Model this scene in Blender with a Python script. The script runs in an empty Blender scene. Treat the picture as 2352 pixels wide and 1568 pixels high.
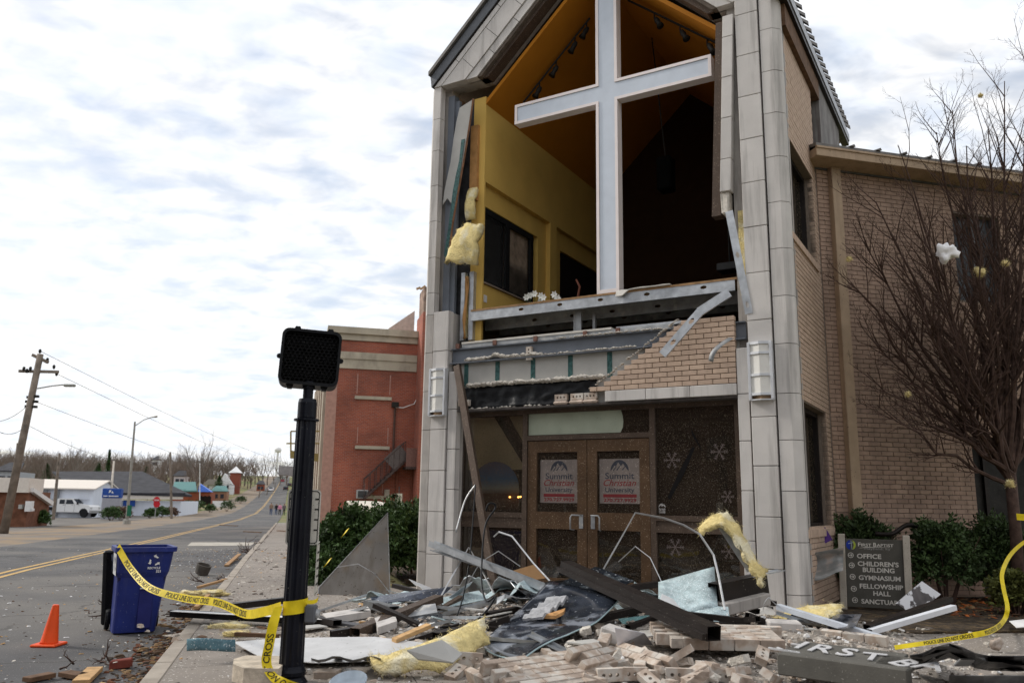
import bpy, bmesh, math, random
from mathutils import Vector, Matrix, noise
V = Vector
random.seed(7)
SC = bpy.context.scene
COL = SC.collection
R = math.radians
# ------------------------------------------------------------------ camera
PITCH, ROLL, TH, CAMH, FPX = R(11.1), R(.83), R(59.6), 1.5, 1900.0
cam = bpy.data.cameras.new('camera'); camo = bpy.data.objects.new('camera', cam); COL.objects.link(camo)
cam.sensor_width = 36; cam.lens = 36*FPX/2352; cam.clip_start = .05; cam.clip_end = 6000
camo.matrix_world = Matrix.Translation((0, 0, CAMH)) @ Matrix.Rotation(math.pi/2+PITCH, 4, 'X') @ Matrix.Rotation(ROLL, 4, 'Z')
cam.dof.use_dof = True; cam.dof.focus_distance = 10.5; cam.dof.aperture_fstop = 2.4
SC.camera = camo
# ------------------------------------------------------------------ world and sun
SUN_EL, SUN_AZ = R(34), R(-72)          # azimuth from +Y, negative = left
w = bpy.data.worlds.new('World'); SC.world = w; w.use_nodes = True
nt = w.node_tree; nt.nodes.clear()
def N_(t, **k):
    n = nt.nodes.new(t)
    for a, b in k.items(): setattr(n, a, b)
    return n
def L_(a, b): nt.links.new(a, b)
sky = N_('ShaderNodeTexSky', sky_type='NISHITA', sun_disc=False, sun_elevation=SUN_EL, sun_rotation=SUN_AZ, air_density=1.0, dust_density=1.5)
tc = N_('ShaderNodeTexCoord')
sep = N_('ShaderNodeSeparateXYZ'); L_(tc.outputs['Generated'], sep.inputs[0])
zz = N_('ShaderNodeMath', operation='ADD'); L_(sep.outputs['Z'], zz.inputs[0]); zz.inputs[1].default_value = .22
za = N_('ShaderNodeMath', operation='MAXIMUM'); L_(zz.outputs[0], za.inputs[0]); za.inputs[1].default_value = .2
dx = N_('ShaderNodeMath', operation='DIVIDE'); L_(sep.outputs['X'], dx.inputs[0]); L_(za.outputs[0], dx.inputs[1])
dy = N_('ShaderNodeMath', operation='DIVIDE'); L_(sep.outputs['Y'], dy.inputs[0]); L_(za.outputs[0], dy.inputs[1])
cb = N_('ShaderNodeCombineXYZ'); L_(dx.outputs[0], cb.inputs[0]); L_(dy.outputs[0], cb.inputs[1])
n1 = N_('ShaderNodeTexNoise'); n1.inputs['Scale'].default_value = 8; n1.inputs['Detail'].default_value = 4; n1.inputs['Roughness'].default_value = .5; n1.inputs['Distortion'].default_value = .3
n2 = N_('ShaderNodeTexNoise'); n2.inputs['Scale'].default_value = 1.1; n2.inputs['Detail'].default_value = 2
mp = N_('ShaderNodeMapping'); mp.inputs['Scale'].default_value = (.95, 1.35, 1); mp.inputs['Rotation'].default_value = (0, 0, R(-25)); mp.inputs['Location'].default_value = (.4, .3, 0)
L_(cb.outputs[0], mp.inputs[0]); L_(mp.outputs[0], n1.inputs['Vector']); L_(cb.outputs[0], n2.inputs['Vector'])
ad = N_('ShaderNodeMath', operation='MULTIPLY_ADD'); L_(n2.outputs['Fac'], ad.inputs[0]); ad.inputs[1].default_value = .75; L_(n1.outputs['Fac'], ad.inputs[2])
rmp = N_('ShaderNodeMapRange', interpolation_type='SMOOTHSTEP'); L_(ad.outputs[0], rmp.inputs['Value'])
rmp.inputs['From Min'].default_value = .60; rmp.inputs['From Max'].default_value = .94; rmp.inputs['To Min'].default_value = .52; rmp.inputs['To Max'].default_value = 1
cl = N_('ShaderNodeMix', data_type='RGBA'); L_(rmp.outputs[0], cl.inputs['Factor']); L_(sky.outputs[0], cl.inputs['A']); n3 = N_('ShaderNodeTexNoise'); n3.inputs['Scale'].default_value = 9; n3.inputs['Detail'].default_value = 4; L_(mp.outputs[0], n3.inputs['Vector'])
r3 = N_('ShaderNodeMapRange'); L_(n3.outputs['Fac'], r3.inputs['Value']); r3.inputs['From Min'].default_value = .30; r3.inputs['From Max'].default_value = .62
cc3 = N_('ShaderNodeMix', data_type='RGBA'); L_(r3.outputs[0], cc3.inputs['Factor']); cc3.inputs['A'].default_value = (6.5, 7.0, 7.8, 1); cc3.inputs['B'].default_value = (8.4, 8.35, 8.3, 1); L_(cc3.outputs['Result'], cl.inputs['B'])
bg = N_('ShaderNodeBackground'); bg.inputs['Strength'].default_value = .115; L_(cl.outputs['Result'], bg.inputs['Color'])
wo = N_('ShaderNodeOutputWorld'); L_(bg.outputs[0], wo.inputs['Surface'])
sun = bpy.data.lights.new('sun', 'SUN'); suno = bpy.data.objects.new('sun', sun); COL.objects.link(suno)
sun.energy = 2.2; sun.angle = R(10); sun.color = (1, .95, .88)
sd = V((math.sin(SUN_AZ)*math.cos(SUN_EL), math.cos(SUN_AZ)*math.cos(SUN_EL), math.sin(SUN_EL)))
suno.rotation_euler = (-sd).to_track_quat('-Z', 'Y').to_euler(); suno.location = sd*60
vs = SC.view_settings; vs.view_transform = 'Standard'; vs.look = 'None'; vs.exposure = .25; vs.gamma = 1
# ------------------------------------------------------------------ measuring frame: photo rays -> points on real planes
U = V((-math.sin(TH), math.cos(TH), 0)); NN = V((math.cos(TH), math.sin(TH), 0)); UP = V((0, 0, 1))
TS = TH-math.pi/4
SD = V((-math.sin(TS), math.cos(TS), 0)); WD = V((SD.y, -SD.x, 0))      # along the street / across it (to the right)
C0 = V((0, 0, CAMH))
def ray(x, y):
    X = (x-1176)/FPX; Y = (y-784)/FPX; c, s = math.cos(ROLL), math.sin(ROLL); X, Y = c*X+s*Y, -s*X+c*Y
    return V((X, math.cos(PITCH)+Y*math.sin(PITCH), math.sin(PITCH)-Y*math.cos(PITCH)))
def G(x, y, z=.14):                      # point at height z
    d = ray(x, y); return C0+d*((z-CAMH)/d.z)
def AT(x, y, dist):                      # point at forward distance
    d = ray(x, y); return C0+d*(dist/d.y)
R0 = V((3.1265, 10.2, 0)); HC = R0-U*.42+NN*2.25
def F(u, v, z): return R0+U*u+NN*v+UP*z  # church entrance frame (left, inwards, up)
def H(a, b, z): return HC+WD*a+SD*b+UP*z # church hall frame (right, inwards, up)
def S(s, w_, z=0): return SD*s+WD*w_+UP*z
ZC = [(-60, 0), (20, 0), (40, -.2), (70, -.45), (100, -.65), (145, -.65), (185, .2), (235, 2.0), (290, 4.2), (400, 9.0), (480, 13.5), (600, 18), (900, 24), (3000, 40)]
def zt(s):
    if s <= ZC[0][0]: return 0
    for (a, za_), (b, zb_) in zip(ZC, ZC[1:]):
        if s <= b:
            return za_+(zb_-za_)*(s-a)/(b-a)
    return ZC[-1][1]
def ztp(p): return zt(p.dot(SD))
# ------------------------------------------------------------------ mesh builder
class MB:
    def __init__(s): s.v = []; s.f = []; s.m = []; s.cur = 0
    def add(s, vs_, fs):
        o = len(s.v); s.v += [V(p) for p in vs_]
        for f in fs: s.f.append([i+o for i in f]); s.m.append(s.cur)
        return s
    def box(s, c, hx, hy, hz, ex=V((1, 0, 0)), ey=V((0, 1, 0)), ez=V((0, 0, 1)), bev=0):
        c = V(c)
        if bev <= 0:
            vs_ = [c+ex*(hx*i)+ey*(hy*j)+ez*(hz*k) for k in (-1, 1) for j in (-1, 1) for i in (-1, 1)]
            return s.add(vs_, [(0, 2, 3, 1), (4, 5, 7, 6), (0, 1, 5, 4), (2, 6, 7, 3), (0, 4, 6, 2), (1, 3, 7, 5)])
        b = min(bev, hx*.9, hy*.9, hz*.9); vs_ = []; idx = {}
        for sx in (-1, 1):
            for sy in (-1, 1):
                for sz in (-1, 1):
                    for a in range(3):
                        h = [hx-b, hy-b, hz-b]; h[a] += b
                        idx[(sx, sy, sz, a)] = len(vs_); vs_.append(c+ex*(sx*h[0])+ey*(sy*h[1])+ez*(sz*h[2]))
        fs = []
        def I(x, y, z, a): return idx[(x, y, z, a)]
        for g in (-1, 1):
            fs.append([I(g, -1, -1, 0), I(g, 1, -1, 0), I(g, 1, 1, 0), I(g, -1, 1, 0)][::g])
            fs.append([I(-1, g, -1, 1), I(-1, g, 1, 1), I(1, g, 1, 1), I(1, g, -1, 1)][::g])
            fs.append([I(-1, -1, g, 2), I(1, -1, g, 2), I(1, 1, g, 2), I(-1, 1, g, 2)][::g])
        for p in (-1, 1):
            for q in (-1, 1):
                k = p*q
                fs.append([I(p, q, -1, 0), I(p, q, -1, 1), I(p, q, 1, 1), I(p, q, 1, 0)][::k])
                fs.append([I(p, -1, q, 0), I(p, 1, q, 0), I(p, 1, q, 2), I(p, -1, q, 2)][::k])
                fs.append([I(-1, p, q, 1), I(-1, p, q, 2), I(1, p, q, 2), I(1, p, q, 1)][::k])
        for sx in (-1, 1):
            for sy in (-1, 1):
                for sz in (-1, 1): fs.append([I(sx, sy, sz, a) for a in range(3)][::sx*sy*sz])
        return s.add(vs_, fs)
    def fbox(s, u0, u1, v0, v1, z0, z1, fr=None, bev=0):   # box in the entrance frame (or hall frame)
        if fr is None: ex, ey, o = U, NN, F
        else: ex, ey, o = WD, SD, fr
        return s.box(o((u0+u1)/2, (v0+v1)/2, (z0+z1)/2), abs(u1-u0)/2, abs(v1-v0)/2, abs(z1-z0)/2, ex, ey, UP, bev)
    def prism(s, pts, vec):
        n = len(pts); vec = V(vec); nn = V((0, 0, 0))
        for i in range(n): nn += V(pts[i]).cross(V(pts[(i+1) % n]))
        if nn.dot(vec) > 0: pts = list(reversed(pts))
        vs_ = [V(p) for p in pts]+[V(p)+vec for p in pts]
        return s.add(vs_, [list(range(n)), list(range(2*n-1, n-1, -1))]+[(i, i+n, (i+1) % n+n, (i+1) % n) for i in range(n)])
    def tube(s, pts, r, n=6, cap=True):
        pts = [V(p) for p in pts]; k = len(pts)
        if not hasattr(r, '__len__'): r = [r]*k
        o = len(s.v); t0 = (pts[1]-pts[0]).normalized(); a = t0.orthogonal().normalized()
        for i, p in enumerate(pts):
            t = (pts[min(i+1, k-1)]-pts[max(i-1, 0)])
            t = t.normalized() if t.length > 1e-9 else t0
            a = (a-t*a.dot(t)); a = a.normalized() if a.length > 1e-6 else t.orthogonal().normalized(); b = t.cross(a)
            for j in range(n):
                q = 2*math.pi*j/n; s.v.append(p+(a*math.cos(q)+b*math.sin(q))*r[i])
        for i in range(k-1):
            for j in range(n):
                s.f.append([o+i*n+j, o+i*n+(j+1) % n, o+(i+1)*n+(j+1) % n, o+(i+1)*n+j]); s.m.append(s.cur)
        if cap:
            s.f.append([o+j for j in range(n)][::-1]); s.m.append(s.cur)
            s.f.append([o+(k-1)*n+j for j in range(n)]); s.m.append(s.cur)
        return s
    def lathe(s, c, prof, n=16, ax=UP):
        ax = V(ax).normalized(); a = ax.orthogonal().normalized(); b = ax.cross(a); o = len(s.v); c = V(c)
        for r, z in prof:
            for j in range(n):
                q = 2*math.pi*j/n; s.v.append(c+ax*z+(a*math.cos(q)+b*math.sin(q))*r)
        for i in range(len(prof)-1):
            for j in range(n):
                s.f.append([o+i*n+j, o+i*n+(j+1) % n, o+(i+1)*n+(j+1) % n, o+(i+1)*n+j]); s.m.append(s.cur)
        s.f.append([o+j for j in range(n)][::-1]); s.m.append(s.cur)
        s.f.append([o+(len(prof)-1)*n+j for j in range(n)]); s.m.append(s.cur)
        return s
    def prof(s, p0, p1, up, poly):        # closed 2-d profile (side, up) swept from p0 to p1
        p0, p1 = V(p0), V(p1); t = (p1-p0).normalized(); sd_ = t.cross(V(up)).normalized(); uu = sd_.cross(t)
        return s.prism([p0+sd_*a+uu*b for a, b in poly], p1-p0)
    def hollow(s, p0, p1, up, w_, h, th=.006):
        p0, p1 = V(p0), V(p1); t = (p1-p0).normalized(); sd_ = t.cross(V(up)).normalized(); uu = sd_.cross(t); o = len(s.v)
        for p in (p0, p1):
            for k in (0, th):
                for a, b in ((-1, -1), (1, -1), (1, 1), (-1, 1)): s.v.append(p+sd_*(a*(w_/2-k))+uu*(b*(h/2-k)))
        for i in range(4):
            j = (i+1) % 4
            for f in ((i, j, j+8, i+8), (4+i, 12+i, 12+j, 4+j), (i, 4+i, 4+j, j), (8+i, 8+j, 12+j, 12+i)):
                s.f.append([o+q for q in f]); s.m.append(s.cur)
        return s
    def sheet(s, grid, th):               # grid of points -> solid sheet of thickness th
        n, m = len(grid), len(grid[0]); o = len(s.v); P = [[V(p) for p in r] for r in grid]; nr = []
        for i in range(n):
            for j in range(m):
                a = P[min(i+1, n-1)][j]-P[max(i-1, 0)][j]; b = P[i][min(j+1, m-1)]-P[i][max(j-1, 0)]
                c = a.cross(b); nr.append(c.normalized() if c.length > 1e-9 else UP)
        flat = [p for r in P for p in r]
        s.v += flat+[p-q*th for p, q in zip(flat, nr)]; K = n*m
        def q(*f): s.f.append([o+i for i in f]); s.m.append(s.cur)
        for i in range(n-1):
            for j in range(m-1):
                a, b, c, d = i*m+j, (i+1)*m+j, (i+1)*m+j+1, i*m+j+1
                q(a, b, c, d); q(a+K, d+K, c+K, b+K)
        for i in range(n-1):
            a, b = i*m, (i+1)*m; q(a, a+K, b+K, b); a, b = a+m-1, b+m-1; q(a, b, b+K, a+K)
        for j in range(m-1):
            a, b = j, j+1; q(a, b, b+K, a+K); a, b = a+(n-1)*m, b+(n-1)*m; q(a, a+K, b+K, b)
        return s
    def place(s, me, o, ex, ey, ez=None):  # drop an (x, y, z) point list mesh into a frame
        ez = ez or ex.cross(ey)
        return s.add([V(o)+ex*p[0]+ey*p[1]+ez*p[2] for p in me[0]], me[1])
LOC = {}
def mk(name, me, mats, parent=None, loc=V((0, 0, 0)), rot=None):
    o = bpy.data.objects.new(name, me); COL.objects.link(o)
    if parent is not None: o.parent = parent; o.location = loc-LOC[parent.name]
    else: o.location = loc
    if rot is not None: o.rotation_euler = rot
    LOC[o.name] = V(loc); return o
def ob(name, mb, mats, parent=None, smooth=False, label=None, cat=None, group=None, kind=None):
    xs = [p.x for p in mb.v]; ys = [p.y for p in mb.v]; c = V(((min(xs)+max(xs))/2, (min(ys)+max(ys))/2, min(p.z for p in mb.v)))
    if parent is not None and LOC[parent.name] is None: c = V((0, 0, 0))
    me = bpy.data.meshes.new(name); me.from_pydata([p-c for p in mb.v], [], mb.f)
    if not isinstance(mats, (list, tuple)): mats = [mats]
    for m_ in mats: me.materials.append(m_)
    if len(mats) > 1: me.polygons.foreach_set('material_index', mb.m)
    if smooth: me.polygons.foreach_set('use_smooth', [True]*len(me.polygons))
    o = mk(name, me, mats, parent, c); tag(o, label, cat, group, kind); return o
def tag(o, label=None, cat=None, group=None, kind=None):
    if label: o['label'] = label
    if cat: o['category'] = cat
    if group: o['group'] = group
    if kind: o['kind'] = kind
    return o
def empty(name, loc, label=None, cat=None, group=None):
    o = bpy.data.objects.new(name, None); COL.objects.link(o); o.location = loc; o.empty_display_size = .2; LOC[o.name] = V(loc); return tag(o, label, cat, group)
def copy_tree(o, loc, parent=None, rotz=None, scale=None):
    c = o.copy(); COL.objects.link(c); LOC[c.name] = V(loc)
    if parent is None:
        c.location = loc
        if rotz is not None: c.rotation_euler.z = rotz
        if scale is not None: c.scale = (scale, scale, scale) if not hasattr(scale, '__len__') else scale
    else: c.parent = parent
    for ch in o.children: copy_tree(ch, loc, c)
    return c
def curve2d(loops, depth=0):              # filled outline with holes -> (verts, faces); loops of (x, y)
    cu = bpy.data.curves.new('outline', 'CURVE'); cu.dimensions = '2D'; cu.fill_mode = 'BOTH'; cu.extrude = depth
    for lp in loops:
        sp = cu.splines.new('POLY'); sp.points.add(len(lp)-1); sp.use_cyclic_u = True
        for p, q in zip(sp.points, lp): p.co = (q[0], q[1], 0, 1)
    return curve_mesh(cu)
def curve_mesh(cu):
    o = bpy.data.objects.new('outline', cu); COL.objects.link(o); dg = bpy.context.evaluated_depsgraph_get()
    me = bpy.data.meshes.new_from_object(o.evaluated_get(dg)); r = ([tuple(v.co) for v in me.vertices], [list(p.vertices) for p in me.polygons])
    bpy.data.objects.remove(o); bpy.data.curves.remove(cu); bpy.data.meshes.remove(me); return r
def text(t, size=1, depth=0, bold=0, shear=0, space=1, align='LEFT', fit=None):
    cu = bpy.data.curves.new('text', 'FONT'); cu.body = t; cu.size = size; cu.extrude = depth; cu.offset = bold; cu.shear = shear; cu.space_character = space; cu.align_x = align; cu.resolution_u = 3
    vs_, fs = curve_mesh(cu)
    if fit:
        a = min(p[0] for p in vs_); b = max(p[0] for p in vs_); k = fit/(b-a); vs_ = [((p[0]-a)*k if align == 'LEFT' else (p[0]-(a+b)/2)*k, p[1], p[2]) for p in vs_]
    return vs_, fs
def circ(cx, cy, r, n=10, ry=None): return [(cx+r*math.cos(2*math.pi*i/n), cy+(ry or r)*math.sin(2*math.pi*i/n)) for i in range(n)]
def rect(a, b, c, d): return [(a, b), (c, b), (c, d), (a, d)]
# ------------------------------------------------------------------ materials
MATS = {}
def M(name, col, rough=.8, metal=0, var=.12, scale=6, bump=.15, bscale=60, bdist=.01, speck=None, rnd=.0, streak=None, col2=None, c2=None, crack=None, spec=.2, stretch=(1, 1, 1)):
    if name in MATS: return MATS[name]
    m = bpy.data.materials.new(name); m.use_nodes = True; t = m.node_tree; b = t.nodes['Principled BSDF']; MATS[name] = m
    def n(ty, **k):
        q = t.nodes.new(ty)
        for a, v_ in k.items(): setattr(q, a, v_)
        return q
    l = t.links.new
    g = n('ShaderNodeNewGeometry'); mpn = n('ShaderNodeMapping'); mpn.inputs['Scale'].default_value = stretch; l(g.outputs['Position'], mpn.inputs[0]); P = mpn.outputs[0]
    def noi(sc, det=3, vec=P, rg=.55):
        q = n('ShaderNodeTexNoise'); q.inputs['Scale'].default_value = sc; q.inputs['Detail'].default_value = det; q.inputs['Roughness'].default_value = rg; l(vec, q.inputs['Vector']); return q.outputs['Fac']
    def mr(x, a, b_, c, d):
        q = n('ShaderNodeMapRange'); l(x, q.inputs['Value']); q.inputs['From Min'].default_value = a; q.inputs['From Max'].default_value = b_; q.inputs['To Min'].default_value = c; q.inputs['To Max'].default_value = d; return q.outputs[0]
    def mix(fac, A, B, bt='MIX'):
        q = n('ShaderNodeMix', data_type='RGBA', blend_type=bt)
        if hasattr(fac, 'links'): l(fac, q.inputs['Factor'])
        else: q.inputs['Factor'].default_value = fac
        for k, x in (('A', A), ('B', B)):
            if hasattr(x, 'links'): l(x, q.inputs[k])
            else: q.inputs[k].default_value = (*x, 1)
        return q.outputs['Result']
    c = tuple(col); f1 = noi(scale)
    lo = tuple(x*(1-var*1.6) for x in c); hi = tuple(min(1, x*(1+var*1.6)) for x in c)
    cur = mix(mr(f1, .25, .75, 0, 1), lo, hi)
    if col2: cur = mix(mr(noi(c2[0], 4), c2[1], c2[2], 0, 1), cur, col2)
    if crack:
        m3 = n('ShaderNodeVectorMath', operation='ADD'); nz_ = n('ShaderNodeTexNoise'); nz_.inputs['Scale'].default_value = 1.2; nz_.inputs['Detail'].default_value = 4; l(P, nz_.inputs['Vector']); l(P, m3.inputs[0]); l(nz_.outputs['Color'], m3.inputs[1])
        vo = n('ShaderNodeTexVoronoi', feature='DISTANCE_TO_EDGE'); vo.inputs['Scale'].default_value = crack[0]; l(m3.outputs[0], vo.inputs['Vector'])
        q1 = mr(vo.outputs['Distance'], crack[1], crack[1]*.3, 0, 1); q2 = mr(noi(.35, 3), .45, .6, 0, .85); mm = n('ShaderNodeMath', operation='MULTIPLY'); l(q1, mm.inputs[0]); l(q2, mm.inputs[1]); cur = mix(mm.outputs[0], cur, crack[2])
    if rnd:
        oi = n('ShaderNodeObjectInfo'); hs = n('ShaderNodeHueSaturation'); l(mr(oi.outputs['Random'], 0, 1, 1-rnd, 1+rnd), hs.inputs['Value']); l(mr(oi.outputs['Random'], 0, 1, .5-rnd*.02, .5+rnd*.02), hs.inputs['Hue']); l(cur, hs.inputs['Color']); cur = hs.outputs[0]
    if streak:                             # (colour, amount, horizontal scale)
        m2 = n('ShaderNodeMapping'); m2.inputs['Scale'].default_value = (streak[2], streak[2], .5); l(g.outputs['Position'], m2.inputs[0])
        sf = mr(noi(1, 5, m2.outputs[0], .65), .5, .72, 0, streak[1]); cur = mix(sf, cur, streak[0])
    if speck:                              # (colour, scale, threshold)
        sf = mr(noi(speck[1], 2), speck[2], speck[2]+.04, 0, 1); cur = mix(sf, cur, speck[0])
    l(cur, b.inputs['Base Color']); b.inputs['Roughness'].default_value = rough; b.inputs['Metallic'].default_value = metal; b.inputs['Specular IOR Level'].default_value = spec
    if rough < .6: l(mr(noi(scale*3), .2, .8, max(.03, rough-.1), rough+.15), b.inputs['Roughness'])
    if bump:
        bn = n('ShaderNodeBump'); bn.inputs['Strength'].default_value = bump; bn.inputs['Distance'].default_value = bdist; l(noi(bscale, 4), bn.inputs['Height']); l(bn.outputs[0], b.inputs['Normal'])
    return m
def glass(name, tint=(.75, .8, .78), dirt=.0, dcol=(.45, .4, .33), rough=.02, dscale=120, thr=.62, refl=1.0):
    if name in MATS: return MATS[name]
    m = bpy.data.materials.new(name); m.use_nodes = True; t = m.node_tree; t.nodes.clear(); MATS[name] = m; l = t.links.new
    o = t.nodes.new('ShaderNodeOutputMaterial'); tr = t.nodes.new('ShaderNodeBsdfTransparent'); tr.inputs[0].default_value = (*tint, 1)
    gl = t.nodes.new('ShaderNodeBsdfGlossy'); gl.inputs['Roughness'].default_value = rough
    fr = t.nodes.new('ShaderNodeFresnel'); fr.inputs[0].default_value = 1.5; mx = t.nodes.new('ShaderNodeMixShader')
    mu = t.nodes.new('ShaderNodeMath'); mu.operation = 'MULTIPLY'; mu.inputs[1].default_value = refl; l(fr.outputs[0], mu.inputs[0]); l(mu.outputs[0], mx.inputs[0]); l(tr.outputs[0], mx.inputs[1]); l(gl.outputs[0], mx.inputs[2]); out = mx.outputs[0]
    if dirt:
        g = t.nodes.new('ShaderNodeNewGeometry'); nz = t.nodes.new('ShaderNodeTexNoise'); nz.inputs['Scale'].default_value = dscale; nz.inputs['Detail'].default_value = 3; l(g.outputs['Position'], nz.inputs['Vector'])
        mr = t.nodes.new('ShaderNodeMapRange'); l(nz.outputs['Fac'], mr.inputs['Value']); mr.inputs['From Min'].default_value = thr; mr.inputs['From Max'].default_value = thr+.05; mr.inputs['To Min'].default_value = dirt*.08; mr.inputs['To Max'].default_value = min(1, dirt*2)
        df = t.nodes.new('ShaderNodeBsdfDiffuse'); df.inputs[0].default_value = (*dcol, 1); m2 = t.nodes.new('ShaderNodeMixShader'); l(mr.outputs[0], m2.inputs[0]); l(out, m2.inputs[1]); l(df.outputs[0], m2.inputs[2]); out = m2.outputs[0]
    l(out, o.inputs['Surface']); return m
def emit(name, col, st):
    m = bpy.data.materials.new(name); m.use_nodes = True; b = m.node_tree.nodes['Principled BSDF']; b.inputs['Emission Color'].default_value = (*col, 1); b.inputs['Emission Strength'].default_value = st; b.inputs['Base Color'].default_value = (*col, 1); return m
STONE = M('limestone', (.57, .54, .51), .85, var=.05, scale=3, bump=.25, bscale=160, bdist=.004, speck=((.36, .33, .29), 260, .66), rnd=.05, streak=((.12, .11, .10), .5, 7))
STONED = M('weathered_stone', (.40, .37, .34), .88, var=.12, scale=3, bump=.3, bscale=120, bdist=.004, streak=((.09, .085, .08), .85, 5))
BRICK = M('tan_brick', (.48, .355, .27), .85, var=.07, scale=14, bump=.3, bscale=180, bdist=.003, rnd=.1)
BRICKH = M('hall_brick', (.37, .258, .195), .85, var=.13, scale=5, bump=.3, bscale=180, bdist=.003, rnd=.12, speck=((.05, .045, .035), 26, .69), streak=((.15, .11, .085), .5, 2.5))
MORT = M('mortar', (.21, .168, .135), .95, var=.1, scale=20, bump=.4, bscale=120)
MORTL = M('pale_mortar', (.56, .52, .46), .95, var=.15, scale=14, bump=.8, bscale=70, bdist=.02)
DUSTB = M('dusty_brick', (.43, .345, .28), .9, var=.2, scale=9, bump=.4, bscale=120, bdist=.004, rnd=.14, col2=(.52, .48, .43), c2=(9, .46, .6))
STEEL = M('grey_steel', (.15, .165, .19), .5, 0, var=.08, scale=4, bump=.05, rnd=0)
GALV = M('galvanised', (.46, .48, .50), .42, .75, var=.18, scale=7, bump=.1, bscale=30, speck=((.7, .7, .7), 40, .7))
GALVD = M('dull_galvanised', (.33, .34, .35), .55, .5, var=.2, scale=6, bump=.1, col2=(.5, .49, .46), c2=(9, .55, .7))
ALU = M('brown_aluminium', (.085, .06, .045), .5, .25, var=.12, scale=5, bump=.05, speck=((.36, .29, .22), 75, .655))
DOORM = M('bronze_door', (.092, .054, .03), .45, .25, var=.15, scale=4, bump=.05, speck=((.42, .34, .25), 70, .655))
ALUD = M('dark_bronze', (.026, .021, .019), .42, .4, var=.12, scale=5, bump=.05, speck=((.3, .27, .24), 60, .70))
BLACK = M('black_metal', (.009, .0095, .011), .42, .3, var=.2, scale=6, bump=.06, speck=((.14, .14, .13), 70, .71))
YEL = M('mustard_paint', (.64, .42, .11), .75, var=.05, scale=2, bump=.05)
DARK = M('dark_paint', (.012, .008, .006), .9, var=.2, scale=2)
WHITE = M('white_paint', (.75, .74, .73), .6, var=.05, scale=5, bump=.05)
INSUL = M('glass_wool', (.78, .64, .30), .98, var=.14, scale=9, bump=1, bscale=45, bdist=.03, col2=(.83, .76, .55), c2=(5, .5, .65), spec=.1)
PAPER = M('kraft_paper', (.42, .22, .08), .8, var=.15, scale=8, bump=.3, bscale=20)
BOARD = M('gypsum_board', (.42, .41, .385), .9, var=.06, scale=4, bump=.1, speck=((.3, .29, .27), 120, .68))
GREEN = M('green_tape', (.045, .11, .105), .6, var=.4, scale=30, bump=.3)
MEMB = M('black_membrane', (.012, .0125, .014), .38, var=.3, scale=8, bump=.3, bscale=20, bdist=.02)
WOOD = M('raw_wood', (.44, .27, .13), .8, var=.2, scale=12, bump=.2, bscale=60, rnd=.25, stretch=(1, 1, 6))
WOODD = M('dark_wood', (.13, .075, .045), .85, var=.25, scale=10, bump=.25)
CONC = M('pavement_concrete', (.235, .208, .182), .92, var=.12, scale=1.6, bump=.35, bscale=90, bdist=.006, speck=((.58, .55, .5), 36, .645), col2=(.21, .185, .165), c2=(.9, .5, .72))
KERB = M('kerb_concrete', (.33, .29, .245), .92, var=.12, scale=3, bump=.3, bscale=90, speck=((.5, .47, .42), 50, .69), col2=(.2, .17, .14), c2=(2, .52, .7))
ASPH = M('asphalt', (.085, .083, .084), .88, var=.14, scale=1.1, bump=.4, bscale=140, bdist=.006, speck=((.34, .32, .3), 55, .66), col2=(.15, .14, .128), c2=(.22, .46, .62), crack=(.45, .02, (.03, .028, .026)))
DIRT = M('dirt', (.17, .12, .08), .95, var=.3, scale=2.5, bump=.5, bscale=30, bdist=.03, col2=(.27, .21, .14), c2=(.5, .5, .65))
GRASS = M('dry_grass', (.20, .17, .085), .95, var=.25, scale=1.3, bump=.5, bscale=15, bdist=.05, col2=(.12, .15, .05), c2=(.08, .45, .6))
BARK = M('dark_bark', (.075, .046, .036), .9, var=.25, scale=14, bump=.5, bscale=50)
LEAF = M('yew_leaf', (.045, .085, .022), .6, var=.55, scale=5, bump=0, rnd=.1, spec=.3)
LEAFD = M('boxwood_leaf', (.05, .082, .026), .6, var=.5, scale=6, bump=0, rnd=.1, spec=.3)
TWIG = M('brown_twig', (.15, .095, .07), .9, var=.3, scale=5, bump=0)
TAPE = M('yellow_tape', (.72, .55, .015), .45, var=.12, scale=9, bump=.25, bscale=14, bdist=.02)
TXT = M('black_print', (.02, .018, .015), .6, bump=0)
# ------------------------------------------------------------------ ground, road, pavement
def strip(name, w0, w1, s_list, dz, mat, kind='structure', nw=1, zf=None):
    mb = MB(); n = len(s_list)
    for s_ in s_list:
        for k in range(nw+1):
            ww = w0+(w1-w0)*k/nw; mb.v.append(S(s_, ww, (zf(s_, ww) if zf else zt(s_))+dz))
    for i in range(n-1):
        for k in range(nw):
            a = i*(nw+1)+k; mb.f.append([a, a+1, a+nw+2, a+nw+1]); mb.m.append(0)
    return ob(name, mb, mat, kind=kind)
SL = [-60, 0, 20, 40, 70, 100, 145, 185, 235, 290, 400, 480, 600, 900, 3000]
strip('ground', -2500, 2500, SL, -.03, GRASS)
KW = -1.03; RW = -9.1
strip('road', RW, KW, SL[:13], 0, ASPH)
strip('gravel_verge', RW-5.5, RW-.01, SL[:13], -.004, M('verge_concrete', (.19, .163, .137), .95, var=.15, scale=.6, bump=.3, col2=(.26, .19, .12), c2=(.35, .47, .6)))
strip('parking_ground', RW-40, RW-5.5, [20, 40, 70, 100, 145], -.012, M('lot_asphalt', (.15, .138, .125), .95, var=.15, scale=.5, bump=.3))
def zs(s_, w_): return zt(s_)+.13+max(0, min(.13, .028*(w_+.9)))
YL = M('yellow_road_paint', (.52, .34, .13), .85, var=.15, scale=3, bump=.1, col2=(.3, .25, .18), c2=(6, .55, .7))
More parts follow.
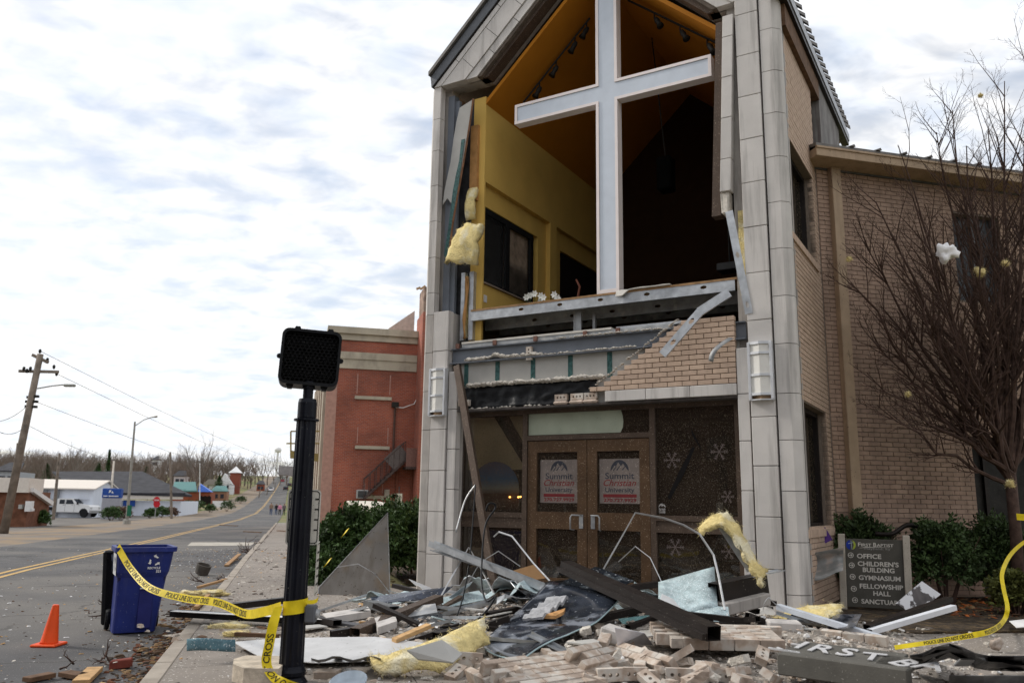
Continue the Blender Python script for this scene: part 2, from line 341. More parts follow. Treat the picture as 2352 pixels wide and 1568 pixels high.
WL = M('white_road_paint', (.62, .6, .56), .85, var=.1, scale=3, bump=.1, col2=(.3, .28, .26), c2=(5, .52, .7))
for dw in (-.13, .13): strip('centre_line', -5.35+dw-.055, -5.35+dw+.055, [-10]+[x for x in SL if 0 <= x < 500], .005, YL)
mb = MB(); pa = [(0, -.06), (1.5, -.06), (1.5, -.32), (2.7, 0), (1.5, .32), (1.5, .06), (0, .06)]
pc = S(19.4, -6.9); mb.add([pc+SD*a+WD*b+UP*.006 for a, b in pa], [list(range(len(pa)))]); ob('painted_arrow', mb, WL, kind='structure')
mb = MB(); bar = [G(x, y, -.07) for x, y in ((440, 1240), (590, 1240), (575, 1249), (430, 1250))]
for q in bar: q.z = zt(q.dot(SD))+.006
mb.add(bar, [(3, 2, 1, 0)]); ob('painted_bar', mb, M('pale_bar', (.40, .37, .32), .9, var=.12, scale=2), kind='structure')
# kerb stones
kb = tag(empty('kerb', S(10, KW, 0)), kind='structure'); s_ = 2.0; k = 0
while s_ < 70:
    mb = MB(); ln = 3.0 if s_ < 30 else 8
    mb.box(S(s_+ln/2, KW+.075, zt(s_)+.06), .075, ln/2-.006, .068, WD, SD, UP, .012); ob('kerb_stone', mb, KERB, kb); s_ += ln
# pavement slabs
pv = tag(empty('pavement', S(10, 0, 0)), kind='structure')
SLAB = CONC
ss = [2.0, 3.9, 5.8, 7.7, 9.6, 11.5, 13.4, 15.3, 17.2, 19.1, 21, 23, 25, 28, 32, 37, 43, 50, 60, 75]
wsl = [-.88, 1.0, 3.0, 5.2, 7.5]
for i in range(len(ss)-1):
    for j in range(len(wsl)-1):
        if ss[i] > 13 and j > 0: continue
        mb = MB(); a, b, c, d = ss[i]+.005, ss[i+1]-.005, wsl[j]+.005, wsl[j+1]-.005
        top = [S(a, c, zs(a, c)), S(a, d, zs(a, d)), S(b, d, zs(b, d)), S(b, c, zs(b, c))]
        mb.prism([p-UP*.11 for p in top], UP*.11)
        for q in range(4): mb.v[-4+q] = mb.v[-4+q]
        me = mb; me.v = [V((p.x, p.y, p.z)) for p in me.v]
        ob('paving_slab', mb, SLAB, pv)
# mulch bed in front of the hall
mb = MB(); bed = [(1850, 1412), (2010, 1452), (2352, 1448), (2500, 1440)]
pts = [G(x, y, .28) for x, y in bed]; pts += [H(6, .3, .28), H(-.5, .3, .28)]
mb.prism([p-UP*.1 for p in pts], UP*.1); ob('planting_bed', mb, M('mulch', (.055, .042, .03), .95, var=.5, scale=14, bump=.8, bscale=40, bdist=.04, col2=(.13, .09, .05), c2=(9, .5, .65)), kind='structure')
mb = MB(); pts = [S(13.9, 1.9, .2), S(13.9, 5, .2), S(27, 5, .2), S(27, 1.9, .2)]; mb.prism(pts, UP*.06); ob('hedge_bed', mb, MATS['mulch'], kind='structure')
# ------------------------------------------------------------------ church entrance
ch = empty('church_entrance', F(2.4, 1, .25), 'storm torn church entrance gable of pale stone with its upper front wall ripped open', 'church')
ch['kind'] = 'thing'; del ch['kind']
ca, sa = math.cos(R(43.8)), math.sin(R(43.8)); UM = 2.39
def rk(t, d, side=1):
    u = 5.26-ca*t-sa*d; z = 8.52+sa*t-ca*d
    return (u if side > 0 else 2*UM-u, z)
def stones(par, u0, u1, v0, v1, zs_, mat=STONE, drift=None, gap=.004, bev=.005):
    for a, b in zip(zs_, zs_[1:]):
        mb = MB(); d = random.uniform(-.002, .002)
        if drift: du0 = drift(a); du1 = drift(b)
        else: du0 = du1 = 0
        lo, hi = min(a, b)+gap, max(a, b)-gap
        mb.fbox(u0-gap if u0 > u1 else u0+gap, u1+gap if u0 > u1 else u1-gap, v0+d, v1+d, lo, hi, bev=bev)
        if drift:
            for p in mb.v: p += U*drift(p.z)
        ob('stone_block', mb, mat, par)
def cham(par, side, zs_, mat):            # outer pillar stones with a cut corner
    for a, b in zip(zs_, zs_[1:]):
        lo, hi = min(a, b)+.004, max(a, b)-.004
        if side < 0: pl = [(-.17, 0), (-.33, 0), (-.42, .09), (-.42, .2), (-.17, .2)]
        else: pl = [(5.07, 0), (5.205, 0), (5.29, .09), (5.29, .2), (5.07, .13)]
        mb = MB(); mb.prism([F(u, v+random.uniform(0, .002), lo) for u, v in pl], UP*(hi-lo)); ob('stone_block', mb, mat, par)
# right pillar
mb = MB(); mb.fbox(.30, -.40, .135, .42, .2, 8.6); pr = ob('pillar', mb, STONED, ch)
zc_ = [.2, .78, 1.39, 2.0, 2.6, 3.21, 3.825, 4.445, 5.06, 5.67, 6.28, 6.89, 7.49, 8.10, 8.62]
stones(pr, .155, -.15, -.012, .13, zc_)
zi = [.2, .5, 1.1, 1.70, 2.31, 2.90, 3.49]
stones(pr, .32, .17, .004, .13, zi)
cham(pr, -1, [.2, .5, 1.1, 1.70, 2.31, 2.88, 3.5, 4.11, 4.73, 5.35, 5.97, 6.58, 7.18, 7.79, 8.4, 8.9], STONE)
# loosened inner stones swinging out at the foot
stones(pr, .31, .16, -.03, .12, [8.14, 7.82, 7.23, 6.64, 6.055, 5.6], drift=lambda z: .048*(8.15-z)+.01)
mb = MB()
mb.fbox(.31, .43, .03, .2, 5.3, 8.1)
for p in mb.v: p += U*(.052*(8.1-p.z))
ob('window_frame', mb, ALU, ch)
mb = MB(); mb.fbox(.19, .30, .0, .2, 5.30, 5.62, bev=.02)
for p in mb.v: p += U*.14+V((random.uniform(-.012, .012),)*3)
ob('stone_stub', mb, MORTL, pr)
mb = MB(); mb.fbox(.17, .25, .11, .2, 4.2, 5.35); ob('insulation', mb, INSUL, ch)
# left pillar
mb = MB(); mb.fbox(5.20, 4.98, .21, .42, .2, 8.5); mb.fbox(5.06, 4.60, .135, .42, .2, 3.45); mb.fbox(5.06, 4.78, .135, .42, 3.45, 4.44); pl_ = ob('pillar', mb, STONED, ch)
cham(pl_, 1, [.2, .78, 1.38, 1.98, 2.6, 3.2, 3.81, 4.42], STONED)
cham(pl_, 1, [4.42, 4.78, 5.37, 5.98, 6.59, 7.2, 7.76, 8.33], STONE)
stones(pl_, 5.06, 4.765, -.012, .13, [.2, .75, 1.37, 1.98, 2.6, 3.2, 3.82, 4.455])
stones(pl_, 4.745, 4.585, .004, .13, [.2, .5, 1.1, 1.7, 2.3, 2.90, 3.485])
# gable rakes
gb = None
for side in (1, -1):
    n_ = MB()
    def pl2(d0, d1, t0, t1, v0, v1, cut=True):
        def tb(d): return (-.19+ca*d)/sa
        a0, a1 = (max(tb(d0), -sa*d0/ca), max(tb(d1), -sa*d1/ca)) if cut else (t0, t0)
        P4 = [rk(a0, d0, side), rk(t1, d0, side), rk(t1, d1, side), rk(a1, d1, side)]
        m2 = MB(); m2.prism([F(u, v0, z) for u, z in P4], NN*(v1-v0)); return m2
    TA = 3.87
    gb = ob('gable_backing', pl2(.16, .84, 0, TA+.3, .14, .4), STONED, ch)
    m2 = pl2(0, .155, 0, TA, -.05, .1); ob('roof_fascia', m2, M('grey_fascia', (.12, .125, .135), .5, .3, var=.1), ch)
    m2 = pl2(.10, .175, 0, TA, -.03, .11); ob('drip_edge', m2, ALUD, ch)
    for (d0, d1, v0, ln) in ((.18, .27, -.02, 1.1), (.275, .60, -.012, .62), (.605, .75, .01, .62)):
        t_ = (-.19+ca*(d0+d1)/2)/sa; first = True; off = random.uniform(.3, .6)
        while t_ < TA:
            t1 = min(TA, t_+(off if first else ln)); a = t_+.004; b = t1-.004
            P4 = [rk(a, d0+.003, side), rk(b, d0+.003, side), rk(b, d1-.003, side), rk(a, d1-.003, side)]
            if first:
                P4[0] = rk(max((-.19+ca*d0)/sa, -sa*d0/ca+.03), d0, side); P4[3] = rk((-.19+ca*d1)/sa, d1, side)
            m2 = MB(); m2.prism([F(u, v0, z) for u, z in P4], NN*.15); ob('stone_block', m2, STONE, gb); t_ = t1; first = False
    m2 = pl2(.75, .80, 0, TA+.2, .03, .3); ob('soffit_trim', m2, M('brown_trim', (.12, .095, .075), .7, var=.2, scale=8), ch)
    m2 = pl2(.79, .86, 0, TA+.2, .10, .3); ob('soffit_trim', m2, ALU, ch)
    # roof slope
    mb = MB(); P = [rk(0, -.02, side), rk(TA+.12, -.02, side)]
    mb.prism([F(P[0][0], -.1, P[0][1]), F(P[1][0], -.1, P[1][1]), F(P[1][0], 5.4, P[1][1]), F(P[0][0], 5.4, P[0][1])], UP*.07)
    rf = ob('roof', mb, M('roof_metal', (.16, .15, .14), .5, .4, var=.15), ch)
    if side < 0:
        for i in range(24):
            v = .05+i*.232; m2 = MB(); u0, z0 = rk(-.03, -.09, side); u1, z1 = rk(1.2, -.09, side)
            m2.prism([F(u0, v-.04, z0-.02), F(u0, v+.04, z0-.02), F(u0, v, z0+.045)], (F(u1, v, z1)-F(u0, v, z0))); ob('roof_rib', m2, MATS['roof_metal'], rf)
m2 = MB(); m2.fbox(-.40, -.52, -.12, 5.4, 8.22, 8.30); ob('gutter', m2, ALUD, rf)
m2 = MB(); m2.fbox(-.50, -.535, -.12, 5.4, 8.30, 8.44); ob('gutter', m2, M('gutter_lip', (.3, .31, .33), .4, .5, var=.1), rf)
m2 = MB(); m2.fbox(-.2, -.47, .2, 2.62, 7.9, 8.22); ob('soffit', m2, WOODD, ch)
m2 = MB(); m2.fbox(-.2, -.46, 2.64, 4.6, 6.6, 8.22); ob('wood_siding', m2, M('grey_siding', (.20, .19, .18), .85, var=.2, scale=3, streak=((.09, .06, .06), .8, 12)), ch)
# brick side wall of the entrance
def bricks(frame, par, mat, runs, course, pitch, z0, n_ind, depth=.09, jt=.0097, u_at=None, ex=U, ey=NN, stuffname='brick_rest', seed=3, back_z=None):
    """runs: f(z)->list of (a0,a1); individual bricks for the first n_ind, the rest joined"""
    rnd = random.Random(seed); bh = course-jt; cnt = 0; rest = MB(); k = 0; cache = {}
    zlist = []; z = z0
    while True:
        r_ = runs(z+course/2)
        if r_ is None: break
        off = (k % 2)*pitch/2
        for a0, a1 in r_:
            x = a0-((a0-off) % pitch) if False else a0
            i0 = math.floor((a0-off)/pitch)
            x = off+i0*pitch
            while x < a1-.002:
                l, r = max(a0, x), min(a1, x+pitch)-jt
                if r-l > .02: zlist.append((l, r, z, z+bh))
                x += pitch
        z += course; k += 1
    return zlist
def put_bricks(lst, fr, ex, ey, par, mat, n_ind, key, depth=.09, rest_kind='stuff', proud=0):
    lst = sorted(lst, key=key); meshes = {}
    for i, (l, r, a, b) in enumerate(lst):
        if i < n_ind:
            kk = (round(r-l, 3), round(b-a, 3), id(par))
            if kk not in meshes:
                m2 = MB(); m2.box((0, 0, 0), (r-l)/2, depth/2, (b-a)/2, ex, ey, UP, .003); me = bpy.data.meshes.new('brick'); me.from_pydata(m2.v, [], m2.f); me.materials.append(mat); meshes[kk] = me
            mk('brick', meshes[kk], None, par, fr((l+r)/2, depth/2+random.uniform(-.0015, .0015)+proud, (a+b)/2))
        else:
            if i == n_ind: rest = MB()
            rest.box(fr((l+r)/2, depth/2+random.uniform(-.0015, .0015)+proud, (a+b)/2), (r-l)/2, depth/2, (b-a)/2, ex, ey, UP)
    if len(lst) > n_ind: ob('brick_courses', rest, mat, par, kind=rest_kind)
CO, PT = .0677, .2035
SWU = -.40
def SWF(v, d, z): return F(SWU+d, v, z)       # side wall: position along v, depth inwards (+u)
mb = MB(); 
def wall_panels(mbx, fr, ex, ey, a0, a1, z0, z1, holes, th, d0):
    xs = sorted({a0, a1, *[h[0] for h in holes], *[h[1] for h in holes]}); zs2 = sorted({z0, z1, *[h[2] for h in holes], *[h[3] for h in holes]})
    for x0, x1 in zip(xs, xs[1:]):
        for y0, y1 in zip(zs2, zs2[1:]):
            if any(h[0] <= x0 and x1 <= h[1] and h[2] <= y0 and y1 <= h[3] for h in holes): continue
            mbx.box(fr((x0+x1)/2, d0+th/2, (y0+y1)/2), (x1-x0)/2, th/2, (y1-y0)/2, ex, ey, UP)
SH = [(.2, 1.98, 5.0, 6.36), (.2, 1.98, 1.25, 2.82)]
wall_panels(mb, SWF, NN, U, .14, 2.3, .2, 7.95, SH, .2, .012); sw = ob('side_wall', mb, MORT, ch)
def runs_s(z):
    if z > 7.93: return None
    for h in SH:
        if h[2] < z < h[3]: return [(1.98, 2.26)]
    return [(.15, 2.26)]
bl = bricks(None, None, None, runs_s, CO, PT, .2, 0)
put_bricks(bl, SWF, NN, U, sw, BRICK, 190, lambda q: abs(q[2]-4.2)+.2*q[0], depth=.08)
for (a, b, c, d) in SH:                       # window units in the side wall
    m2 = MB(); 
    m2.box(SWF((a+b)/2, .17, c+.03), (b-a)/2, .05, .03, NN, U, UP); m2.box(SWF((a+b)/2, .17, d-.03), (b-a)/2, .05, .03, NN, U, UP)
    for x in (a+.03, (a+b)/2, b-.03): m2.box(SWF(x, .17, (c+d)/2), .03, .049, (d-c)/2-.06, NN, U, UP)
    wf = ob('window', m2, ALUD, ch)
    m2 = MB(); m2.box(SWF((a+b)/2, .19, (c+d)/2), (b-a)/2, .006, (d-c)/2, NN, U, UP); ob('pane', m2, glass('dark_pane', (.10, .09, .07), .35, (.28, .22, .15), .03, 60, .60), wf)
    i = 0; x = a-.02
    sl = mb
    while x < b: 
        m2 = MB(); m2.box(SWF(x+.032, .07, c-.055), .0305, .095, .05, NN, U, UP, .003); ob('sill_brick', m2, BRICK, sw); x += .0677
m2 = MB(); m2.fbox(-.415, -.33, .205, .26, .2, 7.95); ob('corner_trim', m2, ALUD, ch)
# far side and back shell that keeps daylight out
m2 = MB(); m2.fbox(5.2, 5.0, .43, 5.4, .2, 8.3); m2.fbox(-.10, .1, 2.4, 5.4, .2, 8.3); m2.fbox(5.2, -.2, 5.2, 5.4, .2, 8.3)
m2.prism([F(5.2, 5.2, 8.3), F(-.4, 5.2, 8.3), F(2.39, 5.2, 11.2)], NN*.2); ob('outer_wall', m2, BRICK, ch)
# ---- upper room
m2 = MB(); m2.fbox(4.35, 4.58, .28, 5.15, 6.62, 8.1)                     # left wall above the ledge
m2.fbox(4.35, 4.58, .28, .32, 3.95, 6.62); m2.fbox(4.44, 4.58, .32, 5.15, 4.45, 4.97); m2.fbox(4.44, 4.58, .32, 5.15, 6.26, 6.62)
m2.fbox(4.44, 4.58, 2.27, 2.58, 4.97, 6.26); m2.fbox(4.35, 4.58, 2.58, 2.84, 4.45, 6.62); m2.fbox(4.44, 4.58, 2.84, 3.15, 4.97, 6.26)
m2.fbox(4.35, 4.58, .32, .33, 3.95, 4.45)
ob('inner_wall', m2, YEL, ch)
m2 = MB(); m2.fbox(4.50, 4.58, 3.15, 5.15, 4.45, 6.76); m2.fbox(.12, .30, .45, 5.15, 4.45, 8.1); ob('inner_wall', m2, DARK, ch); m2 = MB(); m2.prism([F(u, 5.0, z) for u, z in ((4.4, 4.45), (.2, 4.45), (.2, 8.15), (2.39, 10.1), (4.4, 8.15))], NN*.15); ob('back_wall', m2, M('brown_shadow_paint', (.035, .016, .006), .9, var=.1), ch)  # dark brown back wall carries the deep room's shade in its colour
m2 = MB()
for side in (1, -1):
    u0 = 4.36 if side > 0 else .28
    m2.prism([F(u0, .28, 7.95), F(2.39, .28, 9.82), F(2.39, 5.1, 9.82), F(u0, 5.1, 7.95)], UP*.08)
ob('ceiling', m2, M('shaded_mustard', (.46, .175, .014), .75, var=.05, scale=2), ch)  # orange-brown puts dim bounced light into the yellow ceiling's colour
m2 = MB(); m2.fbox(.3, 4.45, .12, 5.1, 4.425, 4.455); ob('floor', m2, M('subfloor', (.30, .18, .09), .8, var=.2, scale=10), ch)
m2 = MB(); m2.fbox(.3, 4.36, .20, 5.1, 4.456, 4.462); ob('carpet', m2, DARK, ch)
# inner window with blinds
m2 = MB(); m2.fbox(4.45, 4.5, .34, .42, 4.98, 6.25); m2.fbox(4.45, 4.5, 1.17, 1.29, 4.98, 6.25); m2.fbox(4.45, 4.5, 2.02, 2.12, 4.98, 6.25); m2.fbox(4.452, 4.498, .42, 2.1, 6.16, 6.25); m2.fbox(4.452, 4.498, .42, 2.1, 4.98, 5.03)
iw = ob('inner_window', m2, M('black_frame', (.012, .012, .013), .5, bump=0), ch)
for i in range(52):
    z = 5.05+i*.0213; m2 = MB(); m2.box(F(4.47, .80, z), .37, .009, .0012, NN, (U+UP*.7).normalized(), UP); ob('blind_slat', m2, M('blind_slat', (.10, .10, .10), .5, bump=0), iw)
    if i < 24: m2 = MB(); m2.box(F(4.47, 1.65, z), .37, .009, .0012, NN, (U+UP*.7).normalized(), UP); ob('blind_slat', m2, MATS['blind_slat'], iw)
m2 = MB(); m2.fbox(4.53, 4.536, .4, 1.2, 5, 6.2); ob('pane', m2, glass('inner_pane', (.12, .12, .13)), iw)
m2 = MB(); m2.fbox(4.53, 4.536, 1.27, 2.05, 5, 6.2); ob('pane', m2, M('reflecting_pane', (.3, .23, .17), .6, var=.35, scale=6, bump=0), iw)
m2 = MB(); m2.fbox(4.40, 4.46, .33, 2.27, 4.955, 4.98); ob('window_sill', m2, M('sill_brown', (.25, .2, .16), .6), iw)
m2 = MB(); m2.fbox(4.43, 4.44, .47, .56, 4.66, 4.78, bev=.003); ob('wall_switch', m2, WHITE, ch)
# ---- damaged band: beams, studs, sheathing, lintel
bp = []
L = 4.12; hl = [circ(x, .09, .045, 8, .024) for x in (.9, 1.55, 2.2, 2.9, 3.7)]
me_ = curve2d([rect(0, 0, L, .17)]+hl, .003)
m2 = MB(); m2.place(me_, F(4.45, .13, 4.28), -U, UP); m2.fbox(4.45, .33, .133, .19, 4.445, 4.449); m2.fbox(4.45, .33, .133, .19, 4.28, 4.284)
ob('rim_joist', m2, GALV, ch)
m2 = MB(); m2.place(me_, F(4.45, .55, 4.2), -U, UP); m2.fbox(4.45, .33, .553, .61, 4.2, 4.204); ob('joist', m2, GALVD, ch)
m2 = MB(); m2.place(me_, F(4.45, 1.0, 4.2), -U, UP); ob('joist', m2, GALVD, ch)
m2 = MB(); m2.fbox(4.55, 1.15, .05, .2, 3.845, 3.90); ob('bottom_track', m2, GALVD, ch)
m2 = MB(); m2.fbox(4.55, 2.05, .04, .21, 3.905, 3.935); ob('sill_board', m2, M('pale_board', (.55, .52, .47), .8, var=.1), ch)
m2 = MB(); m2.fbox(2.0, 1.05, .10, .2, 3.905, 3.945); ob('track_end', m2, GALV, ch)
for u in (4.62, 3.95, 3.25, 2.45, 1.95): m2 = MB(); m2.fbox(u-.03, u+.03, .025, .06, 3.84, 3.915); ob('clip', m2, M('rusty_clip', (.16, .08, .06), .7, var=.3, scale=20), ch)
m2 = MB(); m2.fbox(4.75, .2, .10, .115, 3.62, 3.84); m2.fbox(4.75, .2, .02, .2, 3.605, 3.62); m2.fbox(4.75, .2, .05, .2, 3.828, 3.843); ob('steel_beam', m2, STEEL, ch)
m2 = MB(); m2.fbox(4.6, .3, .12, .14, 2.9, 3.605); ob('sheathing', m2, BOARD, ch)
for u in (3.94, 3.33, 2.72, 2.11, 4.5): m2 = MB(); m2.fbox(u-.037, u+.037, .114, .12, 3.25, 3.60); ob('seam_tape', m2, GREEN, ch)
m2 = MB(); m2.fbox(4.6, .3, .02, .25, 2.86, 2.885); m2.fbox(4.6, .3, .2, .215, 2.885, 2.95); ob('steel_lintel', m2, M('rust_lintel', (.07, .06, .055), .7, var=.3, scale=20), ch)
# crumpled membrane
gr = []
for j in range(9):
    row = []
    for i in range(61):
        u = 4.52-i*.037; q = j/8
        wv = .035*noise.noise(V((u*6, q*5, 1)))+.02*noise.noise(V((u*17, q*9, 4)))
        row.append(F(u, .095-.055*(q > .85)*0+wv-.06*max(0, .25-q)*2, 2.9+.33*q+.02*noise.noise(V((u*5, 0, 2)))))
    gr.append(row)
m2 = MB(); m2.sheet(gr, .002); ob('torn_membrane', m2, MEMB, ch, smooth=True)
def lumps(name, u0, u1, zf, vmid, n, r0, r1, par, mat, seed):
    rn = random.Random(seed); m2 = MB()
    for i in range(n):
        u = u0+(u1-u0)*rn.random(); r = rn.uniform(r0, r1); c = F(u, vmid+rn.uniform(-.03, .03), zf(u)+r*.4)
        vs_ = [V(p) for p in ((1, 0, 0), (-1, 0, 0), (0, 1, 0), (0, -1, 0), (0, 0, 1), (0, 0, -.6), (.7, .7, .6), (-.7, .6, .5), (.6, -.7, .6), (-.7, -.7, .4))]
        bm = bmesh.new()
        for p in vs_: bm.verts.new(c+V((p.x*r*rn.uniform(.7, 1.5), p.y*r*rn.uniform(.6, 1.1), p.z*r*rn.uniform(.6, 1.1))))
        bmesh.ops.convex_hull(bm, input=bm.verts); bm.verts.index_update(); bm.verts.ensure_lookup_table()
        m2.add([v_.co.copy() for v_ in bm.verts], [[v_.index for v_ in f.verts] for f in bm.faces]); bm.free()
    return ob(name, m2, mat, par, kind='stuff')
lumps('mortar_crumbs', 4.45, 3.2, lambda u: 3.62+.05*math.exp(-((u-3.95)/.12)**2), .06, 150, .014, .055, ch, MORTL, 1)
lumps('mortar_crumbs', 3.2, 1.7, lambda u: 3.62, .05, 130, .008, .03, ch, MORTL, 2)
lumps('mortar_crumbs', 4.4, 2.2, lambda u: 3.225+.035*abs(noise.noise(V((u*3, 0, 0)))), .07, 380, .016, .055, ch, MORTL, 3)
lumps('mortar_crumbs', 4.4, 3.0, lambda u: 2.885, .07, 90, .008, .028, ch, MORTL, 4)
lumps('mortar_crumbs', 2.9, 1.3, lambda u: 3.84, .03, 150, .008, .02, ch, MORTL, 5)
# lintel stones and the surviving wedge of brickwork
for a, b in ((.325, .928), (.934, 1.537), (1.543, 2.13)): m2 = MB(); m2.fbox(a, b, -.012, .12, 2.892, 3.036, bev=.006); ob('lintel_stone', m2, STONE, ch)
m2 = MB(); prs = [(.33, 3.05), (2.2, 3.05), (2.1, 3.14), (1.0, 3.92), (.33, 3.92)]; m2.prism([F(u, .012, z) for u, z in prs], NN*.07); bpn = ob('brick_panel', m2, MORT, ch)
lst = []
for k in range(13):
    z = 3.045+k*CO; lim = 2.36-k*.1017*1.0
    x = .325+(.0 if k % 2 else -.1017)
    while x < lim-.06:
        l = max(x, .325); r = min(x+PT, 2.37)-.0097
        if r <= lim+.06 and r-l > .03: lst.append((l, r, z, z+CO-.0097))
        x += PT
put_bricks(lst, F, U, NN, bpn, BRICK, 999, lambda q: q[2], depth=.085, proud=-.004)
lumps('mortar_crumbs', 2.36, 1.08, lambda u: 3.03+(2.36-u)*.675+.045, .03, 120, .006, .022, ch, MORTL, 6)
holes3 = [circ(x, 0, .014, 10) for x in (-.052, 0, .052)]
cored = curve2d([rect(-.097, -.045, .097, .045)]+holes3, .0285)
CORED = bpy.data.meshes.new('cored_brick'); CORED.from_pydata(cored[0], [], cored[1]); CORED.materials.append(DUSTB)
BRK = MB().box((0, 0, 0), .097, .045, .0285, bev=.004); BR = bpy.data.meshes.new('loose_brick'); BR.from_pydata(BRK.v, [], BRK.f); BR.materials.append(DUSTB)
def face_rot(ex, ey): return Matrix((ex, ey, ex.cross(ey))).transposed().to_euler()
for u in (2.83, 2.58, 2.37):      # bricks left standing on edge, cores facing out
    mk('standing_brick', CORED, None, ch, F(u, .06, 2.99), face_rot(-U, UP)); m2 = MB(); m2.fbox(u-.11, u+.11, -.0, .1, 2.888, 2.938, bev=.02); ob('mortar_bed', m2, M('pink_mortar', (.5, .4, .33), .9, var=.2, scale=14, bump=.5), ch)
mk('standing_brick', CORED, None, ch, F(4.47, .04, 2.99), face_rot(-U, UP)); mk('standing_brick', CORED, None, ch, F(3.36, .06, 3.67), face_rot(UP, U))
# storefront
gz = glass('store_glass', (.8, .77, .72), .26, (.36, .29, .22), .02, 85, .605, 1.0)
m2 = MB()
V0, V1 = .22, .32
def fr(u0, u1, z0, z1, v0=V0, v1=V1): m2.fbox(u0, u1, v0, v1, z0, z1)
fr(4.70, .36, 2.80, 2.86); fr(4.70, 4.60, .27, 2.80); fr(3.55, 3.475, .27, 2.80); fr(1.585, 1.51, .27, 2.80); fr(.43, .36, .27, 2.80); fr(3.475, 1.585, 2.41, 2.48)
fr(4.60, 3.55, 1.31, 1.38); fr(4.60, 3.55, 1.16, 1.24); fr(1.51, .43, 1.31, 1.38); fr(1.51, .43, 1.16, 1.24); fr(4.60, 3.55, .27, .42); fr(1.51, .43, .27, .42)
m2.fbox(4.6, 3.55, .24, .30, 1.24, 1.31); m2.fbox(1.51, .43, .24, .30, 1.24, 1.31)
sf = ob('storefront_frame', m2, ALU, ch)
for (a, b, c, d) in ((4.60, 3.55, 1.38, 2.80), (4.60, 3.55, .42, 1.16), (1.51, .43, 1.38, 2.80), (1.51, .43, .42, 1.16), (3.475, 1.585, 2.48, 2.80)):
    m2 = MB(); m2.fbox(a, b, .265, .271, c, d); ob('pane', m2, gz, sf)
hd = None
for (a, b, sg) in ((3.465, 2.525, 1), (2.515, 1.595, -1)):
    m2 = MB(); st = .145
    m2.fbox(a, a-st, .235, .30, .28, 2.40); m2.fbox(b+st, b, .235, .30, .28, 2.40); m2.fbox(a-st, b+st, .235, .30, 2.235, 2.40); m2.fbox(a-st, b+st, .235, .30, 1.165, 1.40); m2.fbox(a-st, b+st, .235, .30, .28, .5)
    dr = ob('door', m2, DOORM, ch)
    m2 = MB(); m2.fbox(a-st, b+st, .265, .271, 1.40, 2.235); ob('pane', m2, gz, dr)
    m2 = MB(); m2.fbox(a-st, b+st, .265, .271, .5, 1.165); ob('pane', m2, gz, dr)
    hu = 2.52+sg*.09
    m2 = MB(); m2.tube([F(hu, .235, 1.36), F(hu, .17, 1.36), F(hu+sg*.11, .16, 1.36), F(hu+sg*.13, .16, 1.33), F(hu+sg*.13, .16, 1.17), F(hu+sg*.11, .235, 1.16)], .011, 8); ob('handle', m2, GALVD, dr, smooth=True)
    m2 = MB(); m2.fbox(hu-.03, hu+.03, .228, .236, 1.18, 1.37); ob('push_plate', m2, GALVD, dr)
# lobby behind the glass
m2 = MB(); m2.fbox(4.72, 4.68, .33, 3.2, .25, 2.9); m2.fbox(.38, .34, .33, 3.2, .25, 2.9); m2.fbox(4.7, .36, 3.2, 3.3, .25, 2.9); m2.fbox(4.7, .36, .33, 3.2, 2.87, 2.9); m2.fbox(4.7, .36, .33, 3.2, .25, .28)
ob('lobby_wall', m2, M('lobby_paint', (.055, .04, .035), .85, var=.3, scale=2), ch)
# pale green sheet with one curved end, before the transom glass
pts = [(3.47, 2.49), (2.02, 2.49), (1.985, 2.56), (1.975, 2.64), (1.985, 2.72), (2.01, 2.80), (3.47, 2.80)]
m2 = MB(); m2.prism([F(u, .258, z) for u, z in pts], NN*.004); ob('transom_sheet', m2, M('pale_green_sheet', (.36, .39, .30), .5, var=.08, scale=4, speck=((.1, .1, .08), 70, .70)), ch)
# exposed corner above the left pillar: column, torn board, wood strip, insulation, studs
m2 = MB(); m2.fbox(5.02, 4.90, .16, .30, 4.4, 8.2); m2.fbox(4.90, 4.82, .2, .26, 4.4, 8.1); ob('steel_column', m2, STEEL, ch)
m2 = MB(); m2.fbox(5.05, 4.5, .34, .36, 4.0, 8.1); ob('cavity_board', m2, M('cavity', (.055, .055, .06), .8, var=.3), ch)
m2 = MB(); pts = [(4.74, 7.9), (4.50, 7.98), (4.52, 7.67), (4.57, 7.23), (4.66, 6.79), (4.72, 6.37), (4.80, 6.22), (4.87, 6.28), (4.93, 6.36), (5.02, 6.27), (4.99, 6.52), (4.89, 6.98), (4.84, 7.4), (4.80, 7.65)]
m2.prism([F(u, .08, z) for u, z in pts], NN*.013); tb_ = ob('torn_board', m2, BOARD, ch)
pts = [(4.61, 7.32), (4.68, 7.32), (4.71, 6.97), (4.77, 6.72), (4.82, 6.45), (4.88, 5.9), (4.95, 5.4), (4.88, 5.3), (4.80, 5.8), (4.74, 6.25), (4.69, 6.72)]
m2 = MB(); m2.prism([F(u, .068, z) for u, z in pts], NN*.006); ob('torn_tape', m2, GREEN, tb_)
m2 = MB(); m2.tube([F(4.46, .06, 7.98), F(4.51, .06, 7.6), F(4.59, .055, 7.05), F(4.69, .05, 6.46), F(4.78, .05, 5.95), F(4.86, .05, 5.28)], .02, 4); ob('wood_strip', m2, M('brown_wood', (.20, .10, .055), .8, var=.3, scale=15), ch)
m2 = MB(); m2.fbox(4.46, 4.60, .22, .30, 6.3, 7.6); ob('kraft_facing', m2, PAPER, ch)
gr = [[F(4.44+.17*j/4+.02*noise.noise(V((i, j, 0))), .16-.05*math.sin(i*.5)+.03*noise.noise(V((i*.7, j, 3))), 5.95+.07*i) for j in range(5)] for i in range(9)]
m2 = MB(); m2.sheet(gr, .06); ob('insulation_tuft', m2, INSUL, ch, smooth=True)
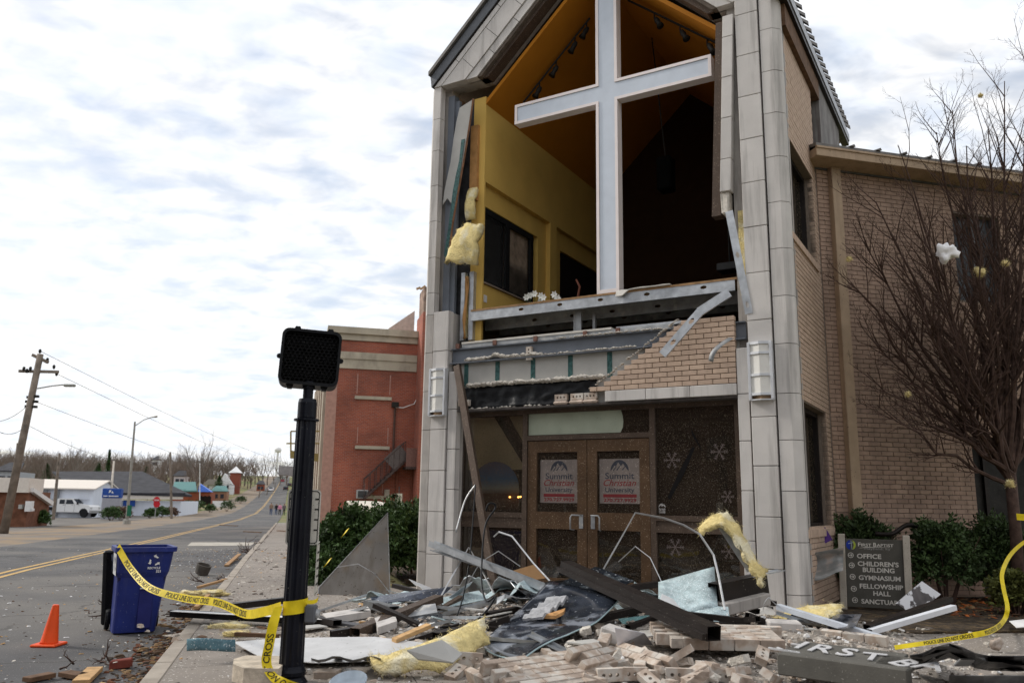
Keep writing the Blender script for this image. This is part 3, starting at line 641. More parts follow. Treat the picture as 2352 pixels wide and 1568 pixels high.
for (u, w_, a, b) in ((4.66, .035, 4.0, 5.1), (4.50, .04, 4.0, 5.1)): m2 = MB(); m2.fbox(u-w_, u+w_, .2, .28, a, b); ob('wall_stud', m2, GALV, ch)
gr = [[F(4.585+.05*(j/3-.5)+.02*math.sin(i*.6), .17+.03*noise.noise(V((i*.4, j, 9))), 4.02+.1*i) for j in range(4)] for i in range(11)]
m2 = MB(); m2.sheet(gr, .012); ob('hanging_paper', m2, PAPER, ch, smooth=True)
m2 = MB(); m2.fbox(4.66, 4.60, .22, .29, 4.05, 5.05); ob('insulation', m2, INSUL, ch)
# studs in the void and at the right edge
m2 = MB(); m2.fbox(2.72, 2.64, .3, .34, 3.92, 4.27); m2.fbox(2.78, 2.74, .34, .36, 3.92, 4.25); m2.fbox(2.5, 2.46, .4, .45, 3.92, 4.25); ob('stud', m2, GALVD, ch)
st_ = curve2d([rect(-.05, 0, .05, 1.42), circ(0, .62, .022, 8, .045), circ(0, 1.30, .022, 8, .045)], .0015)
ax = (F(.13, .0, 3.95)-F(.33, .0, 5.32)).normalized(); m2 = MB(); m2.place(st_, F(.33, -.02, 5.32)+UP*0, (U-ax*U.dot(ax)).normalized(), ax); ob('loose_stud', m2, GALV, ch)
# hanging bent stud across the brickwork
p0, p1, p2 = F(.33, -.15, 4.19), F(.71, -.17, 3.98), F(1.22, -.22, 3.44)
A1 = (p2-p1).normalized(); Lg = (p2-p1).length
m2 = MB(); sd2 = NN.cross(A1).normalized(); m2.place(curve2d([rect(0, -.055, Lg, .055), circ(.17, 0, .05, 8, .026), circ(.53, 0, .05, 8, .026)], .0015), p1, A1, sd2)
m2.prof(p1, p2, sd2, [(-.0, -.056), (.03, -.056), (.03, -.053), (0, -.053)]); m2.prof(p1, p2, sd2, [(-.0, .053), (.03, .053), (.03, .056), (0, .056)])
A0 = (p1-p0).normalized(); m2.prof(p0, p1+A0*.02, NN.cross(A0).normalized(), [(-.002, -.058), (.03, -.058), (.03, -.055), (.001, -.055), (.001, .055), (.03, .055), (.03, .058), (-.002, .058)])
ob('hanging_stud', m2, GALV, label='bent galvanised stud with oval holes dangling over the tan brick wedge', cat='metal stud')
gr = []
for i in range(9):
    q = i/8; c = F(.36+.24*q+.06*math.sin(q*3), -.03-.10*math.sin(q*2.2), 3.62-.30*q); gr.append([c+U*.035*(j-.5)*2*.9+UP*.02*(j-.5) for j in range(2)])
m2 = MB(); m2.sheet(gr, .002); ob('metal_strip', m2, GALVD, smooth=True, label='short curled grey metal strip hanging beside the right stone pillar', cat='metal strip')
# ------------------------------------------------------------------ church hall
ha = empty('church_hall', H(2, 2, .2), 'tan brick church hall wall with long metal gutter, behind the bare tree', 'church')
HH = [(2.42, 5.2, .1, 2.62), (2.45, 3.35, 4.73, 6.16)]
m2 = MB(); wall_panels(m2, H, WD, SD, -.02, 6.5, .1, 6.6, HH, .2, .012); hw = ob('wall', m2, MORT, ha)
def runs_h(z):
    if z > 6.58: return None
    a = [(0, 6.5)]
    for h in HH:
        if h[2] < z < h[3]: a = [(0, h[0]), (h[1], 6.5)]
    return a
bl = bricks(None, None, None, runs_h, CO, PT, .1, 0)
put_bricks(bl, H, WD, SD, hw, BRICKH, 300, lambda q: abs(q[0]-1.2)+.5*abs(q[2]-2.9), depth=.08)
m2 = MB(); m2.fbox(-.02, 6.5, .0, .2, 6.605, 6.78, H); ob('frieze', m2, M('grey_frieze', (.17, .175, .185), .6, var=.1), ha)
m2 = MB(); m2.fbox(.19, .35, -.11, .0, .1, 6.62, H, .006); ob('downpipe_box', m2, M('tan_metal', (.42, .31, .21), .6, var=.08, scale=4, speck=((.10, .07, .05), 30, .70), streak=((.16, .11, .08), .4, 8)), ha)
m2 = MB(); m2.fbox(-.28, 6.6, -.42, -.02, 6.62, 6.75, H, .006); m2.fbox(-.28, 6.6, -.44, -.40, 6.74, 6.77, H); ob('gutter', m2, MATS['tan_metal'], ha)
m2 = MB(); m2.prism([H(-.28, -.42, 6.77), H(6.6, -.42, 6.77), H(6.6, 2.5, 7.3), H(-.28, 2.5, 7.3)], UP*.05); hr = ob('roof', m2, MATS['roof_metal'], ha)
for i in range(14): m2 = MB(); m2.prism([H(.3+i*.46, -.45, 6.82), H(.38+i*.46, -.45, 6.82), H(.36+i*.46, -.45, 6.86)], H(0, 2.5, 7.3)-H(0, -.42, 6.77)); ob('roof_rib', m2, MATS['roof_metal'], hr)
m2 = MB(); m2.fbox(2.45, 3.35, .14, .2, 4.73, 6.16, H); hwin = ob('window', m2, M('dark_window', (.035, .04, .045), .25, var=.2), ha)
for x in (2.48, 2.9, 3.32): m2 = MB(); m2.fbox(x-.03, x+.03, .09, .14, 4.73, 6.16, H); ob('mullion', m2, M('grey_mullion', (.14, .14, .145), .5), hwin)
m2 = MB(); m2.fbox(2.42, 5.2, .55, .6, .1, 2.62, H); m2.fbox(2.42, 2.5, .2, .55, .1, 2.62, H); lw = ob('entry_recess', m2, M('dark_recess', (.02, .018, .016), .5, var=.3, speck=((.12, .1, .08), 60, .70)), ha)
for x in (2.6, 3.1, 3.6): m2 = MB(); m2.fbox(x-.03, x+.03, .5, .55, .1, 2.6, H); ob('mullion', m2, ALUD, lw)
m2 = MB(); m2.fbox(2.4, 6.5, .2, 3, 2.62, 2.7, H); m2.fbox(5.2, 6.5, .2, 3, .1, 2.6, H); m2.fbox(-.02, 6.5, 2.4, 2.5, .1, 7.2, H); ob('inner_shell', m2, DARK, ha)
# ------------------------------------------------------------------ cross, lamps, posters, room contents
cr = empty('wall_cross', F(2.2, .3, 4.46), 'tall white illuminated cross standing in the torn open upper room', 'cross')
c0, c1, a0, a1, zb, zt_ = 2.03, 2.38, .59, 3.81, 4.46, 9.7
loop = [(a0, 7.48), (c0, 7.48), (c0, zb), (c1, zb), (c1, 7.48), (a1, 7.48), (a1, 7.815), (c1, 7.815), (c1, zt_), (c0, zt_), (c0, 7.815), (a0, 7.815)]
i_ = .045
inn = [(a0+i_, 7.48+i_), (c0+i_, 7.48+i_), (c0+i_, zb+.1), (c1-i_, zb+.1), (c1-i_, 7.48+i_), (a1-i_, 7.48+i_), (a1-i_, 7.815-i_), (c1-i_, 7.815-i_), (c1-i_, zt_-i_), (c0+i_, zt_-i_), (c0+i_, 7.815-i_), (a0+i_, 7.815-i_)]
fm = curve2d([loop, inn], .004)
m2 = MB(); m2.place(fm, F(0, .30, 0), U, UP)
for p, q in zip(loop, loop[1:]+loop[:1]):
    m2.add([F(p[0], .30, p[1]), F(q[0], .30, q[1]), F(q[0], .46, q[1]), F(p[0], .46, p[1])], [(0, 1, 2, 3)])
ob('frame', m2, M('cross_frame', (.84, .76, .73), .45, var=.03, bump=0), cr)
m2 = MB(); m2.place(curve2d([inn], .004), F(0, .315, 0), U, UP); ob('panel', m2, M('cross_panel', (.60, .65, .72), .4, var=.03, bump=0), cr)
def lamp(u0, label):
    e = empty('wall_lamp', F(u0, -.07, 2.8), label, 'lamp', 'lantern lamps on the pillars'); fm_ = MB(); hw_ = .15
    m2 = MB()
    def rib(z, h):
        m2.prism([F(u0-hw_, 0, z), F(u0-hw_, -.07, z), F(u0, -.115, z), F(u0+hw_, -.07, z), F(u0+hw_, 0, z)], UP*h)
    for z, h in ((3.50, .035), (3.375, .03), (3.10, .03), (2.86, .03), (2.80, .012)): rib(z, h)
    for s_ in (-1, 1): m2.box(F(u0+s_*(hw_-.015), -.04, 3.17), .017, .045, .36, U, NN, UP, .004)
    ob('frame', m2, M('lamp_frame', (.60, .61, .63), .45, .3, var=.06), e)
    m2 = MB()
    for a, b in ((3.405, 3.50), (3.13, 3.375), (2.89, 3.10)):
        m2.prism([F(u0-hw_+.03, -.012, a), F(u0-hw_+.03, -.06, a), F(u0, -.10, a), F(u0+hw_-.03, -.06, a), F(u0+hw_-.03, -.012, a)], UP*(b-a))
    ob('pane', m2, M('milky_pane', (.74, .72, .67), .5, var=.05, speck=((.4, .36, .3), 110, .68)), e)
    m2 = MB(); m2.prism([F(u0-hw_+.03, -.012, 2.81), F(u0, -.09, 2.81), F(u0+hw_-.03, -.012, 2.81)], UP*.05); ob('base_glass', m2, M('amber_base', (.3, .2, .12), .6, var=.2), e)
lamp(4.91, 'white ribbed lantern lamp on the left stone pillar beside the leaning brown beam'); lamp(.003, 'white ribbed lantern lamp on the right stone pillar beside the brick wedge')
SERIF = dict(bold=.0035)
def poster(u0, label):
    e = empty('poster', F(u0, .262, 1.52), label, 'poster')
    m2 = MB(); m2.fbox(u0-.3, u0+.3, .2615, .2642, 1.525, 2.13); ob('sheet', m2, M('poster_paper', (.17, .14, .125), .7, var=.12, speck=((.5, .44, .38), 70, .66)), e)
    navy = M('navy_print', (.035, .037, .048), .7, bump=0, speck=((.4, .36, .33), 60, .68)); red = M('red_print', (.15, .018, .02), .7, bump=0)
    o = F(u0, .2605, 1.525); ex = -U
    for t_, sz, bo, ft, zz_ in (('Summit', .12, .0016, .43, .333), ('University', .088, .0012, .43, .155)): m2 = MB(); m2.place(text(t_, sz, 0, bo, align='CENTER', fit=ft), o+UP*zz_, ex, UP); ob('lettering', m2, navy, e)
    m2 = MB()
    dome = [(.135*math.cos(t*math.pi/14), .44+.15*math.sin(t*math.pi/14)) for t in range(15)]
    pk = [(-.135, .44), (-.08, .5), (-.06, .485), (-.02, .545), (.02, .49), (.05, .525), (.135, .44)]
    m2.place(curve2d([dome[0:15]+[(-.12, .455), (-.07, .515), (-.055, .50), (-.02, .56), (.02, .505), (.05, .54), (.12, .45)]], 0), o, ex, UP)
    for a, b in ((-.1, .455), (-.05, .46), (.03, .46)): m2.place(curve2d([[(a, b-.01), (a+.05, b+.05), (a+.058, b+.045), (a+.02, b-.01)]], 0), o, ex, UP)
    ob('mountain_emblem', m2, navy, e)
    m2 = MB(); m2.place(text('Christian', .125, 0, .0006, shear=.35, align='CENTER', fit=.48), o+UP*.238, ex, UP); ob('lettering', m2, red, e); m2 = MB(); m2.place(text('270.727.9929', .062, 0, .002, align='CENTER', fit=.48), o+UP*.025, ex, UP); ob('lettering', m2, red, e)
    m2 = MB(); m2.add([o+ex*a+UP*b for a, b in ((-.245, .083), (.245, .083), (.245, .127), (-.245, .127))], [(0, 1, 2, 3)]); ob('banner', m2, red, e)
poster(2.97, 'poster with mountain emblem and phone number behind the left glazed door'); poster(2.04, 'poster with mountain emblem and phone number behind the right glazed door')
# small decal and snowflakes on the glass beside the doors
dec = M('white_decal', (.55, .52, .50), .7, bump=0, col2=(.2, .18, .16), c2=(60, .5, .6))
m2 = MB(); o = F(1.44, .2615, 1.41); m2.place(curve2d([[(.05*math.cos(t*math.pi/8), .07+.055*math.sin(t*math.pi/8)) for t in range(9)]+[(-.02, .1), (0, .085), (.02, .1)]], 0), o, -U, UP)
for i, t in enumerate(('Summit', 'Christian', 'University')): m2.place(text(t, .03, 0, .001, align='CENTER', fit=.09), o+UP*(.046-.022*i), -U, UP)
ob('window_decal', m2, dec, label='small white mountain emblem sticker low on the right glass panel', cat='sticker')
def flake(u, z, r, label):
    m2 = MB(); o = F(u, .2605, z)
    for k in range(6):
        t = k*math.pi/3; d = V((math.cos(t), math.sin(t))); n_ = V((-d.y, d.x))
        def P(a, b): return o+(-U)*(d.x*a+n_.x*b)+UP*(d.y*a+n_.y*b)
        w_ = r*.045; m2.add([P(0, -w_), P(r, -w_), P(r, w_), P(0, w_)], [(0, 1, 2, 3)])
        for a in (.5, .75):
            for s_ in (-1, 1): m2.add([P(r*a-w_, 0), P(r*a+w_, 0), P(r*(a+.2)+w_, s_*r*.2), P(r*(a+.2)-w_, s_*r*.2)], [(0, 1, 2, 3)])
        if k % 2 == 0: m2.add([P(r*.86+w_*1.6*math.cos(q*math.pi/3), w_*1.6*math.sin(q*math.pi/3)) for q in range(6)], [tuple(range(6))])
    ob('snowflake_decal', m2, M('flake_decal', (.16, .125, .115), .8, bump=0, col2=(.12, .09, .08), c2=(40, .5, .6)), label=label, cat='sticker', group='snowflake stickers')
flake(1.29, 2.10, .115, 'pale snowflake sticker nearest the doors on the tall dirty pane'); flake(.65, 2.20, .115, 'large snowflake sticker high beside the right pillar'); flake(.56, 1.63, .085, 'small snowflake sticker low beside the right pillar'); flake(1.27, .98, .12, 'snowflake sticker on the lower dirty pane by the doors'); flake(.57, .95, .1, 'snowflake sticker on the lower dirty pane by the pillar')
# gash hanging on the dirty pane
m2 = MB()
for pts in ([(1.05, 2.68), (1.02, 2.52), (.92, 2.32), (.87, 2.20), (.93, 2.30), (1.0, 2.42)], [(.97, 2.26), (1.12, 1.93), (1.33, 1.58), (1.36, 1.62), (1.18, 1.98), (1.02, 2.24), (1.18, 2.1), (1.0, 2.27)]):
    m2.place(curve2d([pts], 0), F(0, .259, 0), U, UP)
ob('glass_gash', m2, M('gash', (.006, .005, .005), .4, bump=0), label='dark streaked gashes wiped across the tall dirty pane', cat='smear')
# desert backdrop display behind the left sidelight
m2 = MB(); dm = [(4.5, 1.42)]+[(4.08+.42*math.cos(t*math.pi/14), 1.72+.40*math.sin(t*math.pi/14)) for t in range(15)]+[(3.66, 1.42)]
m2.place(curve2d([dm], .004), F(0, .325, 0), U, UP); bd = m2
m = bpy.data.materials.new('desert_print'); m.use_nodes = True; t = m.node_tree; b = t.nodes['Principled BSDF']; g = t.nodes.new('ShaderNodeNewGeometry'); sp = t.nodes.new('ShaderNodeSeparateXYZ'); rp = t.nodes.new('ShaderNodeValToRGB'); mr = t.nodes.new('ShaderNodeMapRange')
t.links.new(g.outputs['Position'], sp.inputs[0]); t.links.new(sp.outputs['Z'], mr.inputs['Value']); mr.inputs['From Min'].default_value = 1.42; mr.inputs['From Max'].default_value = 2.15; t.links.new(mr.outputs[0], rp.inputs[0]); t.links.new(rp.outputs[0], b.inputs['Base Color'])
e_ = rp.color_ramp.elements; e_[0].position = 0; e_[0].color = (.05, .03, .02, 1); e_[1].position = 1; e_[1].color = (.12, .13, .30, 1)
for p_, c_ in ((.3, (.12, .06, .03, 1)), (.42, (.35, .45, .5, 1)), (.6, (.08, .3, .65, 1))): q = e_.new(p_); q.color = c_
bdp = ob('backdrop_board', bd, m, label='arched board printed with a blue desert evening behind the left glass', cat='board')
m2 = MB()
for u, z in ((3.80, 1.60), (3.62, 1.605), (3.655, 1.60)): m2.lathe(F(u, .30, z), [(.001, -.014), (.012, -.008), (.014, 0), (.012, .008), (.001, .014)], 8)
ob('lamp_bulb', m2, emit('warm_bulb', (1, .5, .12), 6), bdp)
m2 = MB(); m2.prism([F(u, .31, z) for u, z in ((4.1, 2.79), (3.85, 2.79), (3.57, 2.35), (3.57, 2.05))], NN*.02); ob('dark_reflection_band', m2, M('black_panel', (.012, .011, .011), .5), label='black slanted panel standing in for a dark reflected band in the left glass', cat='board')  # added dark panel, stands in for the diagonal band of the glass reflection
m2 = MB(); m2.fbox(4.58, 3.57, .34, .36, 2.0, 2.79); ob('sky_reflection_panel', m2, M('painted_sky_reflection', (.6, .55, .40), .8, var=.15, scale=1.5), label='cream screen standing in for sky reflected in the left glass panel', cat='screen')  # added pale panel, its colour stands in for the reflected sky
# track lights
def track(us, label, side):
    e = empty('track_light', F(us[0][0], 1, us[0][2]-.1), label, 'light', 'track lights under the sloping ceiling'); m2 = MB(); m2.tube([F(*us[0]), F(*us[-1])], .018, 4); ob('rail', m2, TXT, e)
    A, B = F(*us[0]), F(*us[-1])
    for q in us[1]:
        p = A.lerp(B, q); m2 = MB(); m2.tube([p, p-UP*.12], .012, 5); m2.lathe(p-UP*.1-U*.02, [(.03, 0), (.045, -.06), (.035, -.12), (.06, -.2), (.0, -.2)], 10, (UP-U*.5*side+NN*.2)); ob('spotlight', m2, TXT, e, smooth=True)
track([(4.0, .9, 8.18), (.25, .5, .78, .95), (2.75, .9, 9.38)], 'black track with spotlights on the ceiling slope behind the cross', 1)
track([(2.0, .7, 9.35), (.3, .58, .86), (.55, .7, 8.15)], 'black track with three spotlights on the ceiling slope near the right pillar', -1)
m2 = MB(); m2.box(F(2.0, 2.3, 7.0), .13, .13, .3, U, NN, UP, .03); sp_ = ob('hanging_speaker', m2, M('speaker_black', (.004, .004, .004), .9, bump=0, spec=.05), label='black loudspeaker hanging in the dark room behind the cross', cat='speaker'); m2 = MB(); m2.tube([F(2.0, 2.3, 7.3), F(2.2, 2.3, 9.6)], .012, 5); ob('hanger', m2, TXT, sp_)
m2 = MB(); m2.box(F(.95, 2.2, 5.2), .17, .15, .06, U, NN, UP, .01); pj = ob('projector', m2, M('grey_projector', (.06, .06, .06), .5), label='small grey projector hanging in the dark room near the right edge', cat='projector')
m2 = MB(); m2.tube([F(.95, 2.2, 5.25), F(.95, 2.2, 8.5)], .015, 5); ob('mount', m2, TXT, pj)
# flowers on the torn edge
fl = empty('flower_bunch', F(3.35, .45, 4.46), 'bunch of white lilies lying on the torn floor edge left of the cross', 'flowers')
rn = random.Random(5)
for i in range(9):
    c = F(3.62-.075*i+rn.uniform(-.02, .02), .38+rn.uniform(-.1, .1), 4.52+rn.uniform(0, .14)); m2 = MB()
    for k in range(6):
        t = k*math.pi/3; d = U*math.cos(t)-NN*.3+UP*math.sin(t); n_ = d.cross(NN).normalized()*.018
        m2.add([c, c+d*.035+n_, c+d*.062, c+d*.035-n_], [(0, 1, 2, 3)])
    ob('bloom', m2, M('lily_white', (.8, .79, .72), .6, bump=0), fl); m2 = MB(); m2.tube([c, V((c.x, c.y, 4.47))], .004, 4); ob('stem', m2, M('stem_green', (.06, .12, .03), .7), fl)
m2 = MB(); m2.tube([F(2.82, .6, 4.47), F(2.83, .6, 4.6), F(2.80, .6, 4.74), F(2.86, .6, 4.86)], [.02, .02, .018, .014], 6); ob('driftwood_branch', m2, M('red_branch', (.14, .05, .03), .7), label='dark red upright branch beside the white lilies', cat='branch', smooth=True)
gr = [[F(2.0-.1*i+.0*j, .08+.1*j/3+.01*noise.noise(V((i, j, 2))), 4.47+.012*noise.noise(V((i*.8, j, 0)))-(.09 if (i < 2 and j == 0) else 0)) for j in range(4)] for i in range(9)]
m2 = MB(); m2.sheet(gr, .012); ob('torn_plaster', m2, M('plaster', (.6, .57, .52), .9, var=.12, scale=9, bump=.3), label='scrap of torn white plaster lying on the floor edge right of the cross', cat='plaster')
# loose strands along torn glass wool
def fibres(m2, pts, seed, ln=.06, k=9):
    r_ = random.Random(seed)
    for p, ed_ in pts:
        for q in range(k if ed_ else 3):
            d = V((r_.gauss(0, 1), r_.gauss(0, 1), r_.gauss(-.1, 1))).normalized()*ln*r_.uniform(.3, 1.1); s_ = d.orthogonal().normalized()*.0017; c = p+V((r_.gauss(0, .012), r_.gauss(0, .012), r_.gauss(0, .012))); m2.add([c-s_, c+s_, c+d], [(0, 1, 2)])
# big insulation batt hanging at the left corner
def batt(name, grid, th, label, mat=INSUL, fuzz=.018, cat='insulation', seed=1, par=None):
    n, m_ = len(grid), len(grid[0]); F_ = 4; G2 = []
    def bil(a, b):
        i, j = min(int(a), n-2), min(int(b), m_-2); fa, fb = a-i, b-j
        return grid[i][j]*(1-fa)*(1-fb)+grid[i+1][j]*fa*(1-fb)+grid[i][j+1]*(1-fa)*fb+grid[i+1][j+1]*fa*fb
    for i in range((n-1)*F_+1):
        row = []
        for j in range((m_-1)*F_+1):
            p = bil(i/F_, j/F_); e = 1+1.2*(i in (0, (n-1)*F_) or j in (0, (m_-1)*F_))
            row.append(p+noise.noise_vector(p*9+V((seed, 0, 0)))*fuzz*e+noise.noise_vector(p*28+V((seed, 3, 0)))*fuzz*.7*e)
        G2.append(row)
    m2 = MB(); m2.sheet(G2, th); fibres(m2, [(p, i in (0, len(G2)-1) or j in (0, len(G2[0])-1)) for i, r_ in enumerate(G2) for j, p in enumerate(r_)], seed); return ob(name, m2, mat, par, smooth=True, label=label, cat=cat)
def q_(f, pts): return [[f(*p) for p in r] for r in pts]
batt('insulation_batt', q_(F, [[(4.62, -.06, 5.76), (4.40, -.1, 5.80), (4.12, -.1, 5.74)], [(4.72, -.10, 5.5), (4.45, -.16, 5.5), (4.19, -.14, 5.46)], [(4.80, -.12, 5.20), (4.5, -.12, 5.16), (4.26, -.1, 5.10)]]), .10, 'square pad of yellow glass wool hanging from the torn left corner')
# leaning brown mullion
m2 = MB(); p0, p1 = F(4.56, -.05, 3.55), G(1140, 1378, .27); m2.prof(p0, p1, U, [(-.035, -.05), (.035, -.05), (.035, .05), (-.035, .05)]); ob('leaning_mullion', m2, ALU, label='long brown metal mullion leaning from the left stone pillar to the rubble', cat='metal beam')
# ------------------------------------------------------------------ vegetation helpers
def leafy(c, rx, ry, rz, n, ls, rn, bumps=7, fl=.0):
    m2 = MB(); ph = rn.uniform(0, 99)
    for i in range(n):
        d = V((rn.gauss(0, 1), rn.gauss(0, 1), rn.gauss(0, 1))).normalized()
        if d.z < -.55: d.z *= -1
        k = .78+.36*noise.noise(d*2.6+V((ph, 0, 0)))+.22*noise.noise(d*6+V((0, ph, 0))); r = k*(rn.random()**.30)
        p = c+V((d.x*rx*r, d.y*ry*r, d.z*rz*r))
        a = (d+V((rn.gauss(0, .9), rn.gauss(0, .9), rn.gauss(0, .9)))).normalized(); b = a.orthogonal().normalized(); b = (b*math.cos(i)+a.cross(b)*math.sin(i)); l = ls*rn.uniform(.6, 1.4)
        m2.v += [p, p+a*l*.5+b*l*.28, p+a*l, p+a*l*.5-b*l*.28]; o = len(m2.v); m2.f.append([o-4, o-3, o-2, o-1]); m2.m.append(0)
    return m2
def bush(name, c, rx, ry, rz, n, ls, mat, label, cat='bush', group=None, seed=0):
    rn = random.Random(seed+int(abs(c.x*100))); e = empty(name, V((c.x, c.y, c.z-rz)), label, cat, group)
    ob('foliage', leafy(c, rx, ry, rz, n, ls, rn), mat, e)
    m2 = MB(); base = V((c.x, c.y, c.z-rz))
    for k in range(9):
        d = V((rn.uniform(-1, 1)*rx*.7, rn.uniform(-1, 1)*ry*.7, rz*rn.uniform(.9, 1.6))); m2.tube([base+V((d.x*.1, d.y*.1, 0)), base+d*.5+V((0, 0, .05)), base+d], [.02, .012, .004], 4)
    ob('stem', m2, BARK, e); return e
def limb(m2, p, d, ln, r, lev, rn, spread, shrink, kids, up=.12, sides=5, wob=.12, seg=4):
    pts = [p]; rr = [r]; q = p; dd = d.normalized(); st = ln/seg
    for i in range(seg):
        dd = (dd+V((rn.gauss(0, wob), rn.gauss(0, wob), rn.gauss(0, wob)+up*.3))).normalized(); q = q+dd*st; pts.append(q); rr.append(r*(1-.72*(i+1)/seg))
    m2.tube(pts, rr, sides if lev > 1 else 3, cap=False)
    if lev > 0:
        for k in range(kids):
            t = .25+.75*(k+rn.random())/kids; i = min(int(t*seg), seg-1); f = t*seg-i; b = pts[i].lerp(pts[i+1], f); ax = (pts[i+1]-pts[i]).normalized()
            o = ax.orthogonal().normalized(); an = rn.uniform(0, 6.28); side = o*math.cos(an)+ax.cross(o)*math.sin(an)
            nd = ax*math.cos(spread)+side*math.sin(spread); nd.z += up
            limb(m2, b, nd, ln*shrink*rn.uniform(.6, 1.15)*(1.15-.5*t), max(.0022, rr[i]*.55), lev-1, rn, spread, shrink, kids, up, sides, wob, seg)
# bare fruit tree before the hall
rn = random.Random(11); tb0 = AT(2332, 1330, 11.3); tb0.z = .28
tr = empty('bare_tree', tb0, 'dark bare fruit tree with upswept thorny branches before the hall wall', 'tree')
m2 = MB(); fork = AT(2320, 1085, 11.3); m2.tube([tb0-UP*.1, tb0.lerp(fork, .5)+V((.03, 0, 0)), fork], [.085, .075, .07], 9); ob('trunk', m2, BARK, tr, smooth=True)
m2 = MB(); tg = [(1985, 860, 10.6), (1960, 640, 10.9), (2010, 470, 10.6), (2060, 330, 11), (2120, 560, 10.4), (2145, 300, 11.6), (2215, 330, 11), (2235, 470, 11.8), (2305, 190, 11.3), (2350, 260, 10.8), (2390, 120, 11.6), (2430, 480, 11.2), (2200, 760, 10.2), (2460, 300, 11.9), (2330, 520, 12), (2030, 700, 11.3), (2500, 700, 11.3), (2105, 880, 10.9), (1990, 760, 11.1), (1975, 560, 11.2), (2090, 450, 10.7), (2180, 250, 11.2), (2270, 300, 11.5), (2060, 600, 10.5), (2160, 640, 11.5), (2250, 560, 10.6), (2400, 350, 11), (2020, 930, 10.7), (2280, 420, 10.9), (2130, 760, 11.6)]
for i, (x, y, dd) in enumerate(tg):
    T = AT(x, y, dd); st = fork+V((rn.uniform(-.03, .03), rn.uniform(-.03, .03), rn.uniform(-.2, .25))); d = T-st; ln = d.length
    pts = [st]; nseg = 7
    for k in range(1, nseg+1):
        t = k/nseg; p = st+d*t; p.z += -.10*ln*math.sin(math.pi*t)*(.5 if d.z > 3 else 1)*.6; p += V((rn.gauss(0, .035), rn.gauss(0, .035), rn.gauss(0, .03))); pts.append(p)
    r0 = .028+.012*rn.random(); rr = [r0*(1-.9*k/nseg)+.003 for k in range(nseg+1)]; m2.tube(pts, rr, 6, cap=False)
    for k in range(18):
        t = .2+.8*rn.random(); j = min(int(t*nseg), nseg-1); b = pts[j].lerp(pts[j+1], t*nseg-j); ax = (pts[j+1]-pts[j]).normalized(); o = ax.orthogonal().normalized(); an = rn.uniform(0, 6.28); side = o*math.cos(an)+ax.cross(o)*math.sin(an)
        nd = ax*.78+side*.6; nd.z += .22; limb(m2, b, nd, ln*.28*rn.uniform(.5, 1.2)*(1.2-.5*t), rr[j]*.5+.0024, 2, rn, .75, .42, 5, .10, 4, .07, 4)
ob('branches', m2, BARK, tr)
# litter caught in the tree
def tuft(name, c, r, mat, label, group, cat):
    rn = random.Random(int(c.x*991)); bm = bmesh.new(); bmesh.ops.create_icosphere(bm, subdivisions=3, radius=r)
    for v_ in bm.verts: v_.co = v_.co*(1+.75*noise.noise(v_.co*(1.6/r)+c)+.3*noise.noise(v_.co*(5/r)+c)); v_.co.y *= .7
    m2 = MB(); bm.verts.index_update(); m2.add([v_.co+c for v_ in bm.verts], [[v_.index for v_ in f.verts] for f in bm.faces]); (fibres(m2, [(v_.co+c, True) for v_ in bm.verts], 3, r*.6, 4) if mat is INSUL else None); bm.free(); return ob(name, m2, mat, smooth=True, label=label, cat=cat, group=group)
tuft('plastic_bag', AT(2175, 580, 10.1), .125, M('white_plastic', (.82, .80, .80), .45, var=.06, scale=12, bump=.3, bscale=16, bdist=.03), 'torn white plastic bag snagged in the bare tree', None, 'bag')
for i, (x, y, r) in enumerate(((2250, 626, .07), (2252, 220, .03), (1950, 595, .03), (2085, 905, .03), (2310, 605, .04), (2320, 1110, .05))): tuft('insulation_tuft', AT(x, y, 10.8), r, INSUL, 'scrap of yellow glass wool caught in the bare tree', 'glass wool scraps caught in the bare tree', 'insulation')
# shrubs by the hall and the left hedge
bush('boxwood_shrub', AT(1985, 1275, 11.75), .6, .3, .66, 9000, .055, LEAFD, 'dark green boxwood shrub behind the directory sign', 'shrub', 'shrubs before the hall')
bush('boxwood_shrub', AT(2165, 1285, 11.3), .52, .45, .66, 9000, .055, LEAFD, 'rounded green boxwood shrub between the directory sign and the tree', 'shrub', 'shrubs before the hall')
bush('boxwood_shrub', AT(2295, 1290, 11.8), .62, .5, .72, 9000, .055, LEAFD, 'dark boxwood shrub around the foot of the bare tree', 'shrub', 'shrubs before the hall')
bush('low_shrub', AT(2335, 1360, 10.4), .38, .3, .33, 4500, .05, M('olive_leaf', (.10, .11, .03), .6, var=.5, scale=6, bump=0), 'low olive green shrub with police tape above it', 'shrub', 'shrubs before the hall')
hg = empty('yew_hedge', S(15, 2.6, .2), 'clipped dark green yew hedge beside the left stone pillar', 'hedge'); rn = random.Random(3)
mh = MB()
for (x, y, dd, rx, ry, rz, n) in ((740, 1275, 15.0, .55, .7, .72, 8000), (800, 1255, 14.8, .75, .8, .78, 11000), (880, 1255, 14.7, .75, .8, .80, 11000), (945, 1255, 14.4, .75, .7, .80, 11000), (760, 1320, 14.2, .45, .5, .45, 4000), (930, 1215, 15.6, .8, .6, .7, 6000)):
    q = leafy(AT(x, y, dd), rx, ry, rz, n, .07, rn); mh.add(q.v, q.f)
ob('foliage', mh, LEAF, hg); m2 = MB()
for i in range(14): p = S(14.2+.1*i, 2.2+.2*i % 2, .15); m2.tube([p, p+V((rn.uniform(-.2, .2), .1, .8))], [.03, .01], 5)
ob('stem', m2, BARK, hg)
hb = empty('bare_hedge', S(20, 2.2, .2), 'leafless brown twig hedge behind the yew hedge', 'hedge'); mh = MB()
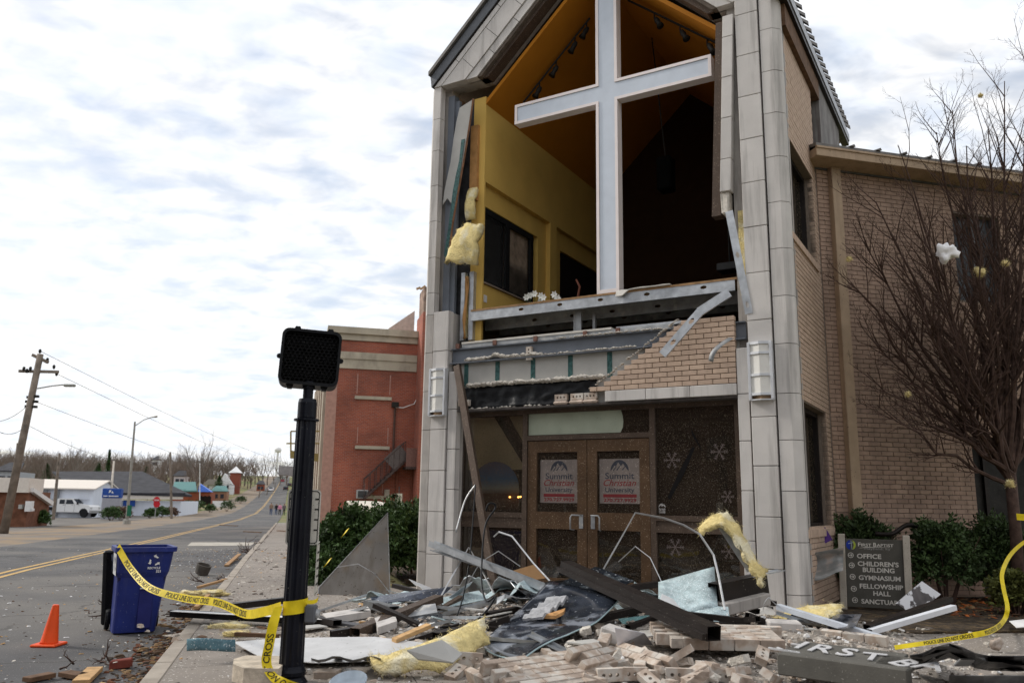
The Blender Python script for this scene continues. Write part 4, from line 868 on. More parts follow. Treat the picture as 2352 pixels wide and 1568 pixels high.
for i in range(1500):
    p = S(rn.uniform(17.5, 25), rn.uniform(1.9, 3.6), .15); limb(mh, p, V((rn.gauss(0, .35), rn.gauss(0, .35), 1)), rn.uniform(.9, 1.25), .006, 1, rn, .6, .45, 4, .1, 3, .12, 3)
ob('twigs', mh, TWIG, hb)
# ------------------------------------------------------------------ red brick theatre building down the street
def redbrick():
    m = bpy.data.materials.new('red_brick'); m.use_nodes = True; t = m.node_tree; b = t.nodes['Principled BSDF']; l = t.links.new; MATS['red_brick'] = m
    g = t.nodes.new('ShaderNodeNewGeometry'); vd = t.nodes.new('ShaderNodeVectorMath'); vd.operation = 'DOT_PRODUCT'; vd.inputs[1].default_value = WD; l(g.outputs['Position'], vd.inputs[0])
    vs2 = t.nodes.new('ShaderNodeVectorMath'); vs2.operation = 'DOT_PRODUCT'; vs2.inputs[1].default_value = SD; l(g.outputs['Position'], vs2.inputs[0])
    ad = t.nodes.new('ShaderNodeMath'); l(vd.outputs['Value'], ad.inputs[0]); l(vs2.outputs['Value'], ad.inputs[1])
    sp = t.nodes.new('ShaderNodeSeparateXYZ'); l(g.outputs['Position'], sp.inputs[0]); cb = t.nodes.new('ShaderNodeCombineXYZ'); l(ad.outputs[0], cb.inputs[0]); l(sp.outputs['Z'], cb.inputs[1])
    br = t.nodes.new('ShaderNodeTexBrick'); br.inputs['Scale'].default_value = 1; br.inputs['Brick Width'].default_value = .21; br.inputs['Row Height'].default_value = .075; br.inputs['Mortar Size'].default_value = .007; br.inputs['Color1'].default_value = (.34, .085, .042, 1); br.inputs['Color2'].default_value = (.25, .062, .035, 1); br.inputs['Mortar'].default_value = (.28, .17, .14, 1); l(cb.outputs[0], br.inputs['Vector'])
    nz = t.nodes.new('ShaderNodeTexNoise'); nz.inputs['Scale'].default_value = .45; nz.inputs['Detail'].default_value = 6; l(g.outputs['Position'], nz.inputs['Vector']); mr = t.nodes.new('ShaderNodeMapRange'); l(nz.outputs['Fac'], mr.inputs['Value']); mr.inputs['From Min'].default_value = .3; mr.inputs['From Max'].default_value = .7; mr.inputs['To Min'].default_value = .6; mr.inputs['To Max'].default_value = 1.25
    hs = t.nodes.new('ShaderNodeHueSaturation'); l(mr.outputs[0], hs.inputs['Value']); l(br.outputs['Color'], hs.inputs['Color']); l(hs.outputs[0], b.inputs['Base Color']); b.inputs['Roughness'].default_value = .9; return m
RB = redbrick()
LIME = M('old_limestone', (.42, .37, .29), .9, var=.12, scale=.8, bump=.2, streak=((.16, .14, .12), .6, 1.2))
SB = 42.0; WB0 = 1.55
def bk(x, y, ds=0):
    d = ray(x, y); P = C0+d*((SB+ds-C0.dot(SD))/d.dot(SD)); return P.dot(WD), P.z
th_ = empty('brick_theatre', S(SB+6, 6, -.2), 'three storey red brick building with pale stone bands beyond the hedge', 'building')
TOP = bk(760, 757)[1]
def sbox(s0, s1, w0, w1, z0, z1, bev=0): return MB().box(S((s0+s1)/2, (w0+w1)/2, (z0+z1)/2), abs(w1-w0)/2, abs(s1-s0)/2, abs(z1-z0)/2, WD, SD, UP, bev)
ob('wall', sbox(SB, SB+24, WB0, 16, -.3, TOP-.5), RB, th_)
W1 = bk(955, 900)[0]
ob('wing_wall', sbox(SB-1.6, SB+.5, W1, 16, -.3, TOP+.9), RB, th_)
m2 = sbox(SB-1.6, SB, W1+.02, 16, TOP+.9, TOP+2.2); ob('broken_parapet', m2, M('broken_wall', (.28, .2, .16), .95, var=.4, scale=2, bump=.5, bscale=10, bdist=.1), th_)
m2 = MB(); m2.prism([S(SB+3, W1-2.2, TOP-.4), S(SB+3, W1-1.2, TOP+.9), S(SB+3, W1+.2, TOP+2.0), S(SB+3, W1+.2, TOP-.4)], SD*.4); ob('broken_gable', m2, M('pink_render', (.46, .36, .31), .9, var=.12), th_)
m2 = MB(); c = S(SB-1, W1+.1, TOP+2.2)
for k in range(5): m2.tube([c+WD*(-.4+.2*k), c+WD*(-.2+.25*k)+UP*(.1+.1*(k % 2))], .07, 4)
ob('splintered_timber', m2, WOOD, th_)
def band(y0, y1, pr, nm, mat, x=850):
    z1, z0 = bk(x, y0)[1], bk(x, y1)[1]; return ob(nm, sbox(SB-pr, SB+10, WB0-pr, W1-.01, z0, z1), mat, th_)
band(752, 767, .25, 'cornice', LIME, 800); band(767, 781, .1, 'cornice', LIME, 800); band(808, 824, .12, 'stone_band', LIME, 800); band(824, 846, .06, 'stone_band', LIME, 800)
GL = M('bricked_window', (.25, .085, .06), .9, var=.2, scale=4, bump=.3, bscale=12)
for (x0, x1, y0, y1, ys) in ((822, 895, 858, 907, 912), (822, 890, 980, 1020, 1026), (838, 878, 1110, 1132, 1140)):
    a, z1 = bk(x0, y0); b, z0 = bk(x1, y1); f_ = ob('bricked_window', sbox(SB-.012, SB+.02, a, b, z0, z1), RB, th_)
    zz1 = bk(x0, ys-3)[1]; ob('sill', sbox(SB-.12, SB, a-.1, b+.1, zz1-.16, zz1), LIME, f_)
    for xx in (a, b): ob('jamb_line', sbox(SB-.016, SB, xx-.02, xx+.02, z0, z1), M('joint_line', (.4, .24, .2), .9), f_)
# front piers facing the street
for k in range(6): ob('stone_pier', sbox(SB+.25+k*4, SB+1.6+k*4, WB0-.28, WB0, -.3, TOP-.6), LIME, th_)
ob('corner_pier', sbox(SB-.02, SB+.3, WB0-.14, WB0+.38, -.3, bk(760, 846)[1]), M('pink_stone', (.42, .24, .19), .9, var=.1), th_)
# sign frame, canopy, vent pipe, stair, air conditioner
m2 = MB(); YM = M('ochre_metal', (.30, .23, .08), .6)
fx = [bk(668, 990), bk(668, 1055), bk(742, 992)]
for a, b, c, d in ((668, 990, 742, 990), (668, 990, 668, 1050), (658, 1018, 742, 1018), (705, 1060, 742, 1035)): p, q = AT(a, b, 44), AT(c, d, 44); m2.tube([p, q], .05, 4)
p, q = AT(667, 1043, 44), AT(742, 1052, 44); m2.box((p+q)/2, (q-p).length/2, .12, .2, (q-p).normalized(), SD, UP); ob('sign_frame', m2, YM, th_)
m2 = MB(); a, b = AT(640, 1080, 62), AT(748, 1088, 62); m2.box((a+b)/2, (b-a).length/2, 1, .33, (b-a).normalized(), SD, UP); cn = ob('canopy', m2, M('grey_canopy', (.3, .3, .3), .7), label='flat grey street canopy on posts beyond the brick building', cat='canopy')
m2 = MB(); m2.tube([AT(742, 1060, 62), AT(724, 1040, 62), AT(706, 1065, 62)], .15, 5); ob('canopy_gable', m2, TXT, cn)
pw, pz = bk(907, 930); m2 = MB(); m2.tube([S(SB-.1, pw, bk(905, 1080)[1]), S(SB-.1, pw, pz)], .06, 6); ob('vent_pipe', m2, M('rust_pipe', (.09, .05, .04), .8), th_)
m2 = MB(); m2.box(S(SB-.15, pw, pz), .18, .1, .14, WD, SD, UP, .03); ob('vent_cap', m2, TXT, th_)
m2 = MB(); pp = [S(SB-.2+.02*i, w_=bk(x, y)[0], z=bk(x, y)[1]) for i, (x, y) in enumerate(((908, 936), (925, 937), (950, 928), (962, 905), (970, 870), (972, 800)))]; m2.tube(pp, .022, 5); ob('loose_cable', m2, WHITE, th_)
fs = empty('fire_stair', S(SB-1, bk(880, 1100)[0], 0), 'rusty iron fire stair on the side of the red brick building', 'stair')
RUST = M('rust_iron', (.085, .06, .055), .8, .3, var=.3, scale=6)
a, b = bk(832, 1145), bk(925, 1060); m2 = MB()
P0, P1 = S(SB-.9, a[0], a[1]), S(SB-.9, b[0], b[1])
for off in (0, .85):
    m2.tube([P0-SD*off*0+SD*off*.9, P1+SD*off*.9], .07, 4); m2.tube([P0+UP*.95+SD*off*.9, P1+UP*.95+SD*off*.9], .03, 4)
    for k in range(8): q = P0.lerp(P1, k/7)+SD*off*.9; m2.tube([q, q+UP*.95], .02, 4)
ob('stringer', m2, RUST, fs)
for k in range(12): q = P0.lerp(P1, k/12); ob('tread', MB().box(q+SD*.4, .14, .4, .02, WD, SD, UP), RUST, fs)
m2 = MB(); q = P0.lerp(P1, .8)+UP*.5; m2.box(q, (P1-P0).length*.19, .01, .42, (P1-P0).normalized(), SD, (P1-P0).normalized().cross(SD)); ob('mesh_screen', m2, M('stair_screen', (.11, .09, .085), .9, var=.3, scale=30), fs)
c_, d_ = bk(925, 1073), bk(968, 1073); m2 = sbox(SB-1.2, SB, c_[0], d_[0]+1.5, c_[1]-.12, c_[1]); ob('landing', m2, RUST, fs); ob('landing_screen', sbox(SB-1.2, SB-1.18, c_[0], d_[0]+1.5, c_[1], c_[1]+.9), M('screen2', (.17, .09, .075), .9, var=.3, scale=30), fs)
for x in (945, 912): w_, z_ = bk(x, 1085); ob('stair_post', sbox(SB-.2, SB-.1, w_-.05, w_+.05, -.2, z_), M('red_rust', (.2, .07, .045), .8), fs)
w_, z_ = bk(831, 1135); ac = ob('air_conditioner', sbox(SB-.35, SB, w_-.28, w_+.28, z_-.2, z_+.22, .02), M('ac_grey', (.4, .4, .38), .6, var=.1), label='window air conditioner low on the red brick wall', cat='air conditioner'); ob('grille', sbox(SB-.36, SB-.351, w_-.22, w_+.2, z_-.15, z_+.17), M('ac_dark', (.07, .07, .07), .7), ac)
w_, z_ = bk(888, 1133); ob('meter_box', sbox(SB-.2, SB, w_-.13, w_+.13, z_-.2, z_+.2, .02), M('beige_box', (.4, .36, .3), .7), label='small beige meter box on the red brick wall', cat='meter box')
w_, z_ = bk(913, 1145); np_ = ob('no_parking_sign', sbox(SB-6.02, SB-6, w_*.87-.13, w_*.87+.13, z_-.2, z_+.2), M('sign_cream', (.55, .52, .42), .6), label='small cream no parking sign on a post near the fire stair', cat='sign')
o = S(SB-6.03, w_*.87, z_); m2 = MB(); m2.place(curve2d([circ(0, .03, .09, 14), circ(0, .03, .07, 14)], 0), o, WD, UP); m2.place(text('P', .12, 0, .004, align='CENTER'), o-UP*.015, WD, UP); ob('symbol', m2, TXT, np_); m2 = MB(); m2.tube([S(SB-5.97, w_*.87, -.2), S(SB-5.97, w_*.87, z_+.5)], .03, 5); ob('post', m2, RUST, np_)
m2 = MB(); a, b = AT(832, 1158, 24), AT(915, 1176, 20); ax = (b-a).normalized(); sd_ = ax.cross(UP).normalized(); m2.box((a+b)/2, (b-a).length/2, .45, .1, ax, sd_, UP, .02); wcp = ob('low_stone_wall', m2, M('pale_cap', (.6, .55, .48), .85, var=.08), label='pale stone capped low wall behind the hedge', cat='wall'); m2 = MB(); m2.box((a+b)/2-UP*.75, (b-a).length/2-.05, .35, .64, ax, sd_, UP); ob('wall_body', m2, RB, wcp)
# ------------------------------------------------------------------ pedestrian signal
PX = -1.63; PY = 6.6; pb = V((PX, PY, .14))
pd = empty('pedestrian_signal', pb, 'black fluted post carrying a dark crosswalk signal, wrapped in yellow tape', 'traffic signal')
NVY = M('navy_black_paint', (.006, .007, .012), .35, .2, var=.2, scale=5, bump=.08, bscale=30, speck=((.15, .15, .13), 60, .71))
ln_ = V((-.035, 0, 0))*0
def flute(z0, z1, r0, r1, n=14):
    m2 = MB(); k = n*4
    for z, r in ((z0, r0), (z1, r1)):
        for j in range(k):
            t = 2*math.pi*j/k; rr = r*(1-.075*(.5-.5*math.cos(n*t))**.7); m2.v.append(pb+V((rr*math.cos(t), rr*math.sin(t), z-.14)))
    for j in range(k): m2.f.append([j, (j+1) % k, k+(j+1) % k, k+j]); m2.m.append(0)
    m2.f += [list(range(k))[::-1], list(range(k, 2*k))]; m2.m += [0, 0]; return m2
ob('shaft', flute(.28, 2.13, .093, .078), NVY, pd)
def lt(pr, nm, mat=NVY, n=24): return ob(nm, MB().lathe(pb-UP*.14, pr, n), mat, pd, smooth=False)
lt([(.13, .12), (.13, .16), (.112, .19), (.102, .205), (.112, .22), (.112, .245), (.10, .265), (.094, .285)], 'base'); lt([(.078, 2.12), (.098, 2.125), (.098, 2.14), (.075, 2.145)], 'cap_ring'); lt([(.066, 2.14), (.074, 2.15), (.074, 2.27), (.067, 2.30), (.04, 2.305), (.04, 2.40)], 'collar'); lt([(.045, 2.38), (.05, 2.385), (.05, 2.44)], 'bracket')
fx_ = V((.97, .24, 0)).normalized(); fy_ = V((-.24, .97, 0)).normalized(); hc = V((PX+.0, PY, 2.63)); HW, HH_ = .235, .225
tl = R(4.5); fu_ = UP
def rr_(hx, hz, r, n=6):
    out = []
    for cx, cz, a in ((hx-r, hz-r, 0), (-hx+r, hz-r, 90), (-hx+r, -hz+r, 180), (hx-r, -hz+r, 270)):
        for i in range(n+1): t = R(a+90*i/n); out.append((cx+r*math.cos(t), cz+r*math.sin(t)))
    return out
hx_ = (fx_*math.cos(R(2.2))-UP*math.sin(R(2.2))); hz_ = hx_.cross(fy_).normalized()*1
m2 = MB(); m2.prism([hc+hx_*a+hz_*b+fy_*.06 for a, b in rr_(HW, HH_, .06)], fy_*.16); hd_ = ob('signal_housing', m2, BLACK, pd)
m2 = MB(); m2.place(curve2d([rr_(HW, HH_, .06), rr_(HW-.022, HH_-.022, .045)], .07), hc, hx_, hz_); ob('signal_hood', m2, BLACK, hd_)
m2 = MB(); m2.prism([hc+hx_*a+hz_*b+fy_*.045 for a, b in rr_(HW-.02, HH_-.02, .045)], fy_*.01); ob('lens', m2, M('dark_lens', (.004, .004, .005), .25, bump=0), hd_)
m2 = MB()                                    # egg-crate visor
for i in range(17):
    z = -HH_+.03+i*(2*HH_-.06)/16; m2.box(hc+hz_*z+fy_*.0, HW-.022, .03, .0012, hx_, fy_, hz_)
for i in range(-11, 12):
    for s_ in (-1, 1):
        # diagonal vanes clipped to the frame
        x0 = i*.035; L2 = HH_-.024; a0 = x0-s_*L2*.58; a1 = x0+s_*L2*.58; lim = HW-.024; t0, t1 = 0, 1
        da = a1-a0
        for bound, sg in ((lim, 1), (-lim, -1)):
            v0 = sg*(a0-bound); v1 = sg*(a1-bound)
            if v0 > 0 and v1 > 0: t0 = 2
            elif v0 > 0: t0 = max(t0, v0/(v0-v1))
            elif v1 > 0: t1 = min(t1, v0/(v0-v1))
        if t0 >= t1: continue
        p = hc+hx_*(a0+da*t0)+hz_*(-L2+2*L2*t0); q = hc+hx_*(a0+da*t1)+hz_*(-L2+2*L2*t1); ax = (q-p).normalized(); m2.box((p+q)/2, (q-p).length/2, .028, .0012, ax, fy_, ax.cross(fy_))
ob('visor_grid', m2, M('visor_black', (.007, .007, .008), .5, .0, var=.2, bump=0, speck=((.2, .2, .19), 80, .70)), hd_)
for (a, b) in ((-.12, 1), (.14, 1), (-.14, -1), (.13, -1)): m2 = MB(); m2.prism([hc+hx_*(a+x)+hz_*(b*(HH_+z))+fy_*-.02 for x, z in ((-.03, 0), (.03, 0), (.018, .028), (-.018, .028))], fy_*.08); ob('latch', m2, BLACK, hd_)
for s_ in (-1, 1): m2 = MB(); m2.lathe(hc+hx_*(s_*(HW+.008)), [(.018, -.02), (.022, 0), (.018, .02)], 8, fy_); ob('hinge', m2, BLACK, hd_)
# sign plates on the post
so = V((PX-.005, PY+.115, 1.375)); e = ob('sign_plate', MB().place(curve2d([rr_(.128, .215, .03)], .002), so, fx_, UP), M('sign_white', (.6, .58, .52), .6, var=.1, speck=((.12, .12, .1), 50, .66)), pd)
m2 = MB(); m2.place(curve2d([rr_(.118, .205, .026), rr_(.111, .198, .022)], 0), so-fy_*.0035, fx_, UP)
for z in (.14, .06, -.02, -.1): m2.box(so-fy_*.0035+UP*z+fx_*.1, .016, .0003, .006, fx_, fy_, UP); m2.box(so-fy_*.0035+UP*z-fx_*.1, .016, .0003, .006, fx_, fy_, UP)
ob('border', m2, TXT, e)
sx = V((-.14, .99, 0)).normalized(); so = V((PX+.125, PY+.12, .985)); e = ob('sign_plate', MB().place(curve2d([rr_(.11, .2, .02)], .002), so, sx, UP), MATS['sign_white'], pd); m2 = MB(); m2.place(curve2d([rr_(.1, .19, .02), rr_(.094, .184, .018)], 0), so+V((sx.y, -sx.x, 0))*.0035, sx, UP)
for z in (.12, .06, 0, -.06, -.12): m2.box(so+V((sx.y, -sx.x, 0))*.0035+UP*z, .07, .0003, .008, sx, V((sx.y, -sx.x, 0)), UP)
ob('border', m2, TXT, e)
bb = V((PX+.13, PY-.02, .66)); m2 = MB(); m2.box(bb, .042, .045, .065, bev=.012); pbx = ob('push_button_box', m2, M('grey_box', (.10, .105, .115), .5, var=.15), pd); m2 = MB(); m2.lathe(bb+V((.042, 0, 0)), [(.035, 0), (.035, .015), (.022, .025)], 12, V((1, 0, 0))); ob('button', m2, GALVD, pbx)
# ------------------------------------------------------------------ recycling cart, cone
bc = V((-4.33, 10.0, 0)); yaw = R(29); bx = V((math.cos(yaw), math.sin(yaw), 0)); by = V((-math.sin(yaw), math.cos(yaw), 0))
cart = empty('recycling_cart', bc, 'blue wheeled recycling cart standing open at the kerb with tape over its rim', 'recycling cart')
BLUE = M('blue_plastic', (.018, .03, .165), .45, var=.15, scale=3, bump=.1, bscale=40, speck=((.09, .10, .22), 40, .68), streak=((.07, .075, .15), .35, 9))
TLT = .05
def cb_(a, b, z): return bc+bx*(a+TLT*z)+by*b+UP*z
def ring(z, ha_, hb_, r): return [cb_(a, b, z) for a, b in rr_(ha_, hb_, r, 4)]
m2 = MB(); levels = [(.02, .225, .23, .06), (.30, .24, .25, .06), (.62, .26, .275, .06), (.68, .28, .295, .06), (.92, .30, .32, .06)]
rs = [ring(*l_) for l_ in levels]; n = len(rs[0]); m2.v = [p for r_ in rs for p in r_]
for i in range(len(rs)-1):
    for j in range(n): m2.f.append([i*n+j, i*n+(j+1) % n, (i+1)*n+(j+1) % n, (i+1)*n+j]); m2.m.append(0)
m2.f.append(list(range(n))[::-1]); m2.m.append(0); body = ob('body', m2, BLUE, cart)
ins = [ring(.05, .21, .21, .05), ring(.92, .285, .305, .05)]; m2 = MB(); m2.v = ins[0]+ins[1]
for j in range(n): m2.f.append([n+j, n+(j+1) % n, (j+1) % n, j]); m2.m.append(0)
m2.f.append(list(range(n))); m2.m.append(0); ob('inner_shell', m2, M('navy_inside', (.012, .014, .06), .6), body)
m2 = MB(); a, b = rr_(.33, .35, .07, 4), rr_(.285, .305, .05, 4)
for z in (.905, .955):
    m2.v += [cb_(x, y, z+.0) for x, y in a]+[cb_(x, y, z) for x, y in b]
for j in range(n):
    k = (j+1) % n
    for f in ((j, k, 2*n+k, 2*n+j), (2*n+j, 2*n+k, 3*n+k, 3*n+j), (n+j, 3*n+j, 3*n+k, n+k), (j, n+j, n+k, k)): m2.f.append(f); m2.m.append(0)
ob('rim', m2, BLUE, body)
for xa in (.07,):
    m2 = MB(); m2.box(cb_(xa, -.256, .36), .075, .012, .3, bx, by, UP, .008); ob('grip_recess', m2, M('blue_dark', (.02, .025, .14), .5), body); m2 = MB(); m2.tube([cb_(xa-.08, -.285, .50), cb_(xa+.08, -.285, .50)], .011, 8); ob('lift_bar', m2, GALV, cart)
o = cb_(.10, -.318, .76)+by*.0; fz = (UP+by*-.10).normalized()
m2 = MB()
for k in range(3):
    t = 2*math.pi*k/3+math.pi/2
    def P(r, an): return (r*math.cos(an), r*math.sin(an))
    m2.place(curve2d([[P(.055, t-.9), P(.06, t-.2), P(.075, t-.2), P(.058, t+.25), P(.032, t-.1), P(.042, t-.1), P(.036, t-.75)]], 0), o+UP*.045, bx, fz)
m2.place(text('RECYCLE', .033, 0, .001, align='CENTER'), o-UP*.045, bx, fz); m2.place(text('521', .038, 0, .0015, align='CENTER', fit=.05), o-UP*.085+bx*.05, bx, fz); ob('marking', m2, WHITE, cart)
m2 = MB(); sp0 = [cb_(-.292, -.25, .88), cb_(-.292, .16, .88), cb_(-.268, .16, .64), cb_(-.268, -.25, .64)]; m2.add([p-bx*.012 for p in sp0], [(0, 1, 2, 3)]); stk = ob('sticker', m2, M('sticker_white', (.62, .63, .64), .6, var=.08), cart)
m2 = MB(); oo = cb_(-.296, .06, .66)-bx*.004; 
for lp in ([(.0, .02), (.04, .03), (.09, .1), (.1, .2), (.06, .22), (.05, .18), (.07, .15), (.05, .08)], [(.13, .05), (.22, .05), (.23, .09), (.15, .1)], [(.13, .12), (.2, .14), (.26, .2), (.2, .21), (.12, .17)], [(-.04, .12), (.0, .14), (.03, .21), (-.05, .19)]): m2.place(curve2d([lp], 0), oo, -by, (UP+bx*-.09).normalized())
ob('sticker_print', m2, M('print_blue', (.03, .045, .09), .6, bump=0), stk)
m2 = MB(); m2.box(bc-bx*.27+by*.33+UP*.47, .08, .028, .42, (bx*.8+by*.6).normalized(), (by*.8-bx*.6+UP*-.10).normalized(), (UP+by*.08-bx*.06).normalized(), .02); ob('lid', m2, BLACK, cart)
for b_ in (-.26, .26): m2 = MB(); m2.lathe(cb_(b_, .24, .12), [(.02, -.025), (.11, -.025), (.12, 0), (.11, .025), (.02, .025)], 16, bx); ob('wheel', m2, BLACK, cart)
cc = G(112, 1482, 0.0); cn_ = empty('traffic_cone', cc, 'bright orange traffic cone on the asphalt', 'traffic cone'); ORG = M('orange_plastic', (.80, .085, .014), .5, var=.1, scale=4, bump=.1, speck=((.45, .08, .03), 40, .68), streak=((.42, .06, .02), .4, 14))
m2 = MB(); m2.box(cc+UP*.014, .13, .13, .014, bev=.01); ob('base', m2, ORG, cn_); lx = V((.05, 0, 0))
m2 = MB(); m2.lathe(cc+UP*.028, [(.09, 0), (.083, .015), (.032, .37), (.028, .38), (.018, .38)], 20, UP+V((.07, 0, 0))); ob('cone', m2, ORG, cn_, smooth=True)
# ------------------------------------------------------------------ police tape
def ribbon(pts, wd, width, n=10, mat=TAPE, txt=None, t_off=.05, parent=None, name='police_tape', label=None, side=-1, flip=False, txt_n=99):
    P = []; W_ = []
    k = len(pts)
    def cr_(a, b, c, d, t): return .5*((2*b)+(c-a)*t+(2*a-5*b+4*c-d)*t*t+(3*b-a-3*c+d)*t*t*t)
    for i in range(k-1):
        for j in range(n):
            t = j/n; P.append(cr_(pts[max(i-1, 0)], pts[i], pts[i+1], pts[min(i+2, k-1)], t)); W_.append(wd[i].lerp(wd[i+1], t).normalized())
    P.append(pts[-1]); W_.append(wd[-1].normalized())
    m2 = MB(); m2.sheet([[p-w2*width/2, p+w2*width/2] for p, w2 in zip(P, W_)], .0008)
    o = ob(name, m2, mat, parent, label=label, cat='tape' if parent is None else None)
    if txt:
        acc = [0]
        for a, b in zip(P, P[1:]): acc.append(acc[-1]+(b-a).length)
        tv, tf = text(txt, width*.95, 0, .0008); wdt = max(p[0] for p in tv); s0 = t_off; m3 = MB(); cnt = 0
        while s0+wdt < acc[-1] and cnt < txt_n:
            vs_ = []
            for x, y, z in tv:
                s_ = s0+x if not flip else s0+wdt-x; i = max(0, min(len(P)-2, next((q for q in range(len(acc)-1) if acc[q+1] >= s_), len(P)-2))); f = (s_-acc[i])/max(1e-6, acc[i+1]-acc[i]); c = P[i].lerp(P[i+1], f); w2 = W_[i].lerp(W_[i+1], f); t_ = (P[i+1]-P[i]).normalized(); nr = w2.cross(t_).normalized()
                to = (C0-c); nr = nr if nr.dot(to) > 0 else -nr
                yy = (y-width*.33)*(-1 if flip else 1)
                vs_.append(c+w2*yy+nr*.0025)
            m3 = MB(); m3.add(vs_, tf); ob('lettering', m3, TXT, o); s0 += wdt+.12; cnt += 1
    return o
PL = 'POLICE LINE DO NOT CROSS'
A = [cb_(-.31, -.30, .965), AT(300, 1305, 9.4), AT(345, 1350, 9.0), AT(425, 1373, 8.6), AT(500, 1383, 8.0), AT(560, 1408, 7.4), AT(600, 1405, 6.9), AT(645, 1393, 6.5)]
wA = [V((.5, 0, .8)), V((.8, 0, .6)), V((.6, .2, .75)), V((.2, .2, .9)), V((.1, .1, 1)), V((0, .3, .9)), V((-.1, .1, 1)), V((-.1, .1, 1))]
tp = ribbon(A, wA, .074, 10, txt=PL, t_off=.25, name='police_tape', label='yellow police tape strung from the blue cart to the signal post')
wr = []
for i in range(13): t = R(215)+i*R(16.5); wr.append(pb+V((.094*math.cos(t), .094*math.sin(t), .56+.035*i/12)))
ribbon(wr, [V((0, 0, 1))]*13, .10, 3, txt='CROSS   POLICE', t_off=.01, parent=tp, name='wrapped_turn', flip=False)
B_ = [AT(640, 1392, 6.49), AT(628, 1430, 6.44), AT(618, 1480, 6.42), AT(612, 1520, 6.4), AT(625, 1550, 6.36), AT(660, 1572, 6.3), AT(720, 1590, 6.3)]
ribbon(B_, [V((.5, .5, .1)), V((.7, .3, 0)), V((1, .0, 0)), V((1, 0, 0)), V((.9, 0, .25)), V((.3, 0, .9)), V((0, 0, 1))], .072, 10, txt='DO NOT CROSS', t_off=.2, parent=tp, name='hanging_end', flip=True, txt_n=1)
ribbon([AT(702, 1380, 6.5), AT(715, 1382, 6.55), AT(728, 1378, 6.6), AT(731, 1370, 6.6)], [V((0, 0, 1))]*4, .03, 6, parent=tp, name='knot_tail')
Rt = [G(2055, 1486, .33), G(2130, 1475, .36), G(2210, 1462, .38), G(2275, 1448, .42), AT(2305, 1425, 9.4), AT(2314, 1395, 9.6), AT(2305, 1350, 9.9), AT(2302, 1315, 10.1), AT(2320, 1275, 10.4), AT(2352, 1245, 10.6), AT(2380, 1238, 10.8)]
ribbon(Rt, [V((.1, .5, .4)), V((.1, .6, .5)), V((.1, .4, .8)), V((-.1, .2, 1)), V((-.5, .1, .8)), V((-.9, .1, .3)), V((-1, 0, .1)), V((-.9, 0, .3)), V((-.5, 0, .8)), V((0, 0, 1)), V((0, 0, 1))], .05, 8, txt=PL, t_off=.3, label='yellow police tape trailing from the tree shrubs onto the pavement', txt_n=3)
ribbon([AT(2335, 1186, 10.6), AT(2360, 1188, 10.6), AT(2400, 1190, 10.6)], [V((0, 0, 1))]*3, .08, 4, txt='LINE DO NOT', t_off=.02, label='short length of yellow police tape tied round the bare tree')
# ------------------------------------------------------------------ directory sign
sc0 = V((4.53, 10.6, .17)); vdir = V((sc0.x, sc0.y, 0)).normalized(); ex = V((vdir.y, -vdir.x, 0)); lean = (UP+ex*.022).normalized()
def sg(x, y):   # zoomed sign drawing units -> panel metres
    return ((x-905)*.00081, (1370-y)*.00081+.15)
dg_ = empty('directory_sign', sc0, 'grey directory sign listing church rooms between two stone posts', 'sign')
m2 = MB(); hb_ = (1300-500)*.00081/2; m2.box(sc0+lean*.55+vdir*.02, hb_+.01, .02, .412, ex, vdir, lean, .004); ob('panel', m2, M('sign_grey', (.085, .08, .068), .7, var=.1, scale=6, speck=((.2, .19, .16), 90, .70)), dg_)
for x in (440, 1355): a = (x-905)*.00081; m2 = MB(); m2.box(sc0+ex*a+lean*.50, .04, .042, .52, ex, vdir, lean, .006); ob('post', m2, M('post_stone', (.42, .38, .32), .9, var=.1, speck=((.15, .13, .1), 60, .66)), dg_)
WT = M('sign_letter', (.58, .55, .50), .6, bump=0); o = sc0-vdir*.003
def put(t, x, y, h, wpx, bold=.002, mat=None): a, b = sg(x, y); m2 = MB(); m2.place(text(t, h/.72*.00081, 0, bold, fit=wpx*.00081), o+ex*a+lean*b, ex, lean); ob('lettering', m2, mat or WT, dg_)
for t, x, y, h, wpx in (('OFFICE', 655, 655, 68, 345), ("CHILDREN'S", 662, 768, 68, 575), ('BUILDING', 730, 858, 68, 445), ('GYMNASIUM', 668, 975, 68, 585), ('FELLOWSHIP', 678, 1100, 68, 605), ('HALL', 865, 1200, 68, 240), ('SANCTUARY', 692, 1325, 68, 580)): put(t, x, y, h, wpx)
put('F', 678, 475, 58, 38, .001); put('IRST', 722, 475, 44, 145, .001); put('B', 895, 475, 58, 42, .001); put('APTIST', 942, 475, 44, 235, .001)
for x, y in ((567, 615), (575, 766), (582, 937), (592, 1115), (602, 1282)):
    a, b = sg(x, y); m2 = MB(); m2.place(curve2d([circ(0, 0, .034, 18), circ(0, 0, .026, 18)], 0), o+ex*a+lean*b, ex, lean); m2.place(curve2d([[(-.028, -.004), (.006, -.004), (-.004, -.016), (.004, -.018), (.02, 0), (.004, .018), (-.004, .016), (.006, .004), (-.028, .004)]], 0), o+ex*a+lean*b, ex, lean); ob('arrow_symbol', m2, WT, dg_)
sw_ = [sg(x, y) for x, y in ((678, 505), (780, 485), (950, 478), (1185, 490), (950, 484), (780, 496))]; m2 = MB(); m2.place(curve2d([sw_], 0), o, ex, lean); ob('swoosh', m2, WT, dg_)
put('mayfield, ky', 762, 522, 34, 372, .0, M('letter_dim', (.3, .29, .27), .6, bump=0))
